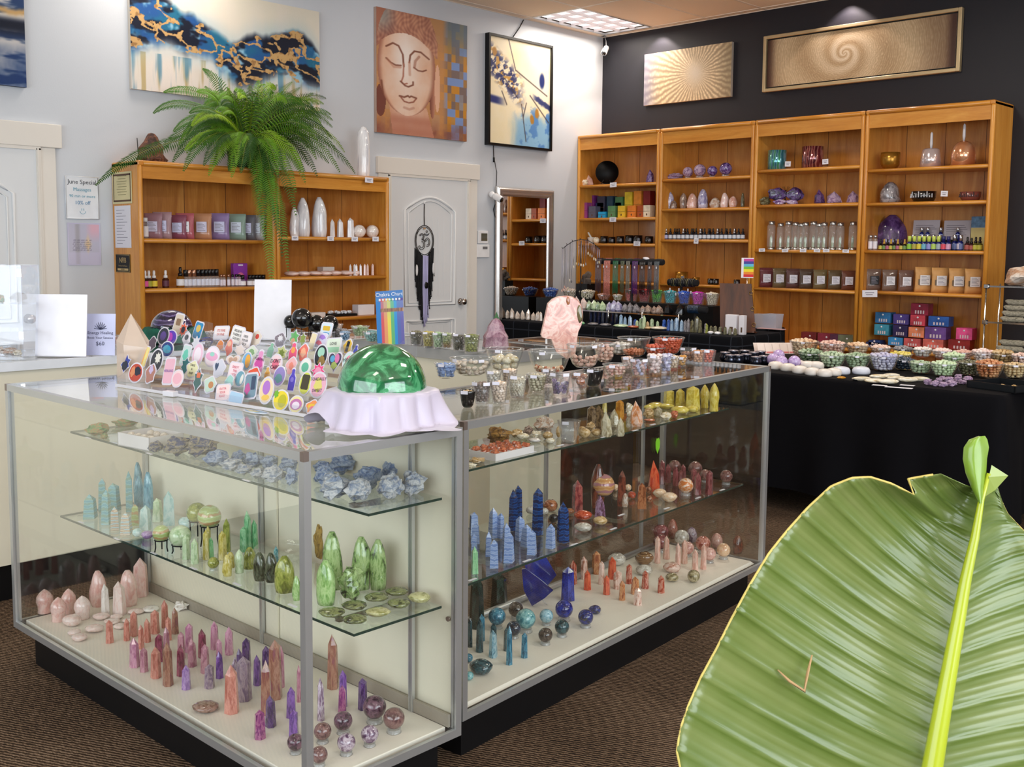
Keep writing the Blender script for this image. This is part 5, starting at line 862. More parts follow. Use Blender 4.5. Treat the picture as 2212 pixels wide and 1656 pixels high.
STK = [(350, 730, 34, 34, OV, '1c1c30', [(OV, '5a3c90', 0, 0, .5, .5)], '', 'round navy and purple sticker'), (382, 706, 26, 42, RC, 'd8c8b4', [(RC, '8c6a4a', 0, .1, .5, .3)], '', 'tan bookmark-shaped sticker'), (393, 716, 26, 30, SR, 'e0623c', [(OV, '1c1c30', 0, 0, .4, .4)], '', 'orange sunburst sticker'), (425, 718, 24, 34, RC, '2b8cc0', [(OV, 'ecc84c', 0, .1, .5, .4)], '', 'blue and yellow landscape sticker'),
 (366, 733, 36, 30, OV, '5a2cc0', [(OV, 'c03cc0', -.1, 0, .5, .6)], '', 'glossy violet oval sticker'), (358, 758, 38, 30, OV, '1c3a80', [(OV, '2ba0c0', 0, 0, .6, .5)], '', 'teal and navy oval landscape sticker'), (326, 745, 26, 26, BL_, '5c4658', [], '', 'dark mushroom sticker'), (300, 770, 20, 34, WH_, '3c8cc8', [], '', 'blue whale sticker'), (310, 775, 18, 40, RC, 'f4b450', [(RC, 'f0e090', .2, 0, .4, .9)], '', 'yellow and orange striped sticker'),
 (268, 790, 28, 36, LF, '2c3c9c', [(OV, '1c1c30', 0, -.1, .6, .5)], '', 'dark blue pineapple sticker'), (290, 810, 42, 38, OV, 'c0442c', [(BL_, '1c1c30', .1, .1, .5, .4), (BL_, 'e08c5c', -.2, 0, .3, .5)], '', 'round black and orange moth sticker'), (335, 785, 40, 46, OV, '2b2b33', [(SR, 'e8e4d8', .1, .1, .5, .5)], '', 'black oval daisy sticker'), (322, 812, 30, 38, BL_, 'b07868', [(BL_, 'c8b4d8', 0, .2, .4, .4)], '', 'pink and brown geode sticker'), (362, 808, 32, 52, RC, 'f0b8c8', [], 'HEALING', 'pink banner sticker reading healing'), (398, 795, 28, 34, LF, '2c7c80', [], '', 'teal leaf sticker'), (412, 802, 34, 34, BL_, 'e8e4b8', [], 'TAKE|A|NAP', 'cream sticker with small dark handwriting'),
 (400, 735, 24, 26, BL_, 'e4dce0', [(OV, '2b2b33', 0, .1, .5, .4)], '', 'white and black mushroom sticker'), (420, 745, 26, 28, SR, 'dcdce4', [], '', 'silver sunburst sticker'), (475, 722, 44, 26, RC, 'f6ecec', [], "IT'S FINE|I'M FINE", 'white sticker with red capital words'), (510, 728, 36, 34, RC, 'f6f2ec', [], 'BELIEVE|THERE IS|GOOD', 'cream sticker with black capital words'), (527, 740, 30, 34, RC, 'f6ecec', [], 'FREE|YOUR|SELF', 'white sticker with brush lettering'), (550, 735, 34, 32, BL_, 'e8dccc', [(OV, 'd84c40', .1, .1, .3, .3)], '', 'cream sticker with a red flower'),
 (398, 772, 24, 40, RC, 'c8dcd8', [(BL_, '6cc8b0', 0, 0, .6, .5)], '', 'holographic green rectangle sticker'), (424, 772, 34, 46, OV, 'f4c8dc', [(OV, 'f8ecf4', 0, 0, .6, .6)], '', 'pale pink oval sticker'), (455, 775, 42, 40, OV, 'f8e8f0', [(OV, 'f0b0d0', 0, 0, .8, .4), (OV, 'a0d8c8', 0, .1, .3, .2)], '', 'white oval sticker with pastel rainbow'), (472, 750, 22, 22, BL_, 'e88c4c', [], '', 'orange pottery sticker'), (492, 755, 22, 34, BL_, 'f08c80', [(OV, 'f4c0a0', 0, .2, .5, .3)], '', 'coral jellyfish sticker'), (515, 760, 30, 24, LF, 'e8d8d0', [], '', 'beige flower sticker'), (540, 765, 34, 26, BL_, 'dce4d0', [(BL_, '8cb07c', 0, 0, .5, .5)], '', 'cream sticker with sage sprigs'), (500, 782, 44, 26, HT, 'f0dcd0', [(HT, 'd0a890', 0, 0, .6, .6)], '', 'beige butterfly sticker'),
 (602, 738, 30, 28, BL_, '8c8088', [(SR, 'e8e4e8', 0, .1, .5, .5)], '', 'grey and white mushroom cluster sticker'), (632, 735, 24, 34, LF, '6cb868', [(BL_, 'e8b080', 0, -.2, .5, .4)], '', 'green palm tree sticker'), (651, 738, 16, 30, LF, '8c9c48', [], '', 'slim olive cactus sticker'), (672, 742, 14, 34, RC, 'f0e0b8', [], '', 'narrow cream ribbon sticker'), (702, 716, 30, 28, RC, 'd8e8f4', [(RC, 'e0b83c', 0, .1, .6, .3), (OV, '4c9cd8', 0, -.25, .6, .2)], '', 'pale blue arcade sticker'), (690, 738, 30, 28, RC, 'dcd8f0', [(BL_, 'e87c90', -.1, -.2, .5, .3), (BL_, 'a880d8', .1, .2, .5, .3)], '', 'lilac sticker with pink heart'), (717, 752, 40, 32, RC, 'e4f0dc', [(RC, 'a8dcb8', 0, -.2, .8, .3)], 'LOVE|', 'pale green sticker with the word love'), (748, 752, 22, 28, BL_, 'e0b848', [(RC, '2b2b33', 0, 0, .3, .7)], '', 'yellow and black bee sticker'), (765, 762, 14, 26, BO, '5058b0', [], '', 'indigo bottle sticker'),
 (605, 768, 30, 34, LF, 'c8cc90', [(LF, '7c8c3c', 0, 0, .5, .5)], '', 'olive green leafy sticker'), (582, 760, 20, 30, BO, '8cc0a0', [], '', 'green bottle sticker'), (630, 766, 26, 40, BO, 'f05c84', [(OV, 'f8a858', 0, .1, .4, .3)], '', 'hot pink lantern sticker'), (652, 766, 28, 34, BL_, 'f07c6c', [(BL_, 'f8b490', 0, 0, .5, .5)], '', 'coral shell sticker'), (690, 775, 36, 46, OV, '2b2b33', [(OV, 'a8d8c0', 0, .15, .5, .4), (BL_, 'a08040', .1, -.2, .5, .4)], '', 'black arch sticker with pale moon'), (720, 785, 40, 42, HT, '4c4458', [(OV, '5ca8d0', -.15, .1, .3, .3), (OV, 'e07cb0', .15, .1, .3, .4), (BL_, 'a8b860', 0, -.2, .4, .3)], '', 'heart sticker with planets and cactus'), (750, 790, 34, 44, OV, 'c8e4dc', [(BL_, 'f08ca0', 0, .1, .5, .4)], 'HAPPY|', 'mint oval sticker with pink bow'),
 (470, 800, 36, 34, BL_, 'd8d8e4', [(HT, '3c4c68', -.2, .1, .3, .5)], '', 'pale grey crystal sticker'), (505, 806, 38, 34, RC, 'fbe4e8', [], 'ENJOY|THE|LITTLE', 'pink sticker with red and orange words'), (530, 785, 30, 36, OV, '7cb4dc', [(OV, 'f4b040', .1, 0, .5, .7)], '', 'blue oval sticker with orange sun'), (556, 792, 32, 54, BO, 'e89cc8', [(BL_, 'd050a0', 0, 0, .6, .4)], 'PUSH ME|', 'pink and purple bottle sticker'), (592, 792, 36, 40, OV, 'f4d8dc', [(OV, 'e87890', 0, 0, .5, .5)], 'DONT|CARE', 'pale pink oval sticker with rainbow arch'), (626, 795, 30, 34, BL_, 'f4b8b8', [(BL_, 'f0907c', 0, 0, .4, .4)], '', 'peach flower sticker'), (656, 798, 30, 36, OV, 'f0f0e8', [(OV, '6cc0a0', 0, 0, .6, .5)], '', 'white and seafoam succulent sticker'), (684, 806, 38, 34, SR, 'f4508c', [(BL_, 'f8a0c0', 0, 0, .5, .4)], '', 'hot pink starfish sticker'),
 (380, 822, 36, 34, OV, 'f8d8d8', [(OV, 'f4b8c4', 0, 0, .7, .6)], '', 'pale pink rainbow arch sticker'), (424, 828, 26, 48, LF, '4c6c68', [(RC, 'e0744c', 0, .2, .4, .2)], '', 'dark teal hummingbird sticker'), (450, 835, 34, 32, BL_, 'c8dccc', [(OV, 'c88c5c', .1, 0, .4, .4)], '', 'mint snail sticker'), (492, 828, 26, 26, BL_, 'a8d8cc', [], '', 'pale teal cloud sticker'), (515, 822, 26, 32, OV, '78a8b8', [(OV, 'e8e8e0', .2, 0, .3, .6)], '', 'blue grey oval moon sticker'), (478, 852, 42, 32, RC, 'fbe0dc', [], 'OUTTA|YOUR|PLACE', 'cream sticker with bold pink words'), (506, 862, 40, 22, RC, 'b4d4ec', [], '', 'pale blue wave sticker'), (545, 815, 34, 32, BL_, 'e85c3c', [(OV, 'f4a080', 0, 0, .5, .4)], '', 'red campervan sticker'), (574, 812, 20, 30, BO, 'e0b060', [(RC, 'c88c30', 0, -.1, .5, .4)], '', 'golden honey jar sticker'), (600, 818, 32, 40, OV, '9c8cc8', [(BL_, '6c9ca0', 0, -.1, .6, .4)], '', 'lavender oval mountain sticker'),
 (628, 826, 22, 46, BO, '5848c0', [(OV, '8878d8', 0, 0, .4, .2)], '', 'indigo potion bottle sticker'), (656, 834, 32, 46, OV, 'dce060', [(RC, '4c4430', 0, .05, .6, .6)], '', 'lime sticker with dark label block'), (538, 840, 38, 50, RC, '7c98a8', [(BL_, 'c85c9c', -.2, -.1, .4, .4), (RC, '3c4c68', .2, .1, .3, .5)], '', 'slate and pink roller skate sticker'), (572, 850, 42, 52, OV, 'f4dcb0', [(OV, 'b878d0', 0, .1, .5, .5), (OV, 'f4c85c', 0, -.25, .5, .2)], '', 'cream oval sticker with purple fruit'), (684, 838, 46, 50, OV, 'f4b8cc', [(BL_, 'e8dc78', 0, 0, .45, .5)], 'TOADALLY||SWEET', 'pink oval sticker with a yellow toad'), (603, 870, 42, 40, OV, 'f4dc3c', [(OV, 'c8c030', .1, 0, .5, .6), (LF, '7cb83c', -.35, .2, .3, .4)], '', 'yellow lemon sticker'), (636, 878, 40, 34, OV, 'f4e4a0', [(OV, 'c87cb0', 0, 0, .8, .6), (OV, 'f4e4f0', 0, -.05, .5, .4)], '', 'rainbow oval sticker with stars'), (672, 885, 36, 30, BL_, 'f89c60', [(OV, 'f4c84c', 0, 0, .7, .5), (OV, 'f07c98', 0, -.1, .4, .4)], '', 'orange and pink rainbow sticker')]
random.seed(5)
for r in STK: sticker(*r[:9], tilt=rnd(-9, 9))
P = atz(553, 890, TOP); t = empty('sticker', P+V((0, 0, .001)), (0, 0, RROT-.05)); tag(t, 'large landscape sticker lying flat on the glass in front of the rack', 'sticker', 553); mk('border', MB().poly(shape('oval', .115, .04), .0014, axis='Z'), flat('f1eef4'), t); mk('printed_field', MB().poly(shape('oval', .10, .032), .0006, axis='Z'), flat('9cc4e4'), t, (0, 0, .0013)); mk('printed_motif', MB().poly([(-.05, 0), (-.01, -.013), (.02, 0), (-.01, .006)], .0004, axis='Z'), flat('e8d890'), t, (0, 0, .0018)); letter('MOUNTAINS', .014, flat('2f7cc0'), t, (.014, .003, .0023), (0, 0, 0))
P = atz(362, 856, TOP); o = mk('white_block', MB().box((-.024, 0, 0), (.024, .022, .016), bev=.001), M('white_acrylic', 'f0eef4', .25), None, P, RROT+.1); tag(o, 'small white block on the glass in front of the sticker rack', 'block', 362)
# satin cloth over a box, green half sphere on it
cc = fA(.175, .375, TOP); SAT = NT('white_satin'); SAT.b.inputs['Base Color'].default_value = lin('c9c0d2'); SAT.set(rough=.34, sheen=.3, spec=.5); SAT = SAT.m
def satin():
    mb = MB(); N, K = 128, 26; H = .102; vs = []
    for k in range(K+1):
        f = k/K
        for i in range(N):
            a = 2*pi*i/N; c_, s_ = cos(a), sin(a); rb = .124/(max(abs(c_)**3.2+abs(s_)**3.2, 1e-6)**(1/3.2))*(1+.02*sin(3*a))
            fold = .8*(abs(sin(5.5*a+1.3*sin(2*a)))*2-1)+.3*sin(17*a+2)+.5*noise.noise(V((c_*2.2, s_*2.2, 4)))
            if f < .45: r = rb*f/.45; z = H-.004*abs(noise.noise(V((c_*r*30, s_*r*30, 2))))-.006*sm(.36, .45, f)
            else:
                g = (f-.45)/.55; L = .112+.028*sin(4*a+.6)+.02*sin(2*a+2)+.012*sin(7*a); r = rb+.004+g*.012+fold*.020*g**.7+.022*g*g; z = H-.006-L*g*.99
                if z < .004: r += (.004-z)*.8; z = .004+.0025*(1+sin(5*a+9*g))
            vs.append((r*c_, r*s_, z))
    fs = [(k*N+i, k*N+(i+1) % N, (k+1)*N+(i+1) % N, (k+1)*N+i) for k in range(K) for i in range(N)]; mb.add(vs, fs, 0, True); return mb
t = empty('draped_box', cc, RA+.05); tag(t, 'box draped in glossy white satin cloth under the green half sphere', 'cloth', 840)
mk('satin_cloth', satin(), SAT, t); mk('box', MB().box((-.105, -.105, .002), (.105, .105, .094)), M('white_card', 'e9e4e4', .6), t)
JD = stone('jade_fluorite', '1c6c3e', '58a874', '145430', scale=13, rough=.05, dist=1.6, coat=1)
dome = MB(); pr = [(.1165*cos(a), .1165*sin(a)-.006) for a in [-.05+(pi/2+.05)*i/22 for i in range(23)]]; pr[-1] = (0, pr[-1][1]); dome.lathe(pr, 56)
pd = atz(853, 822, TOP+.102); o = mk('stone_half_sphere', dome, JD, None, (cc.x, cc.y, TOP+.104), 0, (1, 1, 1.0)); tag(o, 'big glossy green half sphere of veined stone on white satin', 'sphere', 853)
# ---------------------------------------------------------------- bowls and cups of stones
def bowlprof(r, h, foot=.42, th=.035, pw=.5):
    out = [(r*(foot+(1-foot)*(i/8)**pw), h*i/8) for i in range(9)]; return out
def tumb(rt, rb, h, n=20): t_ = .0012; return MB().lathe([(0, .0), (rb, 0), (rt, h), (rt-t_*1.3, h), (rb-t_, .004), (0, .004)], n, caps=False)
def gbowl(r, h, foot, n=28): o = bowlprof(r, h, foot); t_ = .003; return MB().lathe([(0, 0)]+o+[(a-t_, max(b, .006)) for a, b in o[::-1]]+[(0, .006)], n, caps=False)
def gsq(r, h): return MB().add([(-r*.7, -r*.7, 0), (r*.7, -r*.7, 0), (r*.7, r*.7, 0), (-r*.7, r*.7, 0), (-r, -r, h), (r, -r, h), (r, r, h), (-r, r, h), (-r*.92, -r*.92, h), (r*.92, -r*.92, h), (r*.92, r*.92, h), (-r*.92, r*.92, h), (-r*.62, -r*.62, .005), (r*.62, -r*.62, .005), (r*.62, r*.62, .005), (-r*.62, r*.62, .005)],
    [(3, 2, 1, 0), (12, 13, 14, 15)]+[(a+i, a+(i+1) % 4, b+(i+1) % 4, b+i) for a, b in ((0, 4), (4, 8), (8, 12)) for i in range(4)])
TAGM = M('white_tag', 'eae8f4', .5)
def container(kind, px, yr, yb, w, z, cont, word, where, fill=.8, size=None, plane=None, shp='P', tags=1, nmax=34, wb=.68, tilt=0, drop=0):
    """glass bowl, cup or tray: rim row yr, foot row yb, rim w pixels wide; filled with loose stones of its own"""
    P, hd, th, m_ = geo(px, yb, z, plane); r = w*m_/2; th = max(th, .03); H = max(.018, ((yb-yr)*m_-r*.55*sin(th))/cos(th)); loc = P+hd*r*.6*wb; loc.z = z
    nm = {'bowl': 'glass_bowl', 'cup': 'clear_cup', 'square': 'square_glass_dish', 'black': 'black_bowl'}[kind]; t = empty(nm, loc, YAW); cat = {'cup': 'cup', 'square': 'dish'}.get(kind, 'bowl')
    tag(t, {'bowl': 'round glass bowl', 'cup': 'clear tapered cup', 'square': 'square clear dish', 'black': 'black bowl'}[kind]+(' of '+word if word else ', nearly empty,')+' '+where, cat, px)
    me = {'bowl': lambda: gbowl(r, H, .45), 'cup': lambda: tumb(r, r*wb, H), 'square': lambda: gsq(r, H), 'black': lambda: gbowl(r, H, .5)}[kind]()
    mk('bowl_wall' if kind != 'cup' else 'cup_wall', me, M('black_glaze', '0d0d10', .12, coat=1) if kind == 'black' else (PLAS if kind != 'bowl' else CLEAR), t)
    if kind == 'bowl': mk('rim', MB().tube([(r*cos(a), r*sin(a), H) for a in [2*pi*i/28 for i in range(28)]], .0026, 5, close=True), RINGM, t)
    for i in range(tags):
        a = -pi/2+(-.35 if tags == 1 else (-.8, .5)[i]); o = mk('price_tag', MB().box((-.011, -.001, -.004), (.011, 0, .006)), TAGM, t, ((r+.001)*cos(a), (r+.001)*sin(a), H-.005), (0, 0, a+pi/2))
    if not cont: return t
    sz = size*m_ if size else r*.3; sz = max(sz, .006); random.seed(int(px*7+yb)); n = 0; zt = H*fill; lv = .005; k = 0; pts = []
    rad = lambda zz: (r*(.45+.55*(max(0, zz)/H)**.5) if kind in ('bowl', 'black') else r*(wb+(1-wb)*zz/H))*.93
    nmax = 150 if size is not None and size < 9.5 else nmax
    while lv < zt+sz*.3 and n < nmax:
        R_ = max(.001, rad(lv+sz*.4)-sz*.5); top = lv+sz*.62 >= zt; rings = [R_] if not top else [R_*f for f in (1, .62, .25) if R_*f > sz*.3 or f == 1]
        for rr in rings:
            c = max(1, int(2*pi*rr/(sz*.95)));
            for i in range(c):
                a = 2*pi*(i+.5*k)/c+rnd(-.1, .1)
                if n < nmax: pts.append((rr*cos(a), rr*sin(a), lv+rnd(0, sz*.15)+(R_-rr)*.25)); n += 1
        lv += sz*.62; k += 1
    ks = cont if isinstance(cont, list) else [cont]; mtx = t.matrix_basis
    small = size is not None and size < 9.5
    if small:
        mb = MB()
        for x, y, zz in pts: q = sz*rnd(.42, .56); mb.ell((x, y, zz+q*.8), (q, q*rnd(.7, 1), q*.8), 6, 5, nz=.2, seed=len(mb.v) % 11)
        o = mk('stone_chips', mb, SM(ks[0]), None, mtx @ V((0, 0, 0)), YAW, kind='stuff'); tag(o, 'heaped '+word+' filling the '+{'cup': 'cup', 'bowl': 'bowl', 'black': 'black bowl'}.get(kind, 'dish')+' '+where, 'stones', px); return t
    pts = [q for q in pts if q[1] < r*.25 or q[2] > zt-sz*.9]
    for i, (x, y, zz) in enumerate(pts):
        o = mk('tumbled_stone', getmesh(shp, ks[i % len(ks)], i), None, None, mtx @ V((x, y, zz)), (rnd(-.4, .4), rnd(-.4, .4), rnd(0, 6)), (sz*rnd(.9, 1.15), sz*rnd(.75, 1), sz*rnd(.6, .85)))
        tag(o, 'stone from the '+word+' in the '+{'bowl': 'glass bowl', 'cup': 'clear cup', 'square': 'clear dish', 'black': 'black bowl'}[kind]+' '+where, 'stone', px, 'stones in '+word+' container at '+str(int(px)), True); STN.append((o, t))
    return t
CH = []; STN = []
TB = 'on the right case top'; C_ = container
C_('bowl', 1018, 772, 812, 95, TOP, 'quartz', 'whitish tumbled stones', TB, size=14, tags=2); C_('bowl', 1090, 752, 802, 84, TOP, 'whty', 'cream egg-like stones', TB, size=21, fill=.55, shp='E', nmax=14); C_('bowl', 1186, 756, 808, 96, TOP, ['creamr', 'orr'], 'peach orange chunks', TB, size=10, fill=.6, shp='R'); C_('bowl', 1262, 743, 794, 78, TOP, 'pinkq', 'rose pink tumbled stones', TB, size=12, tags=2); C_('bowl', 1306, 742, 782, 50, TOP, 'pinkq', 'salmon pink stones', TB, size=11); C_('bowl', 1340, 742, 766, 52, TOP, 'white', 'bright white stones', TB, size=11); C_('bowl', 1369, 728, 770, 72, TOP, 'orr', 'few orange pieces', TB, size=8, fill=.15, nmax=12); C_('bowl', 1415, 750, 772, 44, TOP, 'redag', 'rust red flat stones', TB, size=9); C_('bowl', 1443, 728, 766, 70, TOP, ['redag', 'agor'], 'deep red orange stones', TB, size=7); C_('bowl', 1329, 786, 814, 55, TOP, ['agpink', 'pinksph'], 'pink and cream stones', TB, size=10)
C_('cup', 1041, 824, 872, 42, TOP, ['brq', 'greyq'], 'brown and grey stones', TB, size=9, tags=2); C_('cup', 1078, 822, 873, 40, TOP, 'creamr', 'peach cream stones', TB, size=8.5); C_('cup', 1117, 810, 859, 43, TOP, 'whty', 'tiny cream chips', TB, size=6); C_('bowl', 1160, 808, 848, 46, TOP, 'smokc', 'clear champagne stones', TB, size=9); C_('cup', 1210, 804, 854, 46, TOP, ['amet2', 'dpurp'], 'purple raw stones', TB, size=10, shp='R', tags=2); C_('cup', 1252, 803, 848, 42, TOP, 'brag', 'big brown stones', TB, size=20, fill=.6, nmax=5); C_('black', 1281, 796, 834, 46, TOP, 'greyq', 'dark chips', TB, size=6); C_('black', 1010, 842, 880, 36, TOP, 'tan', 'tan stones', TB, size=8)
C_('cup', 1380, 774, 814, 42, TOP, ['pinksph', 'lilacw'], 'lilac and pink tumbled stones', TB, size=10, tags=2); C_('cup', 1414, 766, 809, 36, TOP, 'rosec', 'pale pink stones', TB, size=11); C_('cup', 1438, 764, 806, 32, TOP, 'lilacw', 'milky lilac stones', TB, size=12); C_('cup', 1455, 768, 798, 26, TOP, 'creamr', 'apricot stones', TB, size=7); C_('cup', 1472, 770, 792, 26, TOP, 'citr', 'orange stones', TB, size=8); C_('cup', 1486, 750, 782, 38, TOP, 'brag', 'reddish stones', TB, size=9, fill=.5, tags=2); C_('square', 1508, 757, 786, 28, TOP, 'agor', 'rust brown stones', TB, size=8); C_('square', 1529, 755, 786, 30, TOP, 'redag', 'orange red stones', TB, size=8)
C_('cup', 1066, 800, 838, 36, TOP, 'whty', 'cream raw stones', TB, size=8); C_('cup', 1100, 797, 832, 36, TOP, 'creamr', 'mixed pale stones', TB, size=8); C_('cup', 1184, 796, 832, 34, TOP, 'brq', 'taupe stones', TB, size=8); C_('cup', 1355, 770, 800, 28, TOP, 'pinkq', 'blush stones', TB, size=8); C_('bowl', 963, 784, 818, 50, TOP, 'lace', 'periwinkle blue stones', TB, size=11, shp='R')
C_('cup', *Z4(1310, 0)[:1], Z4(0, 562)[1], Z4(0, 828)[1], 270/S4, ZUB, None, '', 'on the right case upper shelf', wb=.64)
# pink slab and its wooden foot; mauve crystal
fx, fy = 1218, 775; P = atz(fx, fy, TOP); m_ = mpp(P); Zs = zone(1160, 620, 4.809)
out = [(Zs(a, b)[0], Zs(a, b)[1]) for a, b in [(290, 92), (200, 100), (140, 125), (90, 175), (65, 300), (38, 430), (22, 500), (35, 530), (80, 545), (130, 548), (150, 600), (190, 690), (300, 760), (390, 720), (402, 620), (412, 520), (420, 470), (452, 400), (467, 320), (462, 240), (440, 180), (400, 130), (350, 102)]]
t = empty('stone_slab', P+V((-.02, .03, 0)), YAW+.1); tag(t, 'tall free-shaped pink banded stone slab standing on the right case glass top', 'stone slab', 1212); pts = [((a-fx)*m_, (fy-b)*m_) for a, b in out]
n = len(pts); vs = []; 
for y_, k in ((0, .97), (.006, 1), (.022, 1), (.028, .97)): vs += [(a*k, y_, b*k+.12*(1-k)) for a, b in pts]
mb = MB().add(vs, [tuple(range(n-1, -1, -1))[::-1], tuple(3*n+i for i in range(n-1, -1, -1))]+[(k*n+(i+1) % n, k*n+i, (k+1)*n+i, (k+1)*n+(i+1) % n) for k in range(3) for i in range(n)])
mk('slab', mb, stone('rhodo_slab', 'e2a494', 'f2d0c2', 'c88e82', scale=14, rough=.2, dist=2), t); mk('hollow', MB().ell((.01, -.001, .245), (.008, .003, .017), 10, 8, nz=.2), SM('brag'), t); mk('rim_crust', MB().ell((.062, -.001, .19), (.012, .003, .035), 12, 8, nz=.4), SM('mott2'), t)
P = atz(1068, 757, TOP); m_ = mpp(P); o = mk('mauve_crystal', MB().lathe([(.40, 0), (.5, .1), (.46, .3), (.47, .42), (.34, .6), (.30, .75), (.15, .93), (0, 1)], 9, sm=False), stone('mauve_crystal_m', 'b08a9c', 'cdb0bc', '8c6478', scale=4, rough=.12), None, P+V((-.02, .03, 0)), .3, (62*m_, 50*m_, 70*m_)); tag(o, 'mauve pyramid-shaped crystal cluster on the grey rimmed counter', 'crystal', 1067)
o = mk('green_sprout', MB().poly([(-.012, 0), (0, .03), (.012, 0), (0, -.006)], .004), M('dark_green_leaf', '3c6c3c', .5), None, atz(1062, 757, TOP)+V((-.03, .06, 68*m_)), YAW); tag(o, 'small dark green pointed tip showing above the mauve crystal', 'ornament', 1062)
# ---------------------------------------------------------------- counters behind: tower case, signs, spheres, cups
def card(px0, px1, yt, yb, z, mat, desc, cat='sign', lean=-.12, name='sign', th=.004, plane=None, yaw=0, back=None, px=None):
    P = atz((px0+px1)/2, yb, z) if plane is None else plane((px0+px1)/2, yb); m_ = mpp(P); w, h = (px1-px0)*m_, (yb-yt)*m_
    t = empty(name, V((P.x, P.y, z+.0015)), (lean, 0, YAW+yaw)); tag(t, desc, cat, px or (px0+px1)/2); mk('sheet', MB().box((-w/2, 0, 0), (w/2, th, h)), mat, t); return t, w, h
t, w, h = card(76, 186, 636, 771, TOP, M('white_acrylic', 'f0eef4', .25), 'blank white slanted sign standing on the pale counter beside the clear tower'); mk('foot', MB().box((-w/2, 0, 0), (w/2, .09, .003)), M('white_acrylic', 'f0eef4', .25), t)
t, w, h = card(548, 628, 619, 750, TOP, M('white_acrylic', 'f0eef4', .25), 'blank white slanted sign standing behind the sticker rack', plane=lambda x, y: atz(588, 735, TOP)); mk('foot', MB().box((-w/2, 0, 0), (w/2, .09, .003)), M('white_acrylic', 'f0eef4', .25), t)
t, w, h = card(184, 248, 678, 768, TOP, M('lilac_paper2', 'c9cdee', .4), 'lilac flyer with a lotus line drawing and a sixty dollar offer', name='flyer'); LK = M('navy_print', '3a3c5c', .5)
for i in range(9):
    a = pi*(i+.5)/9; mk('lotus_petal', MB().tube([(.0, -.001, h*.62), (w*.10*cos(a)-w*.02*sin(a), -.001, h*.62+w*.10*sin(a)), (w*.22*cos(a), -.001, h*.62+w*.26*sin(a)), (w*.13*cos(a)+w*.03*sin(a), -.001, h*.62+w*.10*sin(a)), (0, -.001, h*.62)], .0009, 4), LK, t)
for s, zz, sz in (('Energy Healing', .54, .018), ('Book Your Session', .42, .014), ('$60', .28, .024)): letter(s, sz, LK, t, (0, -.0012, h*zz), (pi/2, 0, 0))
# clear tower case, partly out of the frame
P = atz(-6, 778, TOP); m_ = mpp(P); t = empty('acrylic_tower_case', (P.x-.03, P.y+.0, TOP), YAW); tag(t, 'clear acrylic tower case with shelves at the end of the pale counter', 'display case', 10); w, h, d = 128*m_, 205*m_, .16
for a, b in (((-w/2, 0, 0), (w/2, .003, h)), ((-w/2, d, 0), (w/2, d+.003, h)), ((-w/2, 0, 0), (-w/2+.003, d, h)), ((w/2-.003, 0, 0), (w/2, d, h))): mk('wall', MB().box(a, b), ACR, t)
for f in (.02, .30, .58, .985): mk('shelf', MB().box((-w/2+.004, .004, h*f), (w/2-.004, d-.004, h*f+.004)), ACR, t)
for zz in (.22, .88): mk('hinge', MB().box((w/2-.014, -.004, h*zz), (w/2+.004, .0, h*zz+.03)), CHR, t)
for i, (f, k, xx, s) in enumerate(((.02, 'quartz', -.02, .05), (.02, 'geode', .03, .045), (.02, 'whty', .06, .03), (.58, 'grnor', -.01, .05), (.985, 'orr', -.05, .04))): o = mk('rough_rock', getmesh('R', k, i), None, None, t.matrix_basis @ V((xx, .07, h*f+.004)), i, (s*1.3, s, s*.7)); tag(o, '{} mineral rock in or on the clear tower case'.format(ST[k][1]), 'rock', 10+i)
TC = 'on the pale counter'; C_('bowl', 228, 725, 765, 58, TOP, ['pinkq', 'mauve'], 'pink and mauve stones', TC, size=9); C_('cup', 190, 728, 764, 30, TOP, ['amet2', 'mauve'], 'purple and pink stones', TC, size=9)
# amethyst half sphere on green velvet
P = atz(372, 716, TOP+.0); m_ = mpp(P); VEL = M('green_velvet', '0f5a48', .75, var=.4, scale=30)
def vel():
    mb = MB(); N, K = 60, 12; vs = []
    for k in range(K+1):
        for i in range(N):
            a = 2*pi*i/N; f = k/K; r = .115*min(1, f*1.6)+max(0, f-.6)*.04*(1+.5*sin(7*a)); z = .075-max(0, f-.6)*.17-.012*abs(sin(6*a+f*5)); vs.append((r*cos(a)*1.25, r*sin(a)*.9, max(z, .003)))
    return mb.add(vs, [(k*N+i, k*N+(i+1) % N, (k+1)*N+(i+1) % N, (k+1)*N+i) for k in range(K) for i in range(N)], 0, True)
LP_ = V((2.62, -6.30, TOP)); LP_ = atz(374, 738, TOP)
o = mk('velvet_cloth', vel(), VEL, None, LP_, YAW); tag(o, 'crushed dark green velvet cloth under the purple half sphere', 'cloth', 374)
dm = MB().lathe([(.5*cos(a), .5*sin(a)) for a in [pi/2*i/14 for i in range(14)]]+[(0, .5)], 32); r = 88*mpp(LP_); o = mk('stone_half_sphere', dm, stone('purple_fluorite', '3a2c58', '8c7cb0', '1c1428', scale=5, rough=.06, coat=1, bands=1.2), None, LP_+V((-.01, .0, .066)), .4, (r, r, r*.9)); tag(o, 'polished purple and white banded half sphere on green velvet', 'sphere', 370)
for k, x, y, w, h in (('lapis', 412, 672, 26, 18), ('amet2', 330, 665, 22, 16), ('amet2', 318, 682, 18, 12), ('dpurp', 402, 680, 18, 14)): lump('R', k, x+34, y+66, w, h, TOP, 'behind the green velvet', desc='{} rough rock')
P = atz(480, 735, TOP); o = mk('gift_pouch', MB().ell((0, 0, .025), (.03, .02, .028), 12, 8, nz=.2).box((-.018, -.022, .0), (.018, -.019, .035)), M('organza', 'c4b0c0', .5), None, P, YAW); tag(o, 'small pink pouch with a picture card behind the sticker rack', 'pouch', 480)
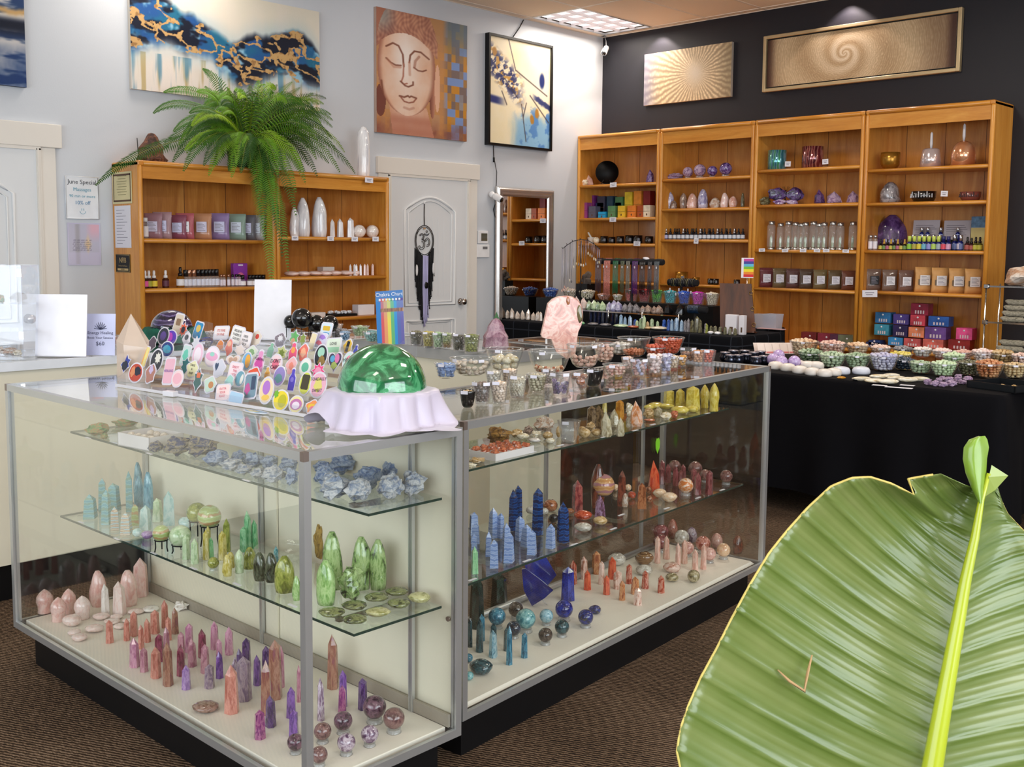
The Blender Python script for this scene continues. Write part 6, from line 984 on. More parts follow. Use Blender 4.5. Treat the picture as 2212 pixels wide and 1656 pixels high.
TD = 'on the counter behind the sticker rack'
for x, y, d, lg in ((652, 681, 44, 26), (683, 694, 38, 16), (712, 695, 38, 12), (628, 690, 30, 20)): sphere('obsid', x, y, d, TOP, 'behind the sticker rack', 'tripod', legs=lg, plane=(lambda X: lambda px, py: atz(X, 740, TOP))(x)) if False else sphere('obsid', x, y+4, d, TOP, 'behind the sticker rack', 'tripod', legs=lg+6)
for i, (x, k, w_, s) in enumerate((('brq', 0, 0, 0), )): pass
for x, yr, yb, w, k, wd in ((724, 700, 722, 34, 'rosec', 'pale pink chips'), (732, 713, 733, 42, 'greyq', 'silvery grey chips'), (745, 718, 738, 26, 'skyb', 'sky blue stones'), (778, 704, 728, 40, 'pgreen', 'pale green stones'), (806, 716, 740, 46, 'tealsp', 'teal chips'), (456, 716, 734, 30, 'rosec', 'tiny pink chips'), (520, 722, 738, 40, 'whty', 'cream chips'), (446, 738, 752, 22, 'greyq', 'grey chips')): C_('bowl', x, yr, yb, w, TOP, k, wd, TD, size=6)
TG = 'on the grey rimmed counter'
for i, (x, yr, yb, w, k, wd) in enumerate(((899, 716, 740, 30, 'oliv2', 'brown green stones'), (925, 716, 745, 30, 'yelgr', 'pale yellow stones'), (946, 718, 747, 28, 'pgreen', 'pale green stones'), (966, 719, 748, 26, 'grye', 'yellow green stones'), (991, 720, 753, 32, 'oliv2', 'grey olive stones'), (1018, 722, 757, 38, 'olive', 'dark olive stones'))): C_('cup', x, yr, yb+6, w, TOP, k, wd, TG, size=7, wb=.75)
# rainbow chart on the counter
def chart(u, v):
    if v > .86: return (.30, .50, .75)
    if v > .80: c = [(.85, .25, .30), (.90, .50, .30), (.90, .80, .30), (.25, .60, .40), (.2, .5, .8), (.30, .35, .65), (.35, .3, .6)]; return c[min(6, int((u-.12)/.125))] if u > .12 else (.25, .55, .80)
    if .60 < v < .68 and u > .15: return mixc((.45, .35, .35), (.75, .55, .4), .5+noise.noise(V((u*20, v*9, 1))))
    if u < .17: return (.20, .50, .78)
    c = [(.85, .35, .38), (.92, .62, .42), (.92, .85, .36), (.40, .72, .48), (.20, .58, .85), (.36, .42, .70), (.42, .40, .68)]; k = c[min(6, int((u-.17)/.12))]
    return mixc(k, (.55, .75, .85), .35*sm(.4, .8, v))
t, w, h = card(805, 868, 618, 735, TOP, M('chart_edge', 'dfe6ee', .3), 'blue rainbow striped chart with a white title standing behind the green half sphere', 'chart', name='chart', plane=lambda x, y: atz(845, 745, TOP), px=838)
t.rotation_euler = (-.1, -.08, YAW-.25); art('printed_face', w, h, 48, 60, chart, t, axis='Y', loc=(0, -.0012, 0)); letter('Chakra Chart', .025, M('white_print', 'eef2f8', .4), t, (0, -.0022, h*.93), (pi/2, 0, 0))
for i in range(7): mk('symbol', MB().lathe([(.0, 0), (.006, 0), (.006, .0006), (0, .0006)], 10), M('white_print', 'eef2f8', .4), t, (-w*.35+i*w*.12, -.0022, h*.835), (pi/2, 0, 0))
# tubs and leaf tag seen through the right case
for px, yb, w, h, c, d in ((1345, 1000, 58, 64, 'a88a34', 'yellow'), (1420, 1010, 86, 74, '4a3a9c', 'purple')):
    P = atz(px, yb, 0); m_ = mpp(P); W_, H_ = w*m_, h*m_; t = empty('storage_tub', P+V((0, .1, 0)), .2); tag(t, 'translucent '+d+' ribbed tub on the carpet seen through the right case', 'tub', px)
    mk('tub_wall', MB().lathe([(0, 0), (W_*.42, 0), (W_*.46, .02), (W_*.5, H_), (W_*.51, H_), (W_*.51, H_+.01), (W_*.47, H_+.008), (W_*.45, .03), (0, .02)], 24), glass('tub_'+d, c, 1.4, .2, body=.5, bodycol=c), t); mk('lid', MB().lathe([(0, H_+.01), (W_*.52, H_+.01), (W_*.52, H_+.03), (0, H_+.035)], 24), glass('tub_'+d, c, 1.4, .2, body=.5, bodycol=c), t)
p = fB(1.42, .47, .5); d_ = ray(1421, 961); s_ = ((fB(0, .47, 0)-CAMP).dot(V((-cos(RBt), -sin(RBt), 0))))/d_.dot(V((-cos(RBt), -sin(RBt), 0))); P = CAMP+d_*s_; m_ = s_/FPX
o = mk('leaf_tag', MB().poly([(0, -19*m_), (8*m_, -6*m_), (9*m_, 8*m_), (4*m_, 16*m_), (0, 13*m_), (-4*m_, 16*m_), (-9*m_, 8*m_), (-8*m_, -6*m_)], .001), emis('lime_paper', '8fe030', .25) if False else M('lime_paper', '8fe62c', .5), None, P, (0, 0, pi/2+RBt)); tag(o, 'lime green heart-shaped leaf tag on the back glass of the right case', 'tag', 1421)
# ---------------------------------------------------------------- bookcase goods
def py(Y): return lambda a, b: aty(a, b, Y)
def pxp(X): return lambda a, b: atx(a, b, X)
BY, BX = -.27, .27
def put(kind_mesh_parts, name, desc, cat, px, yb, z, plane, sc=1, rot=None, group=None):
    P = plane(px, yb); t = empty(name, (P.x, P.y, z), YAW if rot is None else rot, sc); tag(t, desc, cat, px, group)
    for nm, me in kind_mesh_parts: o = bpy.data.objects.new(nm, me); COL.objects.link(o); o.parent = t
    return t
def bottle_parts(body, label, cap, shape_='drop', clear=False):
    """unit height 1"""
    key = (body, label, cap, shape_); bm_ = glass('tinted_'+body, body, 1.5, .02, body=.55, bodycol=body) if not clear else glass('clear_bottle', 'f4f6f8', 1.45, .02, body=.12)
    cm = M('cap_'+cap, cap, .3, .9 if cap in ('c8c8cc', 'c49a80') else 0); lm = M('lab_'+(label or 'x'), label or 'ffffff', .5)
    R = {'drop': .19, 'spray': .17, 'tall': .15, 'wide': .3}[shape_]; sh = {'drop': .56, 'spray': .62, 'tall': .8, 'wide': .62}[shape_]
    parts = [('bottle_body', cached(('bottle_body',)+key, lambda: MB().lathe([(0, 0), (R*.95, 0), (R, .03), (R, sh*.88), (R*.45, sh), (R*.42, sh+.03)], 14), [bm_]))]
    if label: parts.append(('bottle_label', cached(('bottle_label',)+key, lambda: MB().lathe([(R*1.03, .1), (R*1.03, sh*.74)], 14, caps=False), [lm])))
    pr = {'drop': [(R*.6, sh), (R*.6, sh+.14), (R*.34, sh+.16), (R*.42, .9), (R*.3, 1), (0, 1)], 'spray': [(R*.75, sh), (R*.75, .98), (R*.6, 1), (0, 1)], 'tall': [(R*.8, sh), (R*.8, 1), (0, 1)], 'wide': [(R*.6, sh), (R*.6, 1), (0, 1)]}[shape_]
    parts.append(('bottle_cap', cached(('bottle_cap',)+key, lambda: MB().lathe(pr, 12), [cm]))); return parts
def bottles(rows, z, plane, where, group=None):
    for px, yb, h, parts, d in rows: P = plane(px, yb); H = h*mpp(P); put(parts, 'bottle', d+' '+where, 'bottle', px, yb, z, plane, H)
def pouch(body, label, win=None, clear=False, lc='8c8894'):
    bm_ = glass('pouch_'+body, 'e8e6ea', 1.4, .08, body=.62, bodycol=body) if clear else M('pouch_'+body, body, .55)
    def f():
        mb = MB(); vs = []; K, N = 7, 16
        for k in range(K+1):
            z = k/K; b = .16*(1-z)**.7*(.4+.6*min(1, z*6))+.006; hw = .36*(1-.06*sin(pi*z))
            for i in range(N): a = 2*pi*i/N; c_, s_ = cos(a), sin(a); vs.append((hw*(abs(c_)**.6)*(1 if c_ > 0 else -1)*(1+.03*noise.noise(V((z*6, a, 1)))), b*s_*(1+.2*noise.noise(V((z*4, a*2, 3)))), z))
        return mb.add(vs, [tuple(range(N-1, -1, -1))]+[(k*N+i, k*N+(i+1) % N, (k+1)*N+(i+1) % N, (k+1)*N+i) for k in range(K) for i in range(N)]+[tuple(K*N+i for i in range(N))], 0, True)
    parts = [('pouch_body', cached(('pouch_body', body, clear), f, [bm_])), ('zip_seal', cached(('zip_seal', body), lambda: MB().box((-.35, -.012, .83), (.35, .012, .86)), [M('seal_'+body, body, .3)]))]
    parts.append(('pouch_label', cached(('pouch_label', label), lambda: MB().box((-.2, -.16, .28), (.2, -.145, .68), bev=.01), [M('lab_'+label, label, .5)])))
    if lc: parts.append(('label_text', cached(('label_text', lc), lambda: [mb_ for mb_ in [MB()] if [mb_.box((-.15, -.163, .34+.055*i), (.15-.05*(i % 3), -.160, .36+.055*i)) for i in range(6)]][0], [M('txt_'+lc, lc, .6)])))
    if win: parts.append(('pouch_window', cached(('pouch_window', win), lambda: MB().box((-.26, -.155, .30), (.26, -.14, .52)), [M('win_'+win, win, .3)])))
    return parts
def pouches(rows, z, plane, where):
    for px, yb, h, parts, d in rows: H = h*mpp(plane(px, yb)); put(parts, 'pouch', d+' '+where, 'pouch', px, yb, z, plane, H)
# left bookcases
P1 = pouch; L1 = 'on the fern bookcase top shelf'
pouches([(332, 507, 55, P1('b88c98', 'd4d2ea', clear=True), 'clear pouch of dusty pink salts'), (351, 507, 58, P1('c4a0a8', 'cdcdea', clear=True), 'clear pouch of mauve salts'), (385, 506, 52, P1('a05a70', 'cdcdea', clear=True), 'clear pouch of wine salts'), (400, 508, 56, P1('d0707c', 'eceef2', clear=True), 'clear pouch of coral pink salts'), (438, 508, 56, P1('dca078', 'd4cfe4', clear=True), 'clear pouch of peach salts'), (476, 508, 57, P1('a890c4', 'cdcdea', clear=True), 'clear pouch of lavender salts'), (512, 508, 56, P1('a4c0b0', 'd8e0ee', clear=True), 'clear pouch of sage green salts'), (534, 508, 54, P1('787880', 'cdcdea', clear=True), 'clear pouch of grey salts'), (553, 508, 54, P1('c8c8cc', 'd8e0ee', clear=True), 'clear pouch of white salts')], 1.476, pxp(BX), L1)
put(bottle_parts('d8ccd0', 'e8e4e8', 'e8e8ea', 'tall', True), 'bottle', 'slim clear tube bottle at the end '+L1, 'bottle', 314, 506, 1.476, pxp(BX), 45*mpp(atx(314, 506, BX)))
L2 = 'on the fern bookcase middle shelf'; B_ = bottle_parts
bottles([(314, 617, 38, B_('5c2c1c', 'e85ca8', 'f0f0f2'), 'amber dropper with pink label and white cap'), (322, 617, 38, B_('5c2c1c', 'b0b040', 'f0f0f2'), 'amber dropper with olive label and white cap'), (333, 617, 38, B_('5c2c1c', 'e8d040', 'f0f0f2'), 'amber dropper with yellow label and white cap'), (358, 617, 38, B_('5c2c1c', '5c2c40', 'f0f0f2'), 'amber dropper with maroon label and white cap'), (390, 616, 44, B_('a86c1c', 'e8eaf0', '101014'), 'larger amber dropper with white label')]
 +[(x, 615, 38, B_('d0c8c4', 'd8dcec', c, 'spray', True), 'clear spray bottle with pale label and '+('black' if c == '101014' else 'gold')+' cap') for x, c in ((401, '101014'), (409, 'c49a80'), (419, 'c49a80'), (429, '101014'), (438, '101014'), (446, '101014'), (453, '101014'), (460, '101014'), (468, '101014'))]
 +[(x, 614, 26, B_('c8b0a8', 'e4dce8', 'c49a80', 'tall', True), 'small roller bottle with rose gold cap') for x in (478, 484, 494)]+[(x, 613, 26, B_('c8b0a8', 'e4dce8', '101014', 'tall', True), 'small roller bottle with black cap') for x in (503, 511, 517)]+[(x, 612, 24, B_('c0a8a8', 'f0eef4', '101014', 'wide', True), 'little square-labelled jar bottle') for x in (524, 540, 547, 554, 561, 569)], 1.135, pxp(BX), L2)
P = atx(517, 612, .15); m_ = mpp(P); t = empty('gift_box', (P.x, P.y, 1.135), pi/2); tag(t, 'purple hang-tab box with a pink circle behind the small bottles', 'box', 517); mk('box_body', MB().box((-17*m_, -.02, 0), (17*m_, .02, 48*m_), bev=.002), M('purple_card', '8a34a4', .4), t); mk('pink_circle', MB().lathe([(0, 0), (.03, 0), (.03, .001), (0, .001)], 16), M('pink_print', 'd870a0', .4), t, (0, -.0205, 20*m_), (pi/2, 0, 0)); mk('tab_label', MB().box((-.02, -.022, 46*m_-.012), (.02, -.0205, 46*m_)), M('light_print', 'd8c8e4', .5), t)
L3 = 'on the second left-wall bookcase'
talls(lambda x, y=0: (280+x/3.814, 400+y/3.814), 3.814, [], 0, '')
for k, x, y0, y1, w in (('G', 636, 440, 503, 20), ('G', 654, 420, 504, 30), ('G', 690, 419, 505, 32), ('T', 718, 466, 506, 12), ('T', 735, 466, 507, 14), ('T', 757, 464, 507, 16)): tall(k, 'selen', x, y0, y1, w, 1.508, L3+' top shelf', plane=pxp(BX))
for x in (776, 804): sphere('white', x, 495, 28, 1.508, L3+' top shelf', None, plane=pxp(BX))
for i, x in enumerate((757, 766, 770, 779, 788, 794, 805)): tall('T', 'rosec' if i > 3 else 'selen', x, 565, 590, 6, 1.203, L3+' middle shelf', plane=pxp(BX))
for x, w in ((630, 34), (655, 34), (680, 36), (702, 34), (724, 32), (748, 34), (768, 20)): lump('P', 'rosec', x, 583, w, 11, 1.203, L3+' middle shelf', plane=pxp(BX))
for x, y, w, h, z, c, d, X in ((704, 584, 30, 18, 1.203, 'd8d0cc', 'small white box with grey print', .1), (785, 672, 44, 22, .879, 'e4e0e4', 'white card box with label', .25), (682, 677, 36, 10, .879, 'ddd6d2', 'flat white box', .25)):
    P = atx(x, y, X); m_ = mpp(P); o = mk('card_box', MB().box((-w*m_/2, -.04, 0), (w*m_/2, .04, h*m_), bev=.002), M('card_'+c, c, .6), None, (P.x, P.y, z), pi/2); tag(o, d+' '+L3, 'box', x)
P = atx(731, 672, .25); m_ = mpp(P); t = empty('black_tray', (P.x, P.y, .879), pi/2); tag(t, 'black tray of white crystal chips '+L3, 'tray', 731); mk('tray_body', MB().box((-.13, -.08, 0), (.13, .08, .02), bev=.003), BLK, t)
for i in range(12): o = mk('crystal_chip', getmesh('R', 'selen', i), None, None, t.matrix_basis @ V((-.1+.018*i, rnd(-.04, .04), .02)), i, (.03, .024, .022)); tag(o, 'white crystal chip heaped on the black tray', 'crystal', 700+i, 'white chips on the black tray', True)
def tags_(rows, plane, where, w=17, h=10, rot=None):
    for x, y in rows: P = plane(x, y); m_ = mpp(P); t = empty('price_card', P, YAW if rot is None else rot); t.rotation_euler = (0, rnd(-.05, .05), YAW if rot is None else rot); tag(t, 'small white price card '+where, 'price card', x); mk('card', MB().box((-w*m_/2, -.002, -h*m_/2), (w*m_/2, -.001, h*m_/2)), WPAPER, t); mk('price_text', MB().box((-w*m_*.3, -.0026, h*m_*.08), (w*m_*.3, -.002, h*m_*.2)).box((-w*m_*.25, -.0026, -h*m_*.2), (w*m_*.2, -.002, -h*m_*.08)), M('txt_8c8894', '8c8894', .6), t)
tags_([(637, 514), (714, 515), (766, 516), (811, 516)], pxp(.41), 'clipped to the shelf left of the panelled door', rot=pi/2); tags_([(797, 389)], pxp(.415), 'on the top rail below the white stone column', 22, 11, rot=pi/2)
# things on top of the left bookcases
P = atx(785, 380, .25); m_ = mpp(P); o = mk('selenite_column', MB().lathe([(.42, 0), (.45, .1), (.48, .4), (.46, .7), (.38, .88), (.2, .97), (.05, 1)], 12), SM('selen'), None, (P.x, P.y, 2.0), 0, (34*m_, 30*m_, 108*m_)); tag(o, 'tall white fibrous stone column on the bookcase top near the door', 'stone', 785)
P = atx(328, 342, .22); m_ = mpp(P); o = mk('lava_rock', MB().lathe([(.48, 0), (.5, .12), (.44, .32), (.36, .5), (.28, .7), (.2, .86), (.1, .97), (0, 1)], 14, sm=False), SM('lava'), None, (P.x, P.y, 2.0), 1, (62*m_, 50*m_, 64*m_))
for v in o.data.vertices: n = noise.noise(v.co*5); v.co.x *= 1+.35*n; v.co.y *= 1+.35*n
tag(o, 'rough brown pyramid-shaped rock on the bookcase top beside the fern', 'rock', 328)
o = mk('incense_stick', MB().tube([(0, 0, 0), (.0, -.01, .16)], .003, 5), BLKM, None, (P.x+.03, P.y-.11, 2.0)); tag(o, 'thin black stick upright beside the brown rock', 'stick', 296)
# right bookcases
def S_(k, x, y, d, z, w, st='ring'): sphere(k, x, y, d, z, w, st, plane=py(BY))
A1 = 'on the corner bookcase'; A2 = 'on the second dark-wall bookcase'; A3 = 'on the third dark-wall bookcase'; A4 = 'on the end dark-wall bookcase'
P = aty(1311, 389, BY); m_ = mpp(P); o = mk('scrying_disc', MB().lathe([(0, 0), (.5, 0), (.5, .04), (0, .04)], 40), M('black_matte_stone', '050506', .5, spec=.2), None, (P.x, P.y, 2.085+27*m_), (pi/2-.1, 0, YAW), (50*m_,)*3); tag(o, 'large round black polished disc '+A1+' top shelf', 'disc', 1311)
o = mk('disc_stand', MB().box((-.06, -.02, 0), (.06, .03, .012)).tube([(-.05, -.02, .01), (-.03, -.03, .05)], .004).tube([(.05, -.02, .01), (.03, -.03, .05)], .004), BLKM, None, (P.x, P.y-.01, 2.085), YAW); tag(o, 'small black stand under the round black disc', 'stand', 1311)
for a in (('O', 'pinkq', 1271, 370, 394, 22, 2.085, A1+' top shelf'), ('O', 'ameth', 1404, 356, 386, 16, 2.085, A1+' top shelf')): tall(*a[:2], *a[2:6], a[6], a[7], plane=py(BY))
lump('R', 'whty', 1263, 388, 16, 13, 2.085, A1+' top shelf', plane=py(BY-.06))
BXC = [('a04890', 1265, 464, 19, 34), ('5c5c70', 1284, 465, 19, 26), ('1ca0d8', 1305, 465, 20, 14), ('5c8c5c', 1326, 464, 20, 26), ('e8c030', 1347, 463, 19, 26), ('e8842c', 1369, 463, 22, 26), ('e8dcc4', 1402, 463, 18, 26), ('7c2c80', 1280, 428, 20, 14), ('3c3c50', 1303, 430, 20, 14), ('1c3c50', 1322, 430, 16, 14), ('4c7c4c', 1342, 432, 20, 14), ('e8c830', 1362, 432, 19, 24), ('f09430', 1382, 430, 20, 24), ('8c1c1c', 1402, 430, 18, 24), ('2c2c5c', 1300, 446, 22, 16), ('2c4c2c', 1340, 446, 18, 16), ('b0501c', 1388, 462, 16, 26)]
for i, (c, x, y, w, h) in enumerate(BXC):
    back = y < 450; P = aty(x, y, -.14 if back else -.26); m_ = mpp(P); z = 1.75+(0 if not back else max(0, (463-y-h*0)*m_-.0)); t = empty('candle_box', (P.x, P.y, 1.75 if not back else 1.75), 0); H = (h if not back else h+ (464-y))*m_
    tag(t, {'a0': 'magenta', '5c': 'grey green', '1c': 'dark teal', 'e8': 'pale yellow', '7c': 'plum', '3c': 'slate', '4c': 'leaf green', 'f0': 'orange', '8c': 'dark red', '2c': 'navy', 'b0': 'rust'}[c[:2]]+(' tall' if back else '')+' patterned box in the rainbow row '+A1, 'box', x)
    mk('box_body', MB().box((-w*m_/2, -.04, 0), (w*m_/2, .04, H), bev=.0015), M('box_'+c, c, .5, var=.15, scale=20), t); mk('lid_seam', MB().box((-w*m_/2-.0005, -.0408, H*.5), (w*m_/2+.0005, -.04, H*.5+.003)), DBR, t); mk('emblem', MB().ell((0, -.04, H*.25), (.008, .001, .012), 8, 6), DBR, t)
o = put([('mortar_bowl', cached(('mortar',), lambda: gbowl(.5, .6, .5, 20).lathe([(.42, 0), (.42, .08)], 20), [M('white_stone_ware', 'e8e4dc', .5)])), ('pestle', cached(('pestle',), lambda: MB().tube([(.1, 0, .15), (-.45, 0, 1.1)], [.12, .08], 8), [M('white_stone_ware', 'e8e4dc', .5)]))], 'mortar', 'white mortar with leaning pestle '+A1, 'mortar', 1280, 522, 1.492, py(BY), 22*mpp(aty(1280, 522, BY)))
lump('P', 'whty', 1288, 516, 14, 14, 1.492, A1, plane=py(BY-.07))
def mugs(rows, z, where, Y=BY, h=22, c='0c0c0e', cn='black', m=None):
    for x, y, w in rows: put([('cup_wall', cached(('mug', c), lambda: MB().lathe([(0, 0), (.42, 0), (.5, .15), (.5, .9), (.46, .9), (.44, .1), (0, .08)], 18), [m or M('glaze_'+c, c, .2, coat=.8)])), ('mug_pattern', cached(('mugp', c), lambda: MB().box((-.12, -.515, .3), (.12, -.5, .6)), [M('faint_print', '6c6c74', .5)]))], 'bowl', cn+' printed bowl '+where, 'bowl', x, y, z, py(Y), w*mpp(aty(x, y, Y)))
mugs([(1305, 523, 18), (1322, 523, 16), (1340, 523, 18), (1360, 523, 20), (1378, 522, 20), (1402, 522, 18)], 1.492, A1)
lump('R', 'amet2', 1458, 375, 38, 15, 2.108, A2+' top shelf', plane=py(BY))
for x, y, d in ((1486, 370, 22), (1512, 362, 26), (1539, 364, 22), (1568, 359, 27)): S_('amet2' if x < 1530 else 'ameth', x, y, d, 2.108, A2+' top shelf')
for k, x, y0, y1, w in (('lilacw', 1446, 402, 440, 18), ('brq', 1476, 408, 442, 16), ('pinkq', 1495, 410, 443, 22), ('lilacw', 1518, 396, 438, 22), ('geode', 1545, 420, 443, 22), ('rosec', 1565, 407, 440, 18), ('pinkq', 1583, 418, 443, 18), ('brq', 1455, 426, 445, 16), ('oliv2', 1604, 408, 440, 8)): tall('G', k, x, y0, y1, w, 1.825, A2+' middle shelf', plane=py(BY))
bottles([(1439+9.2*i, 513, 24, B_('3a3c48', 'd4dce8' if i else 'b8b8e0', '101014' if i % 4 else 'c8c8cc'), 'small dark dropper bottle with pale label') for i in range(19)], 1.533, py(BY-.03), A2)
bottles([(1444+18*i, 511, 24, B_('3a3c48', 'd4dce8', '101014'), 'small dark dropper bottle of the rear row') for i in range(9)], 1.533, py(BY+.06), A2)
GB = M('gold_glaze', 'a8782c', .25, .7)
mugs([(1472, 606, 28), (1504, 604, 16)], 1.112, A2+' lower shelf', h=12, c='a8782c', cn='gold', m=GB); mugs([(1535, 612, 14), (1546, 612, 14), (1592, 598, 14)], 1.112, A2+' lower shelf')
# bookcase 3
def singing(px, yb, w, h, z, c, key, desc, rot=0, prof=None):
    P = aty(px, yb, BY); m_ = mpp(P); pr = prof or [(.44, 0), (.5, .02), (.5, 1), (.46, 1), (.46, .06), (0, .05)]; o = mk('crystal_bowl', MB().lathe(pr, 30), c, None, (P.x, P.y, z), 0, (w*m_, w*m_, h*m_)); tag(o, desc, 'bowl', px); return o
def irid(key, a, b, c):
    t = NT(key); co = t.coords('Object'); w = t.wave(co, 1.4, 4, 2, 1, 'X'); t.col(t.ramp(w, [(.1, a), (.5, b), (.9, c)])); t.set(rough=.14, metal=.55, coat=1); return t.m
singing(1678, 358, 40, 42, 2.149, irid('blue_green_lustre', '3c8c9c', '8cc8e4', '4cac7c'), '', 'iridescent blue green ribbed bowl '+A3+' top shelf'); singing(1755, 356, 46, 46, 2.149, irid('copper_rose_lustre', '7c3038', 'd08c80', '5c2430'), '', 'coppery rose ribbed bowl '+A3+' top shelf')
tags_([(1702, 354), (1783, 349)], py(BY-.04), 'in a clear holder beside a lustrous bowl', 14, 11, rot=0)
P = aty(1697, 433, BY); m_ = mpp(P); t = empty('butterfly_geode', (P.x, P.y, 1.84), YAW); tag(t, 'butterfly-shaped dark purple crystal pair on a stand '+A3, 'crystal', 1697); AM = SM('dpurp')
for sx in (-1, 1): mk('crystal_wing', MB().ell((sx*.075, 0, .095), (.08, .02, .055), 16, 10, nz=.25, seed=sx+3, sm=False), stone('amethyst_deep', '2c1c44', '5a3c80', '140c20', scale=30, rough=.3, bump=.4), t); mk('lower_wing', MB().ell((sx*.055, -.01, .025), (.06, .02, .022), 14, 8, nz=.3, seed=sx+6, sm=False), stone('amethyst_light', '8c6ca4', 'd4c4dc', '5a3c7c', scale=30, rough=.3, bump=.4), t); mk('antenna', MB().tube([(sx*.005, 0, .12), (sx*.015, 0, .16), (sx*.03, 0, .155), (sx*.024, 0, .145)], .002, 5), BLKM, t)
mk('stand_bar', MB().tube([(0, .02, 0), (0, .01, .13)], .005, 6).box((-.04, -.02, 0), (.04, .03, .004)), BLKM, t)
for k, x, y0, y1, w in (('dpurp', 1770, 400, 432, 22), ('amet2', 1801, 405, 432, 32), ('amet2', 1842, 403, 430, 24)): tall('O', k, x, y0, y1, w, 1.84, A3+' middle shelf', plane=py(BY))
lump('R', 'oliv2', 1653, 430, 24, 18, 1.84, A3+' middle shelf', plane=py(BY-.05))
def flask(x, yb, h, w=17):
    P = aty(x, yb, BY); m_ = mpp(P); STL = M('steel_cap', 'b8b4b0', .25, .9)
    parts = [('flask_glass', cached(('flask_glass',), lambda: MB().lathe([(.14, .1), (.145, .12), (.145, .82), (.11, .88)], 16), [glass('flask_glass_m', 'f4f4f2', 1.5, .02, body=.12)])), ('flask_cap', cached(('flask_cap',), lambda: MB().lathe([(.11, .87), (.115, .88), (.115, .99), (0, 1)], 16), [STL])), ('flask_base', cached(('flask_base',), lambda: MB().lathe([(0, 0), (.14, 0), (.145, .02), (.145, .1)], 16), [STL])), ('inner_crystal', cached(('inner_crystal',), lambda: MB().lathe([(.05, .1), (.05, .4), (0, .52)], 6, sm=False), [SM('sage')]))]
    put(parts, 'glass_flask', 'clear glass water flask with steel cap '+A3, 'flask', x, yb, 1.442, py(BY), h*m_)
for i, x in enumerate((1665, 1685, 1702, 1717, 1729, 1739, 1756, 1768, 1779, 1798, 1814, 1841)): flask(x, 538, (62, 58, 62, 60, 58, 60, 62, 58, 60, 62, 60, 62)[i])
tags_([(1646, 540), (1696, 541), (1735, 541), (1765, 541), (1785, 541), (1827, 542)], py(-.42), 'on the shelf edge below the glass flasks', 15, 7, rot=0)
tags_([(1325, 399), (1324, 474), (1376, 526)], py(-.42), 'on the corner bookcase shelf edge', 18, 10, rot=0); tags_([(1504, 520)], py(-.42), 'on the shelf edge below the dark dropper bottles', 12, 12, rot=0)
for i, (x, c) in enumerate(((1655, '7c4048'), (1683, '7c6c50'), (1712, '6c4c4c'), (1741, '5c4c40'), (1771, '847450'), (1803, '6c5c44'), (1832, '7c4c3c'))): pouches([(x, 619, 42, P1(c, 'e4e2ec', clear=True), 'clear pouch of dried tea with a white label')], 1.105, py(BY), A3)
# bookcase 4
singing(1923, 355, 42, 36, 2.108, GB, '', 'round gold singing bowl '+A4+' top shelf', prof=[(.2, 0), (.36, .08), (.47, .3), (.5, .6), (.48, 1), (.45, 1), (.46, .6), (.34, .14), (0, .08)])
for x, yb, w, h, c, key, d, pr in ((2010, 353, 46, 40, 'd8c8c8', 'pearl', 'pearly pink handled crystal bowl', [(.5, 0), (.45, .5), (.40, .93), (.34, 1), (0, 1)]), (2080, 348, 50, 54, 'e09868', 'copper', 'copper orange domed handled crystal bowl', [(.5, 0), (.5, .5), (.44, .75), (.28, .93), (.1, 1), (0, 1)])):
    P = aty(x, yb, BY); m_ = mpp(P); t = empty('handled_bowl', (P.x, P.y, 2.108), 0); tag(t, d+' '+A4+' top shelf', 'bowl', x); mk('bowl_body', MB().lathe([(a*w*m_, b*h*m_) for a, b in pr], 28), irid(key+'_lustre', c, 'f0d8d0' if key == 'pearl' else 'f0b890', 'c8b0b8' if key == 'pearl' else 'c87848'), t); mk('handle', MB().lathe([(.008, h*m_), (.012, h*m_+.04), (.01, h*m_+.12), (0, h*m_+.135)], 12), M('frosted_handle', 'd8d4d8', .3), t)
for x, yb, w, h, k, kd, nm in ((1923, 426, 46, 46, 'G', 'greyq', ''), ): 
    tall('G', 'greyq', x, 380, 426, 44, 1.834, A4+' second shelf', plane=py(BY), desc='ribbed silvery {} cathedral stone')
for x, w, c, d in ((1995, 52, '0c0c0e', 'black bowl with silver symbols'), (2096, 44, '7c4038', 'dark red bowl with a patterned band')):
    P = aty(x, 427, BY); m_ = mpp(P); t = empty('singing_bowl', (P.x, P.y, 1.834), 0); tag(t, d+' '+A4+' second shelf', 'bowl', x); q = w*m_; mk('bowl_wall', MB().lathe([(0, 0), (q*.38, 0), (q*.48, q*.18), (q*.5, q*.44), (q*.46, q*.44), (q*.44, q*.2), (0, q*.06)], 26), M('glz_'+c, c, .25, coat=.6), t)
    band = MB()
    for i in range(11): a = -pi*.5+(i-5)*.22; band.box((q*.505*cos(a)-.004, q*.505*sin(a)-.002, q*.18), (q*.505*cos(a)+.003, q*.505*sin(a)+.002, q*(.26+.08*(i % 3))))
    mk('symbol_band', band, M('silver_print' if x < 2000 else 'dark_print', 'c8c8cc' if x < 2000 else '3c1c18', .4), t)
tags_([(2040, 418)], py(BY-.02), 'standing between the two shelf bowls', 15, 12, rot=0); tags_([(1879, 634)], py(-.42), 'hanging below the coffee pouches', 34, 15, rot=0)
o = tall('G', 'dpurp', 1926, 458, 535, 66, 1.446, A4+' third shelf', plane=py(-.14), desc='large dark {} crystal geode'); o.data.materials[0]
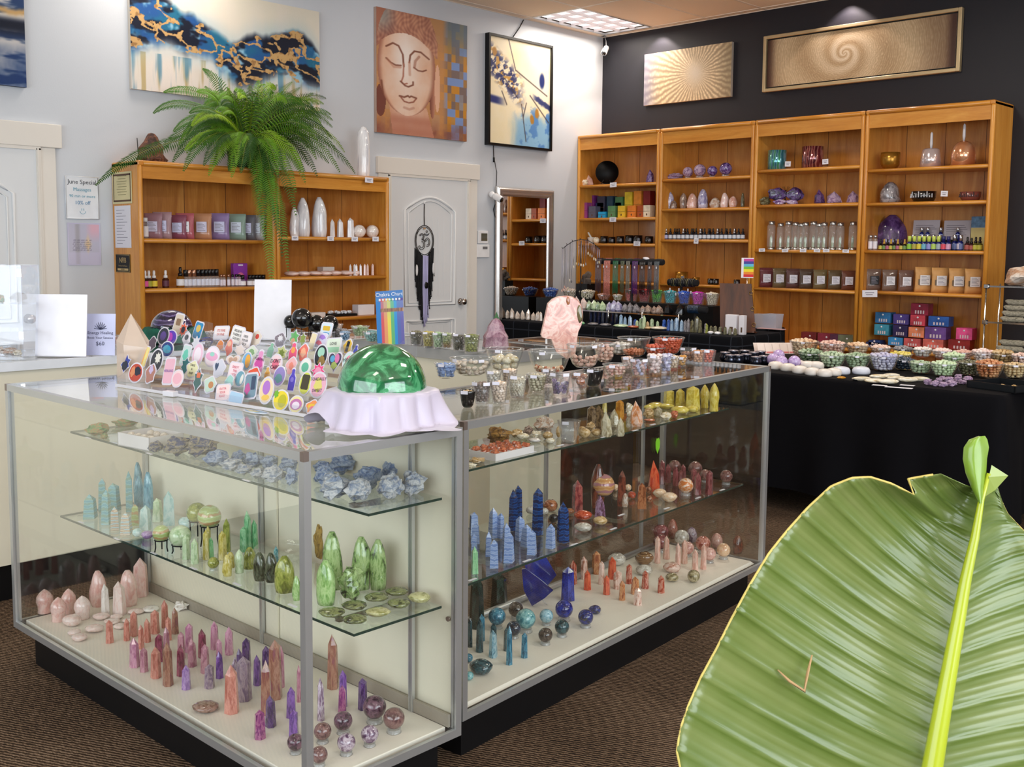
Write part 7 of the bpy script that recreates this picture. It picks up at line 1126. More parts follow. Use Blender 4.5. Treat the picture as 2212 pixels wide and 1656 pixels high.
for x, w in ((1998, 58), (2065, 58)):
    P = aty(x, 500, -.1); m_ = mpp(P); t = empty('info_card', (P.x, P.y, 1.446), (-.12, 0, 0)); tag(t, 'tall printed grey info card behind the blue bottles', 'card', x); mk('card', MB().box((-w*m_/2, 0, 0), (w*m_/2, .003, 66*m_)), M('grey_card', 'b8aeb4', .5), t)
    for i in range(7): mk('text_line', MB().box((-w*m_*.4, -.001, (30+i*4)*m_), (w*m_*(.2+.03*((i*5) % 7)), 0, (31+i*4)*m_)), M('txt_grey', '6c6470', .6), t)
P = aty(2112, 530, -.12); m_ = mpp(P); t = empty('boxed_book', (P.x, P.y, 1.446), 0); tag(t, 'cream and blue boxed card standing at the end '+A4, 'book', 2112); mk('lower_cover', MB().box((-16*m_, 0, 0), (14*m_, .03, 50*m_)), M('cream_gold', 'c8b878', .5), t); mk('upper_cover', MB().box((-16*m_, .001, 50*m_), (14*m_, .03, 74*m_)), M('wave_blue', '5c84a8', .4, var=.4, scale=40), t)
CB = lambda l, c='c8c8cc': B_('1c2a80', l, c, 'spray')
bottles([(1880, 540, 32, B_('d0d0d8', 'e8e4ee', 'c8c8cc', 'tall', True), 'clear bottle with pale label and silver cap'), (1890, 540, 32, B_('d0d0d8', 'e8e4ee', 'c8c8cc', 'tall', True), 'clear bottle with pale label and silver cap')]+[(1902+7.4*i, 539, 24, B_('2a1c10', ('c8b850', '6c8c4c', 'b06080')[i % 3], 'c49a3c' if i % 2 else '101014'), 'tiny dark oil bottle') for i in range(8)]+[(1964+10.5*i, 539, 31, CB(('8cc040', 'a8a048', 'd8c840', '6cb0c8', '8c90d0', 'b0d060', '9cb0b8', 'd84c60', 'd0a0c0')[i], '1c1c60' if i > 6 else 'c8d860'), 'cobalt bottle with coloured label') for i in range(9)], 1.446, py(BY-.05), A4)
bottles([(x, 526, 34, CB('6c7cb0', 'c8c8cc'), 'taller cobalt spray bottle of the rear row') for x in (1972, 1992, 2004, 2016, 2030, 2062, 2075)]+[(2072, 540, 34, CB('d8d0e0', '1c1c60'), 'cobalt bottle with pale label'), (2089, 540, 30, B_('5c2c30', 'b06058', '1c1c20'), 'dark red bottle with pink label'), (2098, 541, 28, B_('5c2c30', 'b06058', '1c1c20'), 'dark red bottle with pink label'), (2107, 541, 30, B_('7c7c30', 'c8c850', '1c1c20'), 'olive bottle with yellow label'), (2116, 541, 30, B_('7c7c30', 'c8c850', '1c1c20'), 'olive bottle with yellow label')], 1.446, py(BY+.07), A4)
bottles([(x, 505, 26, CB('8c9cd0', 'c8c8cc'), 'cobalt bottle raised at the back') for x in (1991, 2004, 2032, 2069)], 1.446+.09, py(-.12), A4)
o = mk('bottle_riser', MB().box((aty(1985, 520, -.12).x, -.15, 1.446), (aty(2076, 520, -.12).x, -.09, 1.536)), BLK, None); tag(o, 'black riser lifting the rear cobalt bottles', 'riser', 2030)
for x, c, l, d in ((1886, '8c7468', '1c1c20', 'clear coffee pouch with a black label'), (1921, '8c7468', 'eceaf0', 'clear coffee pouch with white and pink label'), (1956, '8c6c60', 'eceaf0', 'clear coffee pouch with white and pink label')): pouches([(x, 628, 46, P1(c, l, clear=True), d)], 1.11, py(BY), A4)
for x in (1994, 2030, 2067, 2102): pouches([(x, 632, 54, P1('cf9a5c', 'e8e4e4', win='6c5a44'), 'brown paper pouch with a window')], 1.11, py(BY), A4)
# stacked gift boxes at the bottom of the end bookcase
GBX = [(1911, 674, 712-15, 34, '2c6ca0', 'blue and teal'), (1950, 678, 700, 34, '4c3c84', 'violet'), (1990, 655, 680, 38, '8c1c38', 'crimson'), (1986, 680, 703, 32, 'c04050', 'coral red'), (2031, 683, 704, 44, '2c5ca8', 'blue green'), (1908, 700, 723, 32, '3c8ca4', 'teal'), (1948, 702, 726, 32, '2c2050', 'dark violet'), (1983, 706, 728, 34, 'e0845c', 'orange'), (2024, 706, 732, 46, '6c4890', 'purple and pink'), (1938, 728, 745, 32, '3c8cc8', 'sky blue'), (1974, 730, 748, 36, 'c85c5c', 'green and red'), (2019, 732, 752, 44, 'd86c60', 'salmon'), (2086, 708, 733, 34, 'e0508c', 'hot pink'), (2075, 733, 755, 46, '8c2420', 'dark red'), (1893, 734, 744, 26, '24407c', 'slim navy'), (1888, 746, 756, 40, '1c3060', 'long navy')]
for x, yt, yb, w, c, d in GBX:
    Y = -.2 if yb < 705 else -.24; P = aty(x, yb, Y); m_ = mpp(P); z = max(.636, P.z); t = empty('gift_box', (P.x, P.y, z), 0); tag(t, d+' printed gift box in the stack '+A4+' bottom shelf', 'box', x); H = (yb-yt)*m_; W_ = w*m_
    mk('box_body', MB().box((-W_/2, -.04, 0), (W_/2, .06, H), bev=.001), M('gb_'+c, c, .4, var=.35, scale=14), t); mk('round_logo', MB().lathe([(0, 0), (.008, 0), (.008, .001), (0, .001)], 12), WPAPER, t, (0, -.0405, H*.78), (pi/2, 0, 0))
    for i in range(4): mk('oil_bottle_print', MB().box((-W_*.25+i*W_*.15, -.0412, H*.12), (-W_*.25+i*W_*.15+W_*.08, -.0402, H*.4)), M('pale_print', 'd8c8cc', .5), t)
for i, (x, y, c, d) in enumerate(((1752, 737, '7c2c2c', 'dark red'), (1788, 732, '8c3040', 'wine red'), (1815, 735, '5c3048', 'plum'), (1832, 737, '6c7058', 'grey green'))):
    P = aty(x, y, BY); m_ = mpp(P); t = empty('gift_box', (P.x, P.y, .62), .1); tag(t, d+' leaning gift box '+A3+' bottom shelf', 'box', x); mk('box_body', MB().box((-20*m_, -.03, 0), (14*m_, .05, 26*m_), bev=.002), M('gb_'+c, c, .4, var=.35, scale=14), t); mk('round_logo', MB().lathe([(0, 0), (.008, 0), (.008, .001), (0, .001)], 12), WPAPER, t, (0, -.0305, 18*m_), (pi/2, 0, 0))
# ---------------------------------------------------------------- plaid covered table
T1W = 'on the plaid covered table'
def onT1(px, pyy, Y=-1.45): P = aty(px, pyy, Y); return P, mpp(P)
def t1row(rows, Y, z=ZT, where=T1W):
    for sh, k, x, y0, y1, w in rows: tall(sh, k, x, y0, y1, w, z if z else aty(x, y1, Y).z, where, plane=py(Y))
t1row([('T', 'dnavy', 1276+9*i, 676, 706, 8) for i in range(5)]+[('T', 'dnavy', 1322+9*i, 680, 708, 8) for i in range(2)], -1.3)
t1row([('T', 'skyb', 1341, 676, 704, 9), ('T', 'skyb', 1350, 680, 704, 8), ('T', 'skyb', 1361, 677, 704, 10), ('T', 'cobalt', 1372, 682, 702, 8), ('T', 'pgreen', 1376, 690, 708, 8), ('T', 'sage', 1383, 684, 707, 7), ('T', 'pgreen', 1391, 676, 706, 9), ('T', 'tan', 1399, 690, 707, 8), ('T', 'sage', 1408, 682, 706, 9), ('T', 'sage', 1420, 688, 708, 8), ('T', 'cobalt', 1434, 684, 708, 9), ('T', 'cobalt', 1444, 682, 708, 9), ('T', 'skyb', 1451, 686, 712, 9), ('T', 'skyb', 1461, 684, 714, 10), ('T', 'skyb', 1472, 688, 714, 9), ('T', 'greyq', 1480, 690, 716, 8), ('T', 'greyq', 1487, 686, 716, 9), ('T', 'oliv2', 1495, 690, 718, 9), ('T', 'oliv2', 1505, 684, 720, 11), ('T', 'oliv2', 1512, 686, 716, 9), ('T', 'greyq', 1524, 700, 722, 7), ('T', 'olive', 1526, 694, 716, 8), ('T', 'oliv2', 1536, 694, 712, 8), ('T', 'oliv2', 1545, 694, 712, 9), ('T', 'oliv2', 1556, 696, 714, 9), ('T', 'oliv2', 1566, 696, 714, 8), ('T', 'oliv2', 1577, 698, 714, 8), ('T', 'oliv2', 1588, 697, 714, 8)], -1.5)
t1row([('O', 'quartz', 1083+11.5*i, 674-(i % 3)*3, 692, 11) for i in range(8)]+[('T', 'quartz', 1160, 674, 692, 8), ('T', 'quartz', 1168, 672, 692, 8)], -1.45)
for k, x, y, w in (('mint', 1258, 702, 12), ('greyq', 1280, 700, 26), ('greyq', 1308, 702, 26), ('pgreen', 1342, 707, 34), ('orr', 1368, 710, 26), ('whty', 1425, 712, 40), ('tan', 1400, 712, 20), ('selen', 1535, 716, 14), ('selen', 1550, 716, 14)): lump('P', k, x, y, w, 7, ZT, 'lying on the plaid covered table', plane=py(-1.56))
# glass riser with crystal points on it
P = aty(1255, 668, -1.3); P2 = aty(1475, 676, -1.3); zr = P.z; t = empty('glass_riser', (P.x, -1.36, ZT)); tag(t, 'low glass riser on chrome posts holding a row of crystal points', 'riser', 1365); W_ = P2.x-P.x
mk('glass_plate', MB().box((0, 0, zr-ZT-.008), (W_, .16, zr-ZT)), SHELFG, t); mk('plate_edge', MB().box((0, -.002, zr-ZT-.009), (W_, 0, zr-ZT+.001)), CHR, t)
for f in (0, .33, .66, 1): mk('post', MB().lathe([(.007, 0), (.007, zr-ZT+.01), (0, zr-ZT+.014)], 8, cen=(f*W_, .0)), CHR, t)
t1row([('O', k, x, y0, 668+(x-1255)*.03, w) for k, x, y0, w in (('rosec', 1246, 640, 16), ('rosec', 1260, 643, 20), ('sage', 1272, 648, 14), ('pgreen', 1284, 647, 16), ('sage', 1292, 650, 14), ('pgreen', 1302, 649, 16), ('lilacw', 1316, 650, 16), ('lilacw', 1326, 646, 18), ('lilacw', 1336, 648, 18), ('greyq', 1350, 652, 16), ('greyq', 1362, 650, 16), ('greyq', 1374, 652, 18), ('brq', 1388, 656, 14), ('brq', 1400, 654, 18), ('brq', 1413, 656, 14), ('brq', 1424, 654, 18), ('obsid', 1444, 650, 20), ('obsid', 1469, 650, 20))], -1.26, z=zr, where='on the glass riser of the plaid table')
# trays of bright chips on the upper tier
zt2 = aty(1450, 656, -1.0).z; t = empty('black_riser', (0, 0, ZT)); tag(t, 'long black riser carrying the coloured glass dishes', 'riser', 1380); a, b = aty(1170, 650, -1.0).x, aty(1552, 650, -1.0).x; mk('riser_body', MB().box((a, -1.08, 0), (b, -.9, zt2-ZT)), BLK, t)
for x, yr, yb, w, k, wd, kd in ((1189, 634, 650, 36, 'cobalt', 'deep blue chips', 'bowl'), (1233, 631, 648, 36, 'quartz', 'cream chips', 'bowl'), (1268, 633, 650, 38, 'whty', 'pale chips', 'bowl'), (1304, 640, 652, 30, 'pinkq', 'beige chips', 'bowl'), (1334, 640, 652, 24, 'whty', 'ivory chips', 'bowl'), (1363, 628, 654, 30, 'pinkb', 'salmon chips', 'square'), (1391, 629, 655, 27, 'redb', 'crimson chips', 'square'), (1418, 630, 656, 27, 'greenb', 'bright green chips', 'square'), (1447, 630, 657, 30, 'tealbr', 'turquoise chips', 'square'), (1477, 631, 657, 29, 'blueb', 'bright blue chips', 'square'), (1507, 631, 658, 29, 'magb', 'magenta chips', 'square'), (1537, 632, 659, 29, 'whty', 'ivory white chips', 'square')):
    ST.setdefault(k, dict(pinkb=(('e8786c', 'f09484', 'd8645c'), ''), redb=(('b0141c', 'd83038', '8c0c14'), ''), greenb=(('3c9c14', '64c42c', '2c7c10'), ''), tealbr=(('1c9cac', '3cc0c8', '147c8c'), ''), blueb=(('1450d0', '2c74e8', '0c38a0'), ''), magb=(('c414b0', 'e03cc8', '940c84'), '')).get(k)); C_(kd, x, yr, yb, w, zt2, k, wd, T1W, size=4.5, plane=py(-.99), tags=1, fill=.9)
def stand_T(px, ytop, half0, half1, yb, r, desc, Y=-1.02, name='necklace_stand', post=True):
    P = aty(px, ytop, Y); m_ = mpp(P); t = empty(name, (P.x, Y, ZT)); tag(t, desc, 'stand', px); VB = M('black_velvet', '0c0c10', .9); h = P.z-ZT
    mk('velvet_bar', MB().tube([(-half0*m_, 0, h), (-half0*m_+.004, 0, h), (half1*m_-.004, 0, h), (half1*m_, 0, h)], [r*.7, r, r, r*.7], 12), VB, t)
    if post: mk('stand_post', MB().lathe([(.05, 0), (.05, .01), (.012, .014), (.012, h)], 12), VB, t)
    return t, h, m_
t, h, m_ = stand_T(1366, 565, 83, 83, 700, .026, 'black velvet bar stand hung with bead necklaces')
bm = t.matrix_basis
for x, c, n_, d, L in ((1297, '4a3c44', 8, 'grey brown', 72), (1309, '6c5458', 1, 'single brown', 70), (1316, 'd88478', 8, 'salmon pink', 78), (1334, '0c7048', 7, 'emerald green', 74), (1349, '5c6850', 5, 'moss green', 70), (1361, '7c7c70', 5, 'stone grey', 70), (1376, '5a2c74', 7, 'violet', 72), (1392, '141418', 7, 'black', 74), (1408, '2c3038', 5, 'charcoal', 70), (1423, '58646c', 6, 'smoky grey', 72)):
    tt = empty('bead_necklace', (aty(x, 565, -1.02).x, -1.02, ZT+h)); tag(tt, 'hank of '+d+' bead necklaces hanging on the velvet bar', 'necklace', x); mb = MB()
    for i in range(n_):
        ox = (i-(n_-1)/2)*.0092; l = L*m_*rnd(.9, 1); mb.tube([(ox, .027, -.03), (ox, .0, .029), (ox, -.029, 0), (ox, -.031, -l*.3), (ox, -.031, -l*.6), (ox, -.031, -l)], [.003, .0032, .0034, .0028, .0034, .003], 5)
    mk('bead_strand', mb, M('beads_'+c, c, .25, var=.5, scale=160, coat=.5), tt); mk('price_tag', MB().box((-.006, -.036, -.06), (.006, -.034, -.04)), WPAPER, tt)
P = aty(1396, 557, -1.02); o = mk('white_shell', MB().ell((0, 0, 0), (.035, .02, .014), 12, 8, nz=.2), WPAPER, None, (P.x, -1.02, ZT+h+.03)); tag(o, 'flat white stone resting on top of the necklace bar', 'stone', 1396)
t, h, m_ = stand_T(1472, 610, 34, 42, 690, .03, 'black velvet roll of dark bracelets with white tags', Y=-.95)
for i in range(14): mk('bracelet', MB().tube([(-.10+i*.018, .034*cos(a), h+.034*sin(a)) for a in [2*pi*j/14 for j in range(14)]], .005, 5, close=True), M('br_'+('1c1c20', '3c3828', '6c6444', '2c2c34')[i % 4], ('1c1c20', '3c3828', '6c6444', '2c2c34')[i % 4], .3, coat=.4), t)
for i in range(8): mk('hanging_tag', MB().box((-.1+i*.032, -.04, h-.075-.02*(i % 3)), (-.088+i*.032, -.038, h-.05-.02*(i % 3))), WPAPER, t)
t, h, m_ = stand_T(1502, 668, 24, 30, 690, .028, 'short black roll of navy bead bracelets', Y=-1.3)
for i in range(9): mk('bracelet', MB().tube([(-.06+i*.012, .031*cos(a), h+.031*sin(a)) for a in [2*pi*j/14 for j in range(14)]], .0045, 5, close=True), M('br_navy', '1c3450', .3, coat=.4), t)
# wrought jewellery tree
P = aty(1255, 520, -1.3); m_ = mpp(P); t = empty('jewellery_tree', (P.x, -1.3, ZT)); tag(t, 'black iron jewellery tree with a twig arch hung with pendants', 'stand', 1255); h = P.z-ZT; arch = [((a-1255)*m_, 0, h+(520-b)*m_) for a, b in ((1203, 537), (1216, 529), (1232, 521), (1254, 517), (1275, 519), (1292, 527), (1308, 538))]
mk('twig_arch', MB().tube(arch, .004, 6), BLKM, t); mk('pole', MB().tube([(0, 0, 0), (.004, 0, h*.5), (0, 0, h)], .006, 6), BLKM, t); mk('base', MB().lathe([(.06, 0), (.055, .01), (0, .014)], 16), BLKM, t)
for a in arch: mk('twig', MB().tube([a, (a[0]-.012, 0, a[2]+.014)], .003, 5), BLKM, t)
for i in range(20):
    f = i/19*6; k = min(5, int(f)); q = V(arch[k]).lerp(V(arch[k+1]), f-k); L = (95 if i < 7 else 55 if i < 13 else 30)*m_*rnd(.8, 1); tt = empty('pendant_necklace', t.matrix_basis @ (q+V((0, -.006, 0)))); c = ('a8a8c0', 'c8c4cc', '6c6c74')[i % 3]
    tag(tt, 'thin '+('pale' if i % 3 < 2 else 'dark')+' pendant necklace on the iron tree', 'necklace', 1203+i*5.5); mk('chain', MB().tube([(-.006, 0, 0), (-.003, 0, -L*.5), (0, 0, -L), (.003, 0, -L*.5), (.006, 0, 0)], .0018, 4), M('chain_'+c, c, .3, .6), tt); mk('pendant', MB().ell((0, 0, -L-.012), (.008, .005, .014), 8, 6, nz=.3, seed=i), SM('pinkq' if i < 4 else 'whty' if i % 3 else 'greyq'), tt)
P = aty(1268, 605, -.9); o = mk('coral_cluster', MB().ell((0, 0, .04), (.06, .04, .05), 16, 10, nz=.9, seed=4, sm=False), M('grey_coral', '5c5048', .8), None, (P.x, -.92, P.z-.03)); tag(o, 'spiky grey brown cluster behind the iron jewellery tree', 'cluster', 1268)
o = mk('display_block', MB().box((P.x-.07, -.98, ZT), (P.x+.07, -.86, P.z-.032)), BLK, None); tag(o, 'black block lifting the spiky cluster behind the jewellery tree', 'block', 1268)
# boards, boxes, rainbow card, bins
P = aty(1590, 705, -1.25); m_ = mpp(P); t = empty('wooden_board', (P.x, -1.25, ZT), (-.16, 0, .35)); tag(t, 'leaning dark walnut board standing at the end of the plaid table', 'board', 1586); mk('board', MB().poly([(-.13, 0), (.16, 0), (.10, 107*m_), (-.16, 107*m_)], .02, axis='Y'), wood('walnut_board', '3c1e0e', '5a3016', '6c3c1e', 'Z', .4), t); mk('stand_foot', MB().box((-.12, -.06, 0), (.16, .12, .015)), wood('walnut_board', '4a2a14', '6a3e1e', '7c4c28'), t)
for i in range(3): mk('side_ring', MB().tube([(.15-.012*i, -.004+.0*i, .06+.12*i+.016*cos(a)) if False else (.145-.02*i+.014*sin(a), -.006, .07+.13*i+.016*cos(a)) for a in [2*pi*j/12 for j in range(12)]], .003, 5, close=True), M('brass_ring', 'b08c50', .3, .8), t)
for x, w in ((1578, 26), (1601, 12)):
    P = aty(x, 713, -1.42); m_ = mpp(P); t = empty('white_box', (P.x, -1.42, ZT), .1); tag(t, 'white upright box with a small brown print at the plaid table end', 'box', x); mk('box_body', MB().box((-w*m_/2, 0, 0), (w*m_/2, .05, 42*m_), bev=.002), WPAPER, t); mk('print', MB().box((-w*m_*.1, -.001, .02), (w*m_*.2, 0, .06)), M('brown_print', '5a3f2c', .6), t)
P = aty(1614, 600, -1.1); m_ = mpp(P); t = empty('rainbow_card', (P.x, -1.1, P.z), YAW-.3); tag(t, 'small upright rainbow striped card above the walnut board', 'card', 1615); mk('card', MB().box((-13*m_, 0, 0), (13*m_, .002, 43*m_)), WPAPER, t); mk('card_post', MB().tube([(0, .004, -(P.z-ZT)), (0, .004, .05)], .003, 6), CHR, t)
for i, c in enumerate(('d81c24', 'f08c1c', 'f0dc1c', '78c020', '5cb8dc', '3c3c9c', 'c03c9c')): mk('stripe', MB().box((-8*m_, -.001, (2+i*5.6)*m_), (13*m_, 0, (7.6+i*5.6)*m_)), M('flag_'+c, c, .5), t)
for x, w, h in ((1650, 44, 30), (1672, 34, 32)): 
    P = aty(x, 700, -.7); m_ = mpp(P); t = empty('plastic_bin', (P.x, -.72, ZT+.01)); tag(t, 'frosted clear plastic bin on the small plaid table', 'bin', x); mk('bin_wall', MB().add([(a*w*m_/2*k, b*.06*k, z) for k, z in ((.85, 0), (1, h*m_)) for a, b in ((-1, -1), (1, -1), (1, 1), (-1, 1))], [(3, 2, 1, 0), (0, 1, 5, 4), (1, 2, 6, 5), (2, 3, 7, 6), (3, 0, 4, 7)]), glass('frosted_bin', 'e4e6f0', 1.4, .3, body=.5, bodycol='dcdde8'), t)
P = aty(1665, 701, -.80); o = mk('pink_paper', MB().box((-.12, -.03, 0), (.12, .03, .006)), M('pink_card', 'e0b4b4', .6), None, (P.x, -.79, ZT+.011), .1); tag(o, 'pink papers lying in front of the plastic bins', 'paper', 1665)
# ---------------------------------------------------------------- black covered table
T2W = 'on the black covered table'
GUN = M('gunmetal_glaze', '3c4050', .12, .8, coat=.8)
for i, (x, yb) in enumerate(((1566, 780), (1577, 786), (1594, 786), (1584, 776), (1612, 784), (1608, 776), (1633, 790), (1650, 788), (1628, 780), (1643, 778))):
    P = atz(x, yb, ZT); H = 22*mpp(P); put([('jar_body', cached(('cauldron',), lambda: MB().lathe([(.3, 0), (.5, .2), (.55, .45), (.42, .78), (.46, .86), (.42, .86), (.3, .5), (0, .3)], 18), [GUN])), ('lid', cached(('cauldron_lid',), lambda: MB().lathe([(.5, .86), (.5, .92), (.1, .97), (0, .97)], 18), [M('grey_lid', 'a8a0a8', .3, .5)]))], 'lidded_pot', 'small gunmetal lidded pot '+T2W, 'pot', x, yb, ZT, lambda a, b: atz(a, b, ZT), H)
for i in range(11):
    x = 1634+i*8.2; P = atz(x+6, 762+(i % 2)*2, ZT); m_ = mpp(P); t = empty('greeting_card', P, (-.5, 0, YAW+.2)); tag(t, 'cream and pink printed card in the leaning row '+T2W, 'card', x); mk('card', MB().box((-.03, 0, 0), (.03, .002, 24*m_)), M('cream_card', 'ecdcd4', .6), t); mk('pink_print', MB().box((-.026, -.001, .005), (.026, 0, .016)), M('coral_print', 'd87878', .6), t)
def sph2(k, x, y, d, w=T2W, ds=None): sphere(k, x, y, d, ZT, w, None, desc=ds)
for x, y in ((1670, 776), (1688, 781), (1716, 781), (1682, 768)): sph2('lavs', x, y, 27)
def cake(x, yb, w, h, c='ece4dc', d='white domed soap bar'):
    P = atz(x, yb, ZT); m_ = mpp(P); q = w*m_; o = mk('soap_bar', MB().lathe([(.46*q, 0), (.5*q, .2*h*m_), (.5*q, .5*h*m_), (.42*q, .85*h*m_), (.2*q, h*m_), (0, h*m_)], 20), M('soap_'+c, c, .35), None, P+V((-.01, .015, 0))); tag(o, d+' '+T2W, 'soap', x)
for x, yb in ((1676, 797), (1702, 801), (1728, 806), (1755, 810), (1782, 813), (1802, 811), (1722, 793), (1745, 796), (1764, 797)): cake(x, yb, 33, 16)
for x, yb in ((1818, 808), (1861, 808)): cake(x, yb, 38, 16, 'dfe2ee', 'white soap dish with a blue ring')
T2B = [(1736, 736, 772, 62, ['creamr', 'pinkq'], 'peach and pink stones'), (1797, 740, 776, 60, ['pinkq', 'white'], 'pale pink stones'), (1750, 762, 783, 56, ['sage', 'oliv2'], 'grey green stones'), (1797, 766, 795, 60, ['sage', 'whty'], 'sea green stones'), (1852, 766, 797, 60, ['sage', 'paqua'], 'jade green stones'), (1908, 768, 802, 62, ['lilacw', 'navys'], 'blue violet stones'), (1952, 776, 800, 50, ['navys', 'lilacw'], 'slate blue stones'), (1988, 782, 808, 52, ['sage', 'pgreen'], 'green chips'), (2038, 784, 814, 58, ['pgreen', 'whty'], 'cream green stones'), (2092, 782, 812, 52, ['oliv2', 'dkbr'], 'smoky brown stones'), (2135, 784, 818, 62, ['agor', 'brag'], 'rust red chips'), (2190, 786, 818, 56, ['tan', 'orr'], 'tan and orange stones'),
 (1852, 746, 768, 48, ['creamr', 'tan'], 'golden stones'), (1902, 750, 768, 46, ['agpink', 'creamr'], 'blush stones'), (1950, 752, 770, 44, ['greyq', 'lilacw'], 'lavender grey stones'), (1992, 754, 772, 44, ['white', 'greyq'], 'silvery clear stones'), (2035, 757, 775, 46, ['rosec', 'whty'], 'shell pink stones'), (2080, 760, 778, 46, ['pinkq', 'whty'], 'rosy white stones'), (2122, 762, 782, 46, ['rosec', 'sage'], 'pale mixed stones'), (1945, 764, 782, 50, ['yell', 'pgreen'], 'pale yellow stones'), (2060, 770, 790, 50, ['pgreen', 'yell'], 'pale lime stones'), (2165, 764, 784, 50, ['tan', 'geode'], 'striped brown stones'), (2204, 768, 790, 40, ['agpink', 'tan'], 'beige stones')]
for x, yr, yb, w, k, wd in T2B: C_('bowl', x, yr, yb, w, ZT, k[0], wd, T2W, size=9, tags=1, nmax=60, fill=.85)
for x, y, w, h in ((1862, 820, 44, 7), (1890, 824, 46, 8), (1918, 826, 50, 8), (1938, 818, 44, 8), (1960, 822, 50, 8), (1985, 820, 46, 8), (1900, 815, 44, 7), (1925, 812, 40, 7)): lump('P', 'whty', x, y, w, h, ZT, T2W, asp=.35, desc='long cream bone-coloured {} sliver')
lump('P', 'citr', 1818, 816, 20, 6, ZT, T2W, asp=.4); lump('P', 'obsid', 1848, 820, 20, 6, ZT, T2W, asp=.4)
for x, y in ((1928, 836), (1955, 838), (1900, 832), (1960, 832)): P = atz(x, y, ZT); o = mk('price_slip', SLIP, None, None, P, .2, (.07, .035, .0012)); tag(o, 'white card lying near the front edge '+T2W, 'price card', x)
for i, (x, y, w, h) in enumerate(((2004, 826, 18, 13), (2020, 829, 18, 12), (2038, 831, 18, 11), (2056, 829, 20, 12), (2036, 819, 16, 12), (2050, 822, 20, 14), (2068, 821, 18, 12), (2080, 826, 16, 10), (2028, 822, 14, 10), (2091, 819, 20, 12), (2070, 814, 16, 10))): lump('R', 'amet2', x, y, w, h, ZT, T2W)
P0, P1_, P3 = atz(2088, 836, ZT), atz(2192, 850, ZT), atz(2128, 815, ZT); ux = (P1_-P0); vx = V((P3.x-P0.x, P3.y-P0.y, 0)); t = empty('black_tray', P0, atan2(ux.y, ux.x)); tag(t, 'square black tray with a few gold pieces '+T2W, 'tray', 2150); Lx, Ly = ux.length, .26
mb = MB().box((0, 0, 0), (Lx, Ly, .004)); 
for a, b in (((0, 0), (Lx, .006)), ((0, Ly-.006), (Lx, Ly)), ((0, 0), (.006, Ly)), ((Lx-.006, 0), (Lx, Ly))): mb.box((a[0], a[1], 0), (b[0], b[1], .035))
mk('tray_body', mb, M('black_tray', '101418', .35), t)
for i in range(6): o = mk('gold_nugget', getmesh('R', 'tan', i), None, None, t.matrix_basis @ V((.1+.04*i, Ly*.55+.03*(i % 2), .005)), i, (.026, .02, .014)); tag(o, 'small gold-coloured piece lying in the square black tray', 'stone', 2150+i, 'gold pieces in the square tray', True)
# shoes standing under and beside the table
def shoe(P, rot, desc, px, s=1):
    t = empty('shoe', P, rot, s); tag(t, desc, 'shoe', px, 'black sneakers'); up = [(-.045, -.13), (.0, -.145), (.045, -.12), (.05, 0), (.04, .12), (0, .14), (-.04, .12), (-.05, 0)]
    mk('sole', MB().poly(up, .022, axis='Z'), M('white_rubber', 'd8dce4', .5), t); mb = MB(); vs = []
    for k, (f, z) in enumerate(((.97, .022), (.92, .05), (.8, .075), (.55, .1))):
        for a, b in up: vs.append((a*f, b*f+(.03*k if b < 0 else 0)*(.6), z+(.02*k if b > .05 else 0)))
    mb.add(vs, [(k*8+i, k*8+(i+1) % 8, (k+1)*8+(i+1) % 8, (k+1)*8+i) for k in range(3) for i in range(8)]+[tuple(24+i for i in range(8))], 0, True); mk('upper', mb, M('black_canvas', '141417', .8), t)
    for i in range(4): mk('lace', MB().tube([(-.02, -.06+i*.022, .075+.006*i), (.02, -.06+i*.022, .078+.006*i)], .0025, 4), M('white_lace', 'd0d0d8', .8), t)
shoe(atz(1684, 1006, 0)+V((0, .05, 0)), .3, 'black sneaker with white sole under the black covered table', 1680); shoe(atz(1708, 1001, 0)+V((.02, .05, 0)), -.1, 'black sneaker with white sole under the black covered table', 1705); shoe(atz(2196, 1100, 0)+V((0, .06, 0)), -.7, 'black sneaker with white sole beside the hanging black cloth', 2196)
# glass shelf rack with sage bundles at the edge of the picture
a0 = 4.27; t = empty('glass_shelf_rack', (a0, -.72, 0)); tag(t, 'chrome and glass shelf rack beside the end bookcase', 'rack', 2175); zz = (.66, .925, 1.19)
for z in zz: mk('glass_shelf', MB().box((0, 0, z-.008), (.8, .3, z)), SHELFG, t); mk('shelf_edge', MB().box((0, -.003, z-.01), (.8, 0, z+.002)), CHR, t)
for x in (.0, .8): mk('side_pole', MB().tube([(x, .01, 0), (x, .01, 1.2)], .006, 6), CHR, t); mk('side_pole', MB().tube([(x, .29, 0), (x, .29, 1.2)], .006, 6), CHR, t)
mk('corner_clamp', MB().box((-.012, -.012, zz[1]-.02), (.02, .03, zz[1]+.012), bev=.004).box((-.012, -.012, zz[2]-.02), (.02, .03, zz[2]+.012), bev=.004).box((-.012, -.012, zz[0]-.02), (.02, .03, zz[0]+.012), bev=.004), CHR, t)
SAGE = stone('sage_bundle_m', 'a8a08c', 'd0c8b4', '7c7864', scale=9, rough=.8, coat=0, bump=.6); RSG = stone('red_bundle_m', 'a03424', 'c04c34', '7c2418', scale=9, rough=.8, coat=0, bump=.6)
def bundle(x, y, z, L, w, m_, d, px):
    def f():
        mb = MB(); pts = [(-.5+i/12, 0, .5+.02*sin(i)) for i in range(13)]; mb.tube(pts, [.25]+[.46+.05*(i % 2) for i in range(11)]+[.25], 10); return mb
    o = mk('herb_bundle', cached(('herb_bundle', m_.name), f, [m_]), None, None, (x, y, z), rnd(-.06, .06), (L, w, w)); tag(o, d+' on the glass shelf rack', 'herb bundle', px)
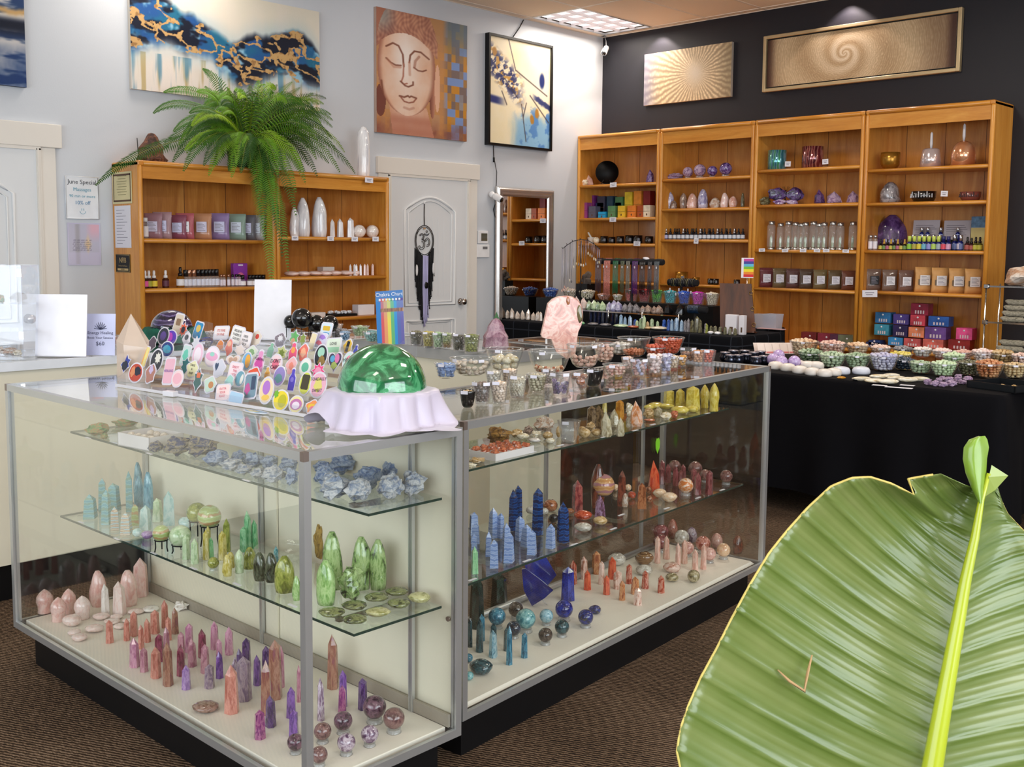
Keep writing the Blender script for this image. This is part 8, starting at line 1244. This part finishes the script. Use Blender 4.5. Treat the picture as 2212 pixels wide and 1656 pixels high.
for i in range(4): bundle(a0+.17+.01*i, -.62, zz[1]+i*.042, .17, .042, SAGE, 'grey string-wrapped herb bundle in the upper pile', 2160)
for i in range(3): bundle(a0+.15+.015*i, -.62, zz[0]+i*.045, .19, .045, SAGE, 'grey string-wrapped herb bundle in the lower pile', 2165)
for i in range(3): bundle(a0+.42, -.62, zz[1]+i*.045, .18, .045, RSG, 'red string-wrapped herb bundle', 2205)
bundle(a0+.40, -.64, zz[0], .2, .05, SAGE, 'thick ringed grey herb bundle', 2200)
o = mk('rough_rock', MB().ell((0, 0, .07), (.15, .1, .085), 22, 14, nz=.35, seed=3, sm=False), SM('geode'), None, (a0+.26, -.6, zz[2])); tag(o, 'large lumpy peach and grey rock on the top rack shelf', 'rock', 2190)
# ---------------------------------------------------------------- fern
FG = NT('fern_green'); oi = FG.new('ShaderNodeObjectInfo'); FG.col(FG.ramp(oi.outputs['Random'], [(0, '1f4706'), (.4, '3a6a0c'), (.75, '5c8c12'), (1, '86a81e')])); FG.set(rough=.45, spec=.4); FG = FG.m; FST = M('fern_stem', '6c7c20', .6)
FC = V((.22, -4.42, 2.22)); t = empty('potted_fern', (FC.x, FC.y, 2.0)); tag(t, 'big arching green fern with trailing fronds on top of the low bookcase', 'plant', 560)
mk('pot', MB().lathe([(.09, 0), (.12, .02), (.145, .17), (.155, .17), (.155, .2), (.135, .2), (.13, .17), (0, .16)], 24), M('dark_pot', '2c2c28', .5), t)
def frond(tip, lift, w=.07, seed=0, sag=0):
    """frond from the crown to its tip (world), with paired leaflets along the rib"""
    random.seed(seed); a = FC+V((rnd(-.05, .05), rnd(-.05, .05), 0)); b = V(tip); mid = (a+b)/2+V((.04, 0, lift)); q2 = b+V((0, 0, max(.0, sag))); pts = []
    for i in range(25):
        s = i/24; c0 = a*(1-s)**3+mid*3*s*(1-s)**2*.9+(a*.3+q2*.7)*3*s*(1-s)**2*.1+(mid*.35+q2*.65)*3*s*s*(1-s)+b*s**3; pts.append(c0)
    L = sum((pts[i+1]-pts[i]).length for i in range(24)); mb = MB(); rib = MB().tube([p-V((FC.x, FC.y, 2.0)) for p in pts], [.003*(1-.7*i/24) for i in range(25)], 4); n = max(16, int(L/.0175)); o_ = V((FC.x, FC.y, 2.0))
    for i in range(1, n):
        s = i/n*24; k = min(23, int(s)); p = pts[k].lerp(pts[k+1], s-k); d = (pts[k+1]-pts[k]).normalized(); up = V((.75, -.35, .6)); sd = d.cross(up); sd = sd.normalized() if sd.length > .1 else V((0, 1, 0)); f = i/n; ll = w*(1-f**2.2)*(.35+.65*min(1, f*5))*rnd(.85, 1.1)+.006; ww = .0043
        for sg in (-1, 1):
            e = (sd*sg+d*.28+V((0, 0, -.12))).normalized(); nn = d*ww; p0 = p-o_; m1 = p0+e*ll*.5; mb.add([p0-nn*.6, m1-nn+V((.004, 0, .002)), p0+e*ll+V((0, 0, -.15*ll)), m1+nn*.9, p0+nn*.6, m1+V((0, 0, .004))], [(0, 1, 5), (0, 5, 4), (4, 5, 3), (1, 2, 5), (5, 2, 3)], 0)
    f_ = mk('frond', mb, FG, t); mk('rib', rib, FST, f_)
FT = [(205, 402, .34, .25, .10), (330, 246, .45, .22, .12), (352, 200, .2, .25, .03), (437, 148, .2, .16, 0), (425, 200, .45, .2, .03), (705, 213, .35, .22, .03), (690, 226, .4, .22, .03), (768, 376, .5, .3, .1), (745, 330, .3, .3, .1), (735, 374, .6, .3, .12), (715, 300, .25, .3, .08), (590, 655, .62, .25, .45), (572, 525, .66, .2, .35), (623, 590, .6, .25, .4), (600, 500, .7, .2, .3), (640, 420, .6, .2, .2), (560, 440, .62, .2, .2), (660, 398, .6, .2, .15), (500, 385, .62, .2, .12), (450, 382, .55, .25, .12), (372, 352, .5, .25, .12), (345, 330, .2, .25, .1), (395, 372, .6, .25, .12), (520, 370, .65, .2, .12), (600, 380, .7, .2, .12), (686, 384, .5, .25, .12), (655, 372, .7, .2, .12), (575, 400, .5, .15, .1), (610, 560, .55, .25, .4), (640, 470, .55, .2, .25)]
for i, (x, y, X, lf, sg) in enumerate(FT): frond(atx(x, y, X), lf, .085 if y > 480 else .08, i, sg)
for i in range(74):
    random.seed(100+i); a = 2*pi*i/37; x = 562+(150+rnd(-40, 45))*cos(a); y = 282+(86+rnd(-30, 22))*sin(a)+8; frond(atx(x, y, .28+rnd(0, .35)), .16+rnd(0, .14), .075, 200+i, .05)
for i in range(18): random.seed(300+i); frond(atx(440+14*i+rnd(-8, 8), 172+rnd(0, 40), rnd(.1, .4)), .06, .06, 400+i, 0)
# ---------------------------------------------------------------- big leaf close to the lens
D0 = .80
def lp(px, pyy, dd=0): return CAMP+ray(px, pyy)*(D0+dd)
midp = [(2136, 1022), (2120, 1078), (2106, 1160), (2086, 1250), (2070, 1340), (2052, 1440), (2034, 1540), (2014, 1656), (1990, 1800), (1960, 2000)]
lefte = [(2084, 1046), (2032, 1022), (1962, 1034), (1982, 1072), (1925, 1044), (1880, 1030), (1840, 1032), (1795, 1050), (1745, 1096), (1700, 1146), (1660, 1196), (1620, 1262), (1583, 1330), (1548, 1400), (1515, 1460), (1488, 1520), (1470, 1572), (1462, 1622), (1474, 1680), (1490, 1760), (1530, 1850)]
leftt = [0, .12, .2, .206, .225, .28, .333, .38, .44, .5, .555, .63, .71, .765, .81, .86, .9, .93, .95, .97, 1]
righte = [(2160, 1075), (2176, 1110), (2205, 1140), (2260, 1195), (2330, 1270), (2400, 1370), (2450, 1480), (2480, 1600), (2490, 1760), (2460, 1860)]
def pl(path, ts, s):
    for i in range(len(path)-1):
        if s <= ts[i+1] or i == len(path)-2: f = (s-ts[i])/(ts[i+1]-ts[i]); return (path[i][0]+(path[i+1][0]-path[i][0])*f, path[i][1]+(path[i+1][1]-path[i][1])*f)
mt = [i/9 for i in range(10)]; rt = [i/9 for i in range(10)]
LM = NT('banana_leaf'); co = LM.coords('Object'); at = LM.new('ShaderNodeAttribute'); at.attribute_name = 'veins'; n_ = LM.noise(co, 9, 3); mx = LM.new('ShaderNodeMath', operation='MULTIPLY_ADD'); mx.inputs[1].default_value = .5; LM.l(at.outputs['Fac'], mx.inputs[0]); m2 = LM.new('ShaderNodeMath', operation='MULTIPLY'); m2.inputs[1].default_value = .7; LM.l(n_, m2.inputs[0]); LM.l(m2.outputs[0], mx.inputs[2])
LM.col(LM.ramp(mx.outputs[0], [(.25, '425a18'), (.5, '5c6e2c'), (.7, '727e42'), (.95, '8e925c')])); LM.set(rough=.42, coat=.4, coatr=.16, spec=.5); LM = LM.m
def half(edge, et, name, side, NU=26, NVv=230):
    vs = []; cols = []
    for j in range(NVv+1):
        s = j/NVv; mx_, my_ = pl(midp, mt, s); ex, ey = pl(edge, et, s)
        for i in range(NU+1):
            f = i/NU; x = mx_+(ex-mx_)*f; y = my_+(ey-my_)*f-(-14*sin(pi*f) if side < 0 else 26*f*(1-f)*2)
            ph = s*(17 if side < 0 else 15)+f*.25; vein = abs((ph % 1)-.5)*2; rid = vein**4+.35*(abs(((ph*4) % 1)-.5)*2)**3
            cur = .02*sin(pi*f)+(.03*f*f if side > 0 else -.035*f*f*f)+.028*max(0, f-.75)*(3 if s < .2 else .8)+.004*sin(s*21+f*4)*f
            p = lp(x, y, cur-.0022*rid*min(1, f*8)); vs.append(p); cols.append(.25+.45*(1-vein)+.25*(vein if vein > .93 else 0))
    n1 = NU+1; fs = [(j*n1+i, (j+1)*n1+i, (j+1)*n1+i+1, j*n1+i+1) if side < 0 else (j*n1+i, j*n1+i+1, (j+1)*n1+i+1, (j+1)*n1+i) for j in range(NVv) for i in range(NU)]
    o_ = lp(2014, 1656); vs = [v-o_ for v in vs]; me = bpy.data.meshes.new(name); me.from_pydata(vs, [], fs); a = me.attributes.new('veins', 'FLOAT', 'POINT'); a.data.foreach_set('value', cols); me.polygons.foreach_set('use_smooth', [True]*len(fs)); me.materials.append(LM)
    ob = mk(name, me, None, t); sd = ob.modifiers.new('thickness', 'SOLIDIFY'); sd.thickness = .0006; return [vs[j*n1+NU] for j in range(0, NVv+1, 2)]
t = empty('banana_leaf', lp(2014, 1656)); tag(t, 'huge glossy green leaf with yellow midrib and a torn patch close in front', 'leaf', 1900)
e1 = half(lefte, leftt, 'leaf_blade', -1); e2 = half(righte, rt, 'leaf_blade', 1); o_ = lp(2014, 1656)
mk('midrib', MB().tube([lp(x, y, -.004)-o_ for x, y in midp], [.0015, .0022, .0032, .0042, .005, .0058, .0066, .0076, .0085, .0095], 10), M('yellow_midrib', 'a8b41c', .35, coat=.4), t)
EDG = M('dry_leaf_edge', 'c8b460', .6); mk('leaf_margin', MB().tube(e1[16:], .0009, 5), EDG, t); mk('leaf_margin', MB().tube(e2, .0008, 5), EDG, t)
tip = MB(); vs = []; prof = [(2118, 1085, 4), (2112, 1050, 16), (2108, 1020, 24), (2106, 990, 28), (2106, 965, 26), (2110, 948, 18), (2118, 940, 4)]
for k, (x, y, w_) in enumerate(prof):
    for i in range(9): a = -1.1+2.2*i/8; vs.append(lp(x+w_*sin(a)*1.05+(6 if i == 8 and k > 3 else 0), y+2*cos(a), -.012*cos(a)*1.2+.004)-o_)
tip.add(vs, [(k*9+i, (k+1)*9+i, (k+1)*9+i+1, k*9+i+1) for k in range(6) for i in range(8)], 0, True); mk('curled_tip', tip, M('tip_green', '7c9c30', .35, var=.3, scale=20, coat=.3), t)
fl = MB().add([lp(2142, 1004, -.002)-o_, lp(2178, 1027, .004)-o_, lp(2150, 1058, .0)-o_, lp(2128, 1072, -.002)-o_, lp(2136, 1030, -.006)-o_], [(0, 4, 1), (4, 2, 1), (4, 3, 2)]); mk('torn_flap', fl, M('flap_green', '8c9c48', .4, coat=.3), t)
TEAR = M('dry_tear', 'b08c60', .7); mk('tear', MB().tube([lp(x, y, -.004)-o_ for x, y in ((1680, 1446), (1705, 1470), (1738, 1492), (1744, 1455), (1754, 1414))], [.0005, .0012, .0016, .0012, .0006], 5), TEAR, t); mk('tear', MB().tube([lp(x, y, -.004)-o_ for x, y in ((1566, 1442), (1590, 1430), (1612, 1418), (1640, 1385))], [.0004, .0012, .001, .0004], 5), TEAR, t)
mk('petiole', MB().tube([lp(1990, 1800)-o_, lp(1960, 2000)-o_, V((lp(1960, 2000).x, lp(1960, 2000).y, 0))-o_+V((.05, -.05, 0))], [.0085, .012, .016], 10), M('petiole_green', '7c9c2c', .4), t)
# ---------------------------------------------------------------- finish the labels: every thing is singled out
ORD = ['first', 'second', 'third', 'fourth', 'fifth', 'sixth', 'seventh', 'eighth', 'ninth', 'tenth', 'eleventh', 'twelfth', 'thirteenth', 'fourteenth', 'fifteenth', 'sixteenth', 'seventeenth', 'eighteenth', 'nineteenth', 'twentieth']
def ordn(i):
    if i < 20: return ORD[i]
    return ('twenty', 'thirty', 'forty', 'fifty')[(i+1)//10-2]+'-'+ORD[(i+1) % 10-1] if (i+1) % 10 else ('thirtieth', 'fortieth', 'fiftieth')[(i+1)//10-3]
by = {}
for o, d, x, k in LABELS: by.setdefault(d, []).append((x, k, o))
for d, L in by.items():
    L.sort(key=lambda q: q[:2]); n = len(L)
    for i, (x, k, o) in enumerate(L):
        if n == 1: o['label'] = d
        elif d.startswith('louvred'): o['label'] = d
        elif n == 2: o['label'] = d+(', the left one' if i == 0 else ', the right one')
        else: o['label'] = d+', '+('leftmost' if i == 0 else 'rightmost' if i == n-1 else ordn(i)+' from left')
        q = o['label']
        for a_, b_ in ((' polished', ''), ('small ', ''), (' of dried tea', ''), (' with a white label', ''), (' mottled', ''), (', the left one', ', left one'), (', the right one', ', right one'), ('loose ', ''), (' stone ', ' '), (' bottom shelf', ''), ('printed ', ''), ('clear ', ''), (' the front edge', ' the front'), ('little ', ''), (' tumbled', ''), ('larger ', ''), (' glass top', ' top'), (' and black cap', ''), (' bookcase', ''), (' acrylic', ''), (' iron', '')):
            if len(q.replace(',', '').split()) <= 16: break
            q = q.replace(a_, b_)
        o['label'] = q
        if n > 1 and 'group' not in o: o['group'] = d[:60]
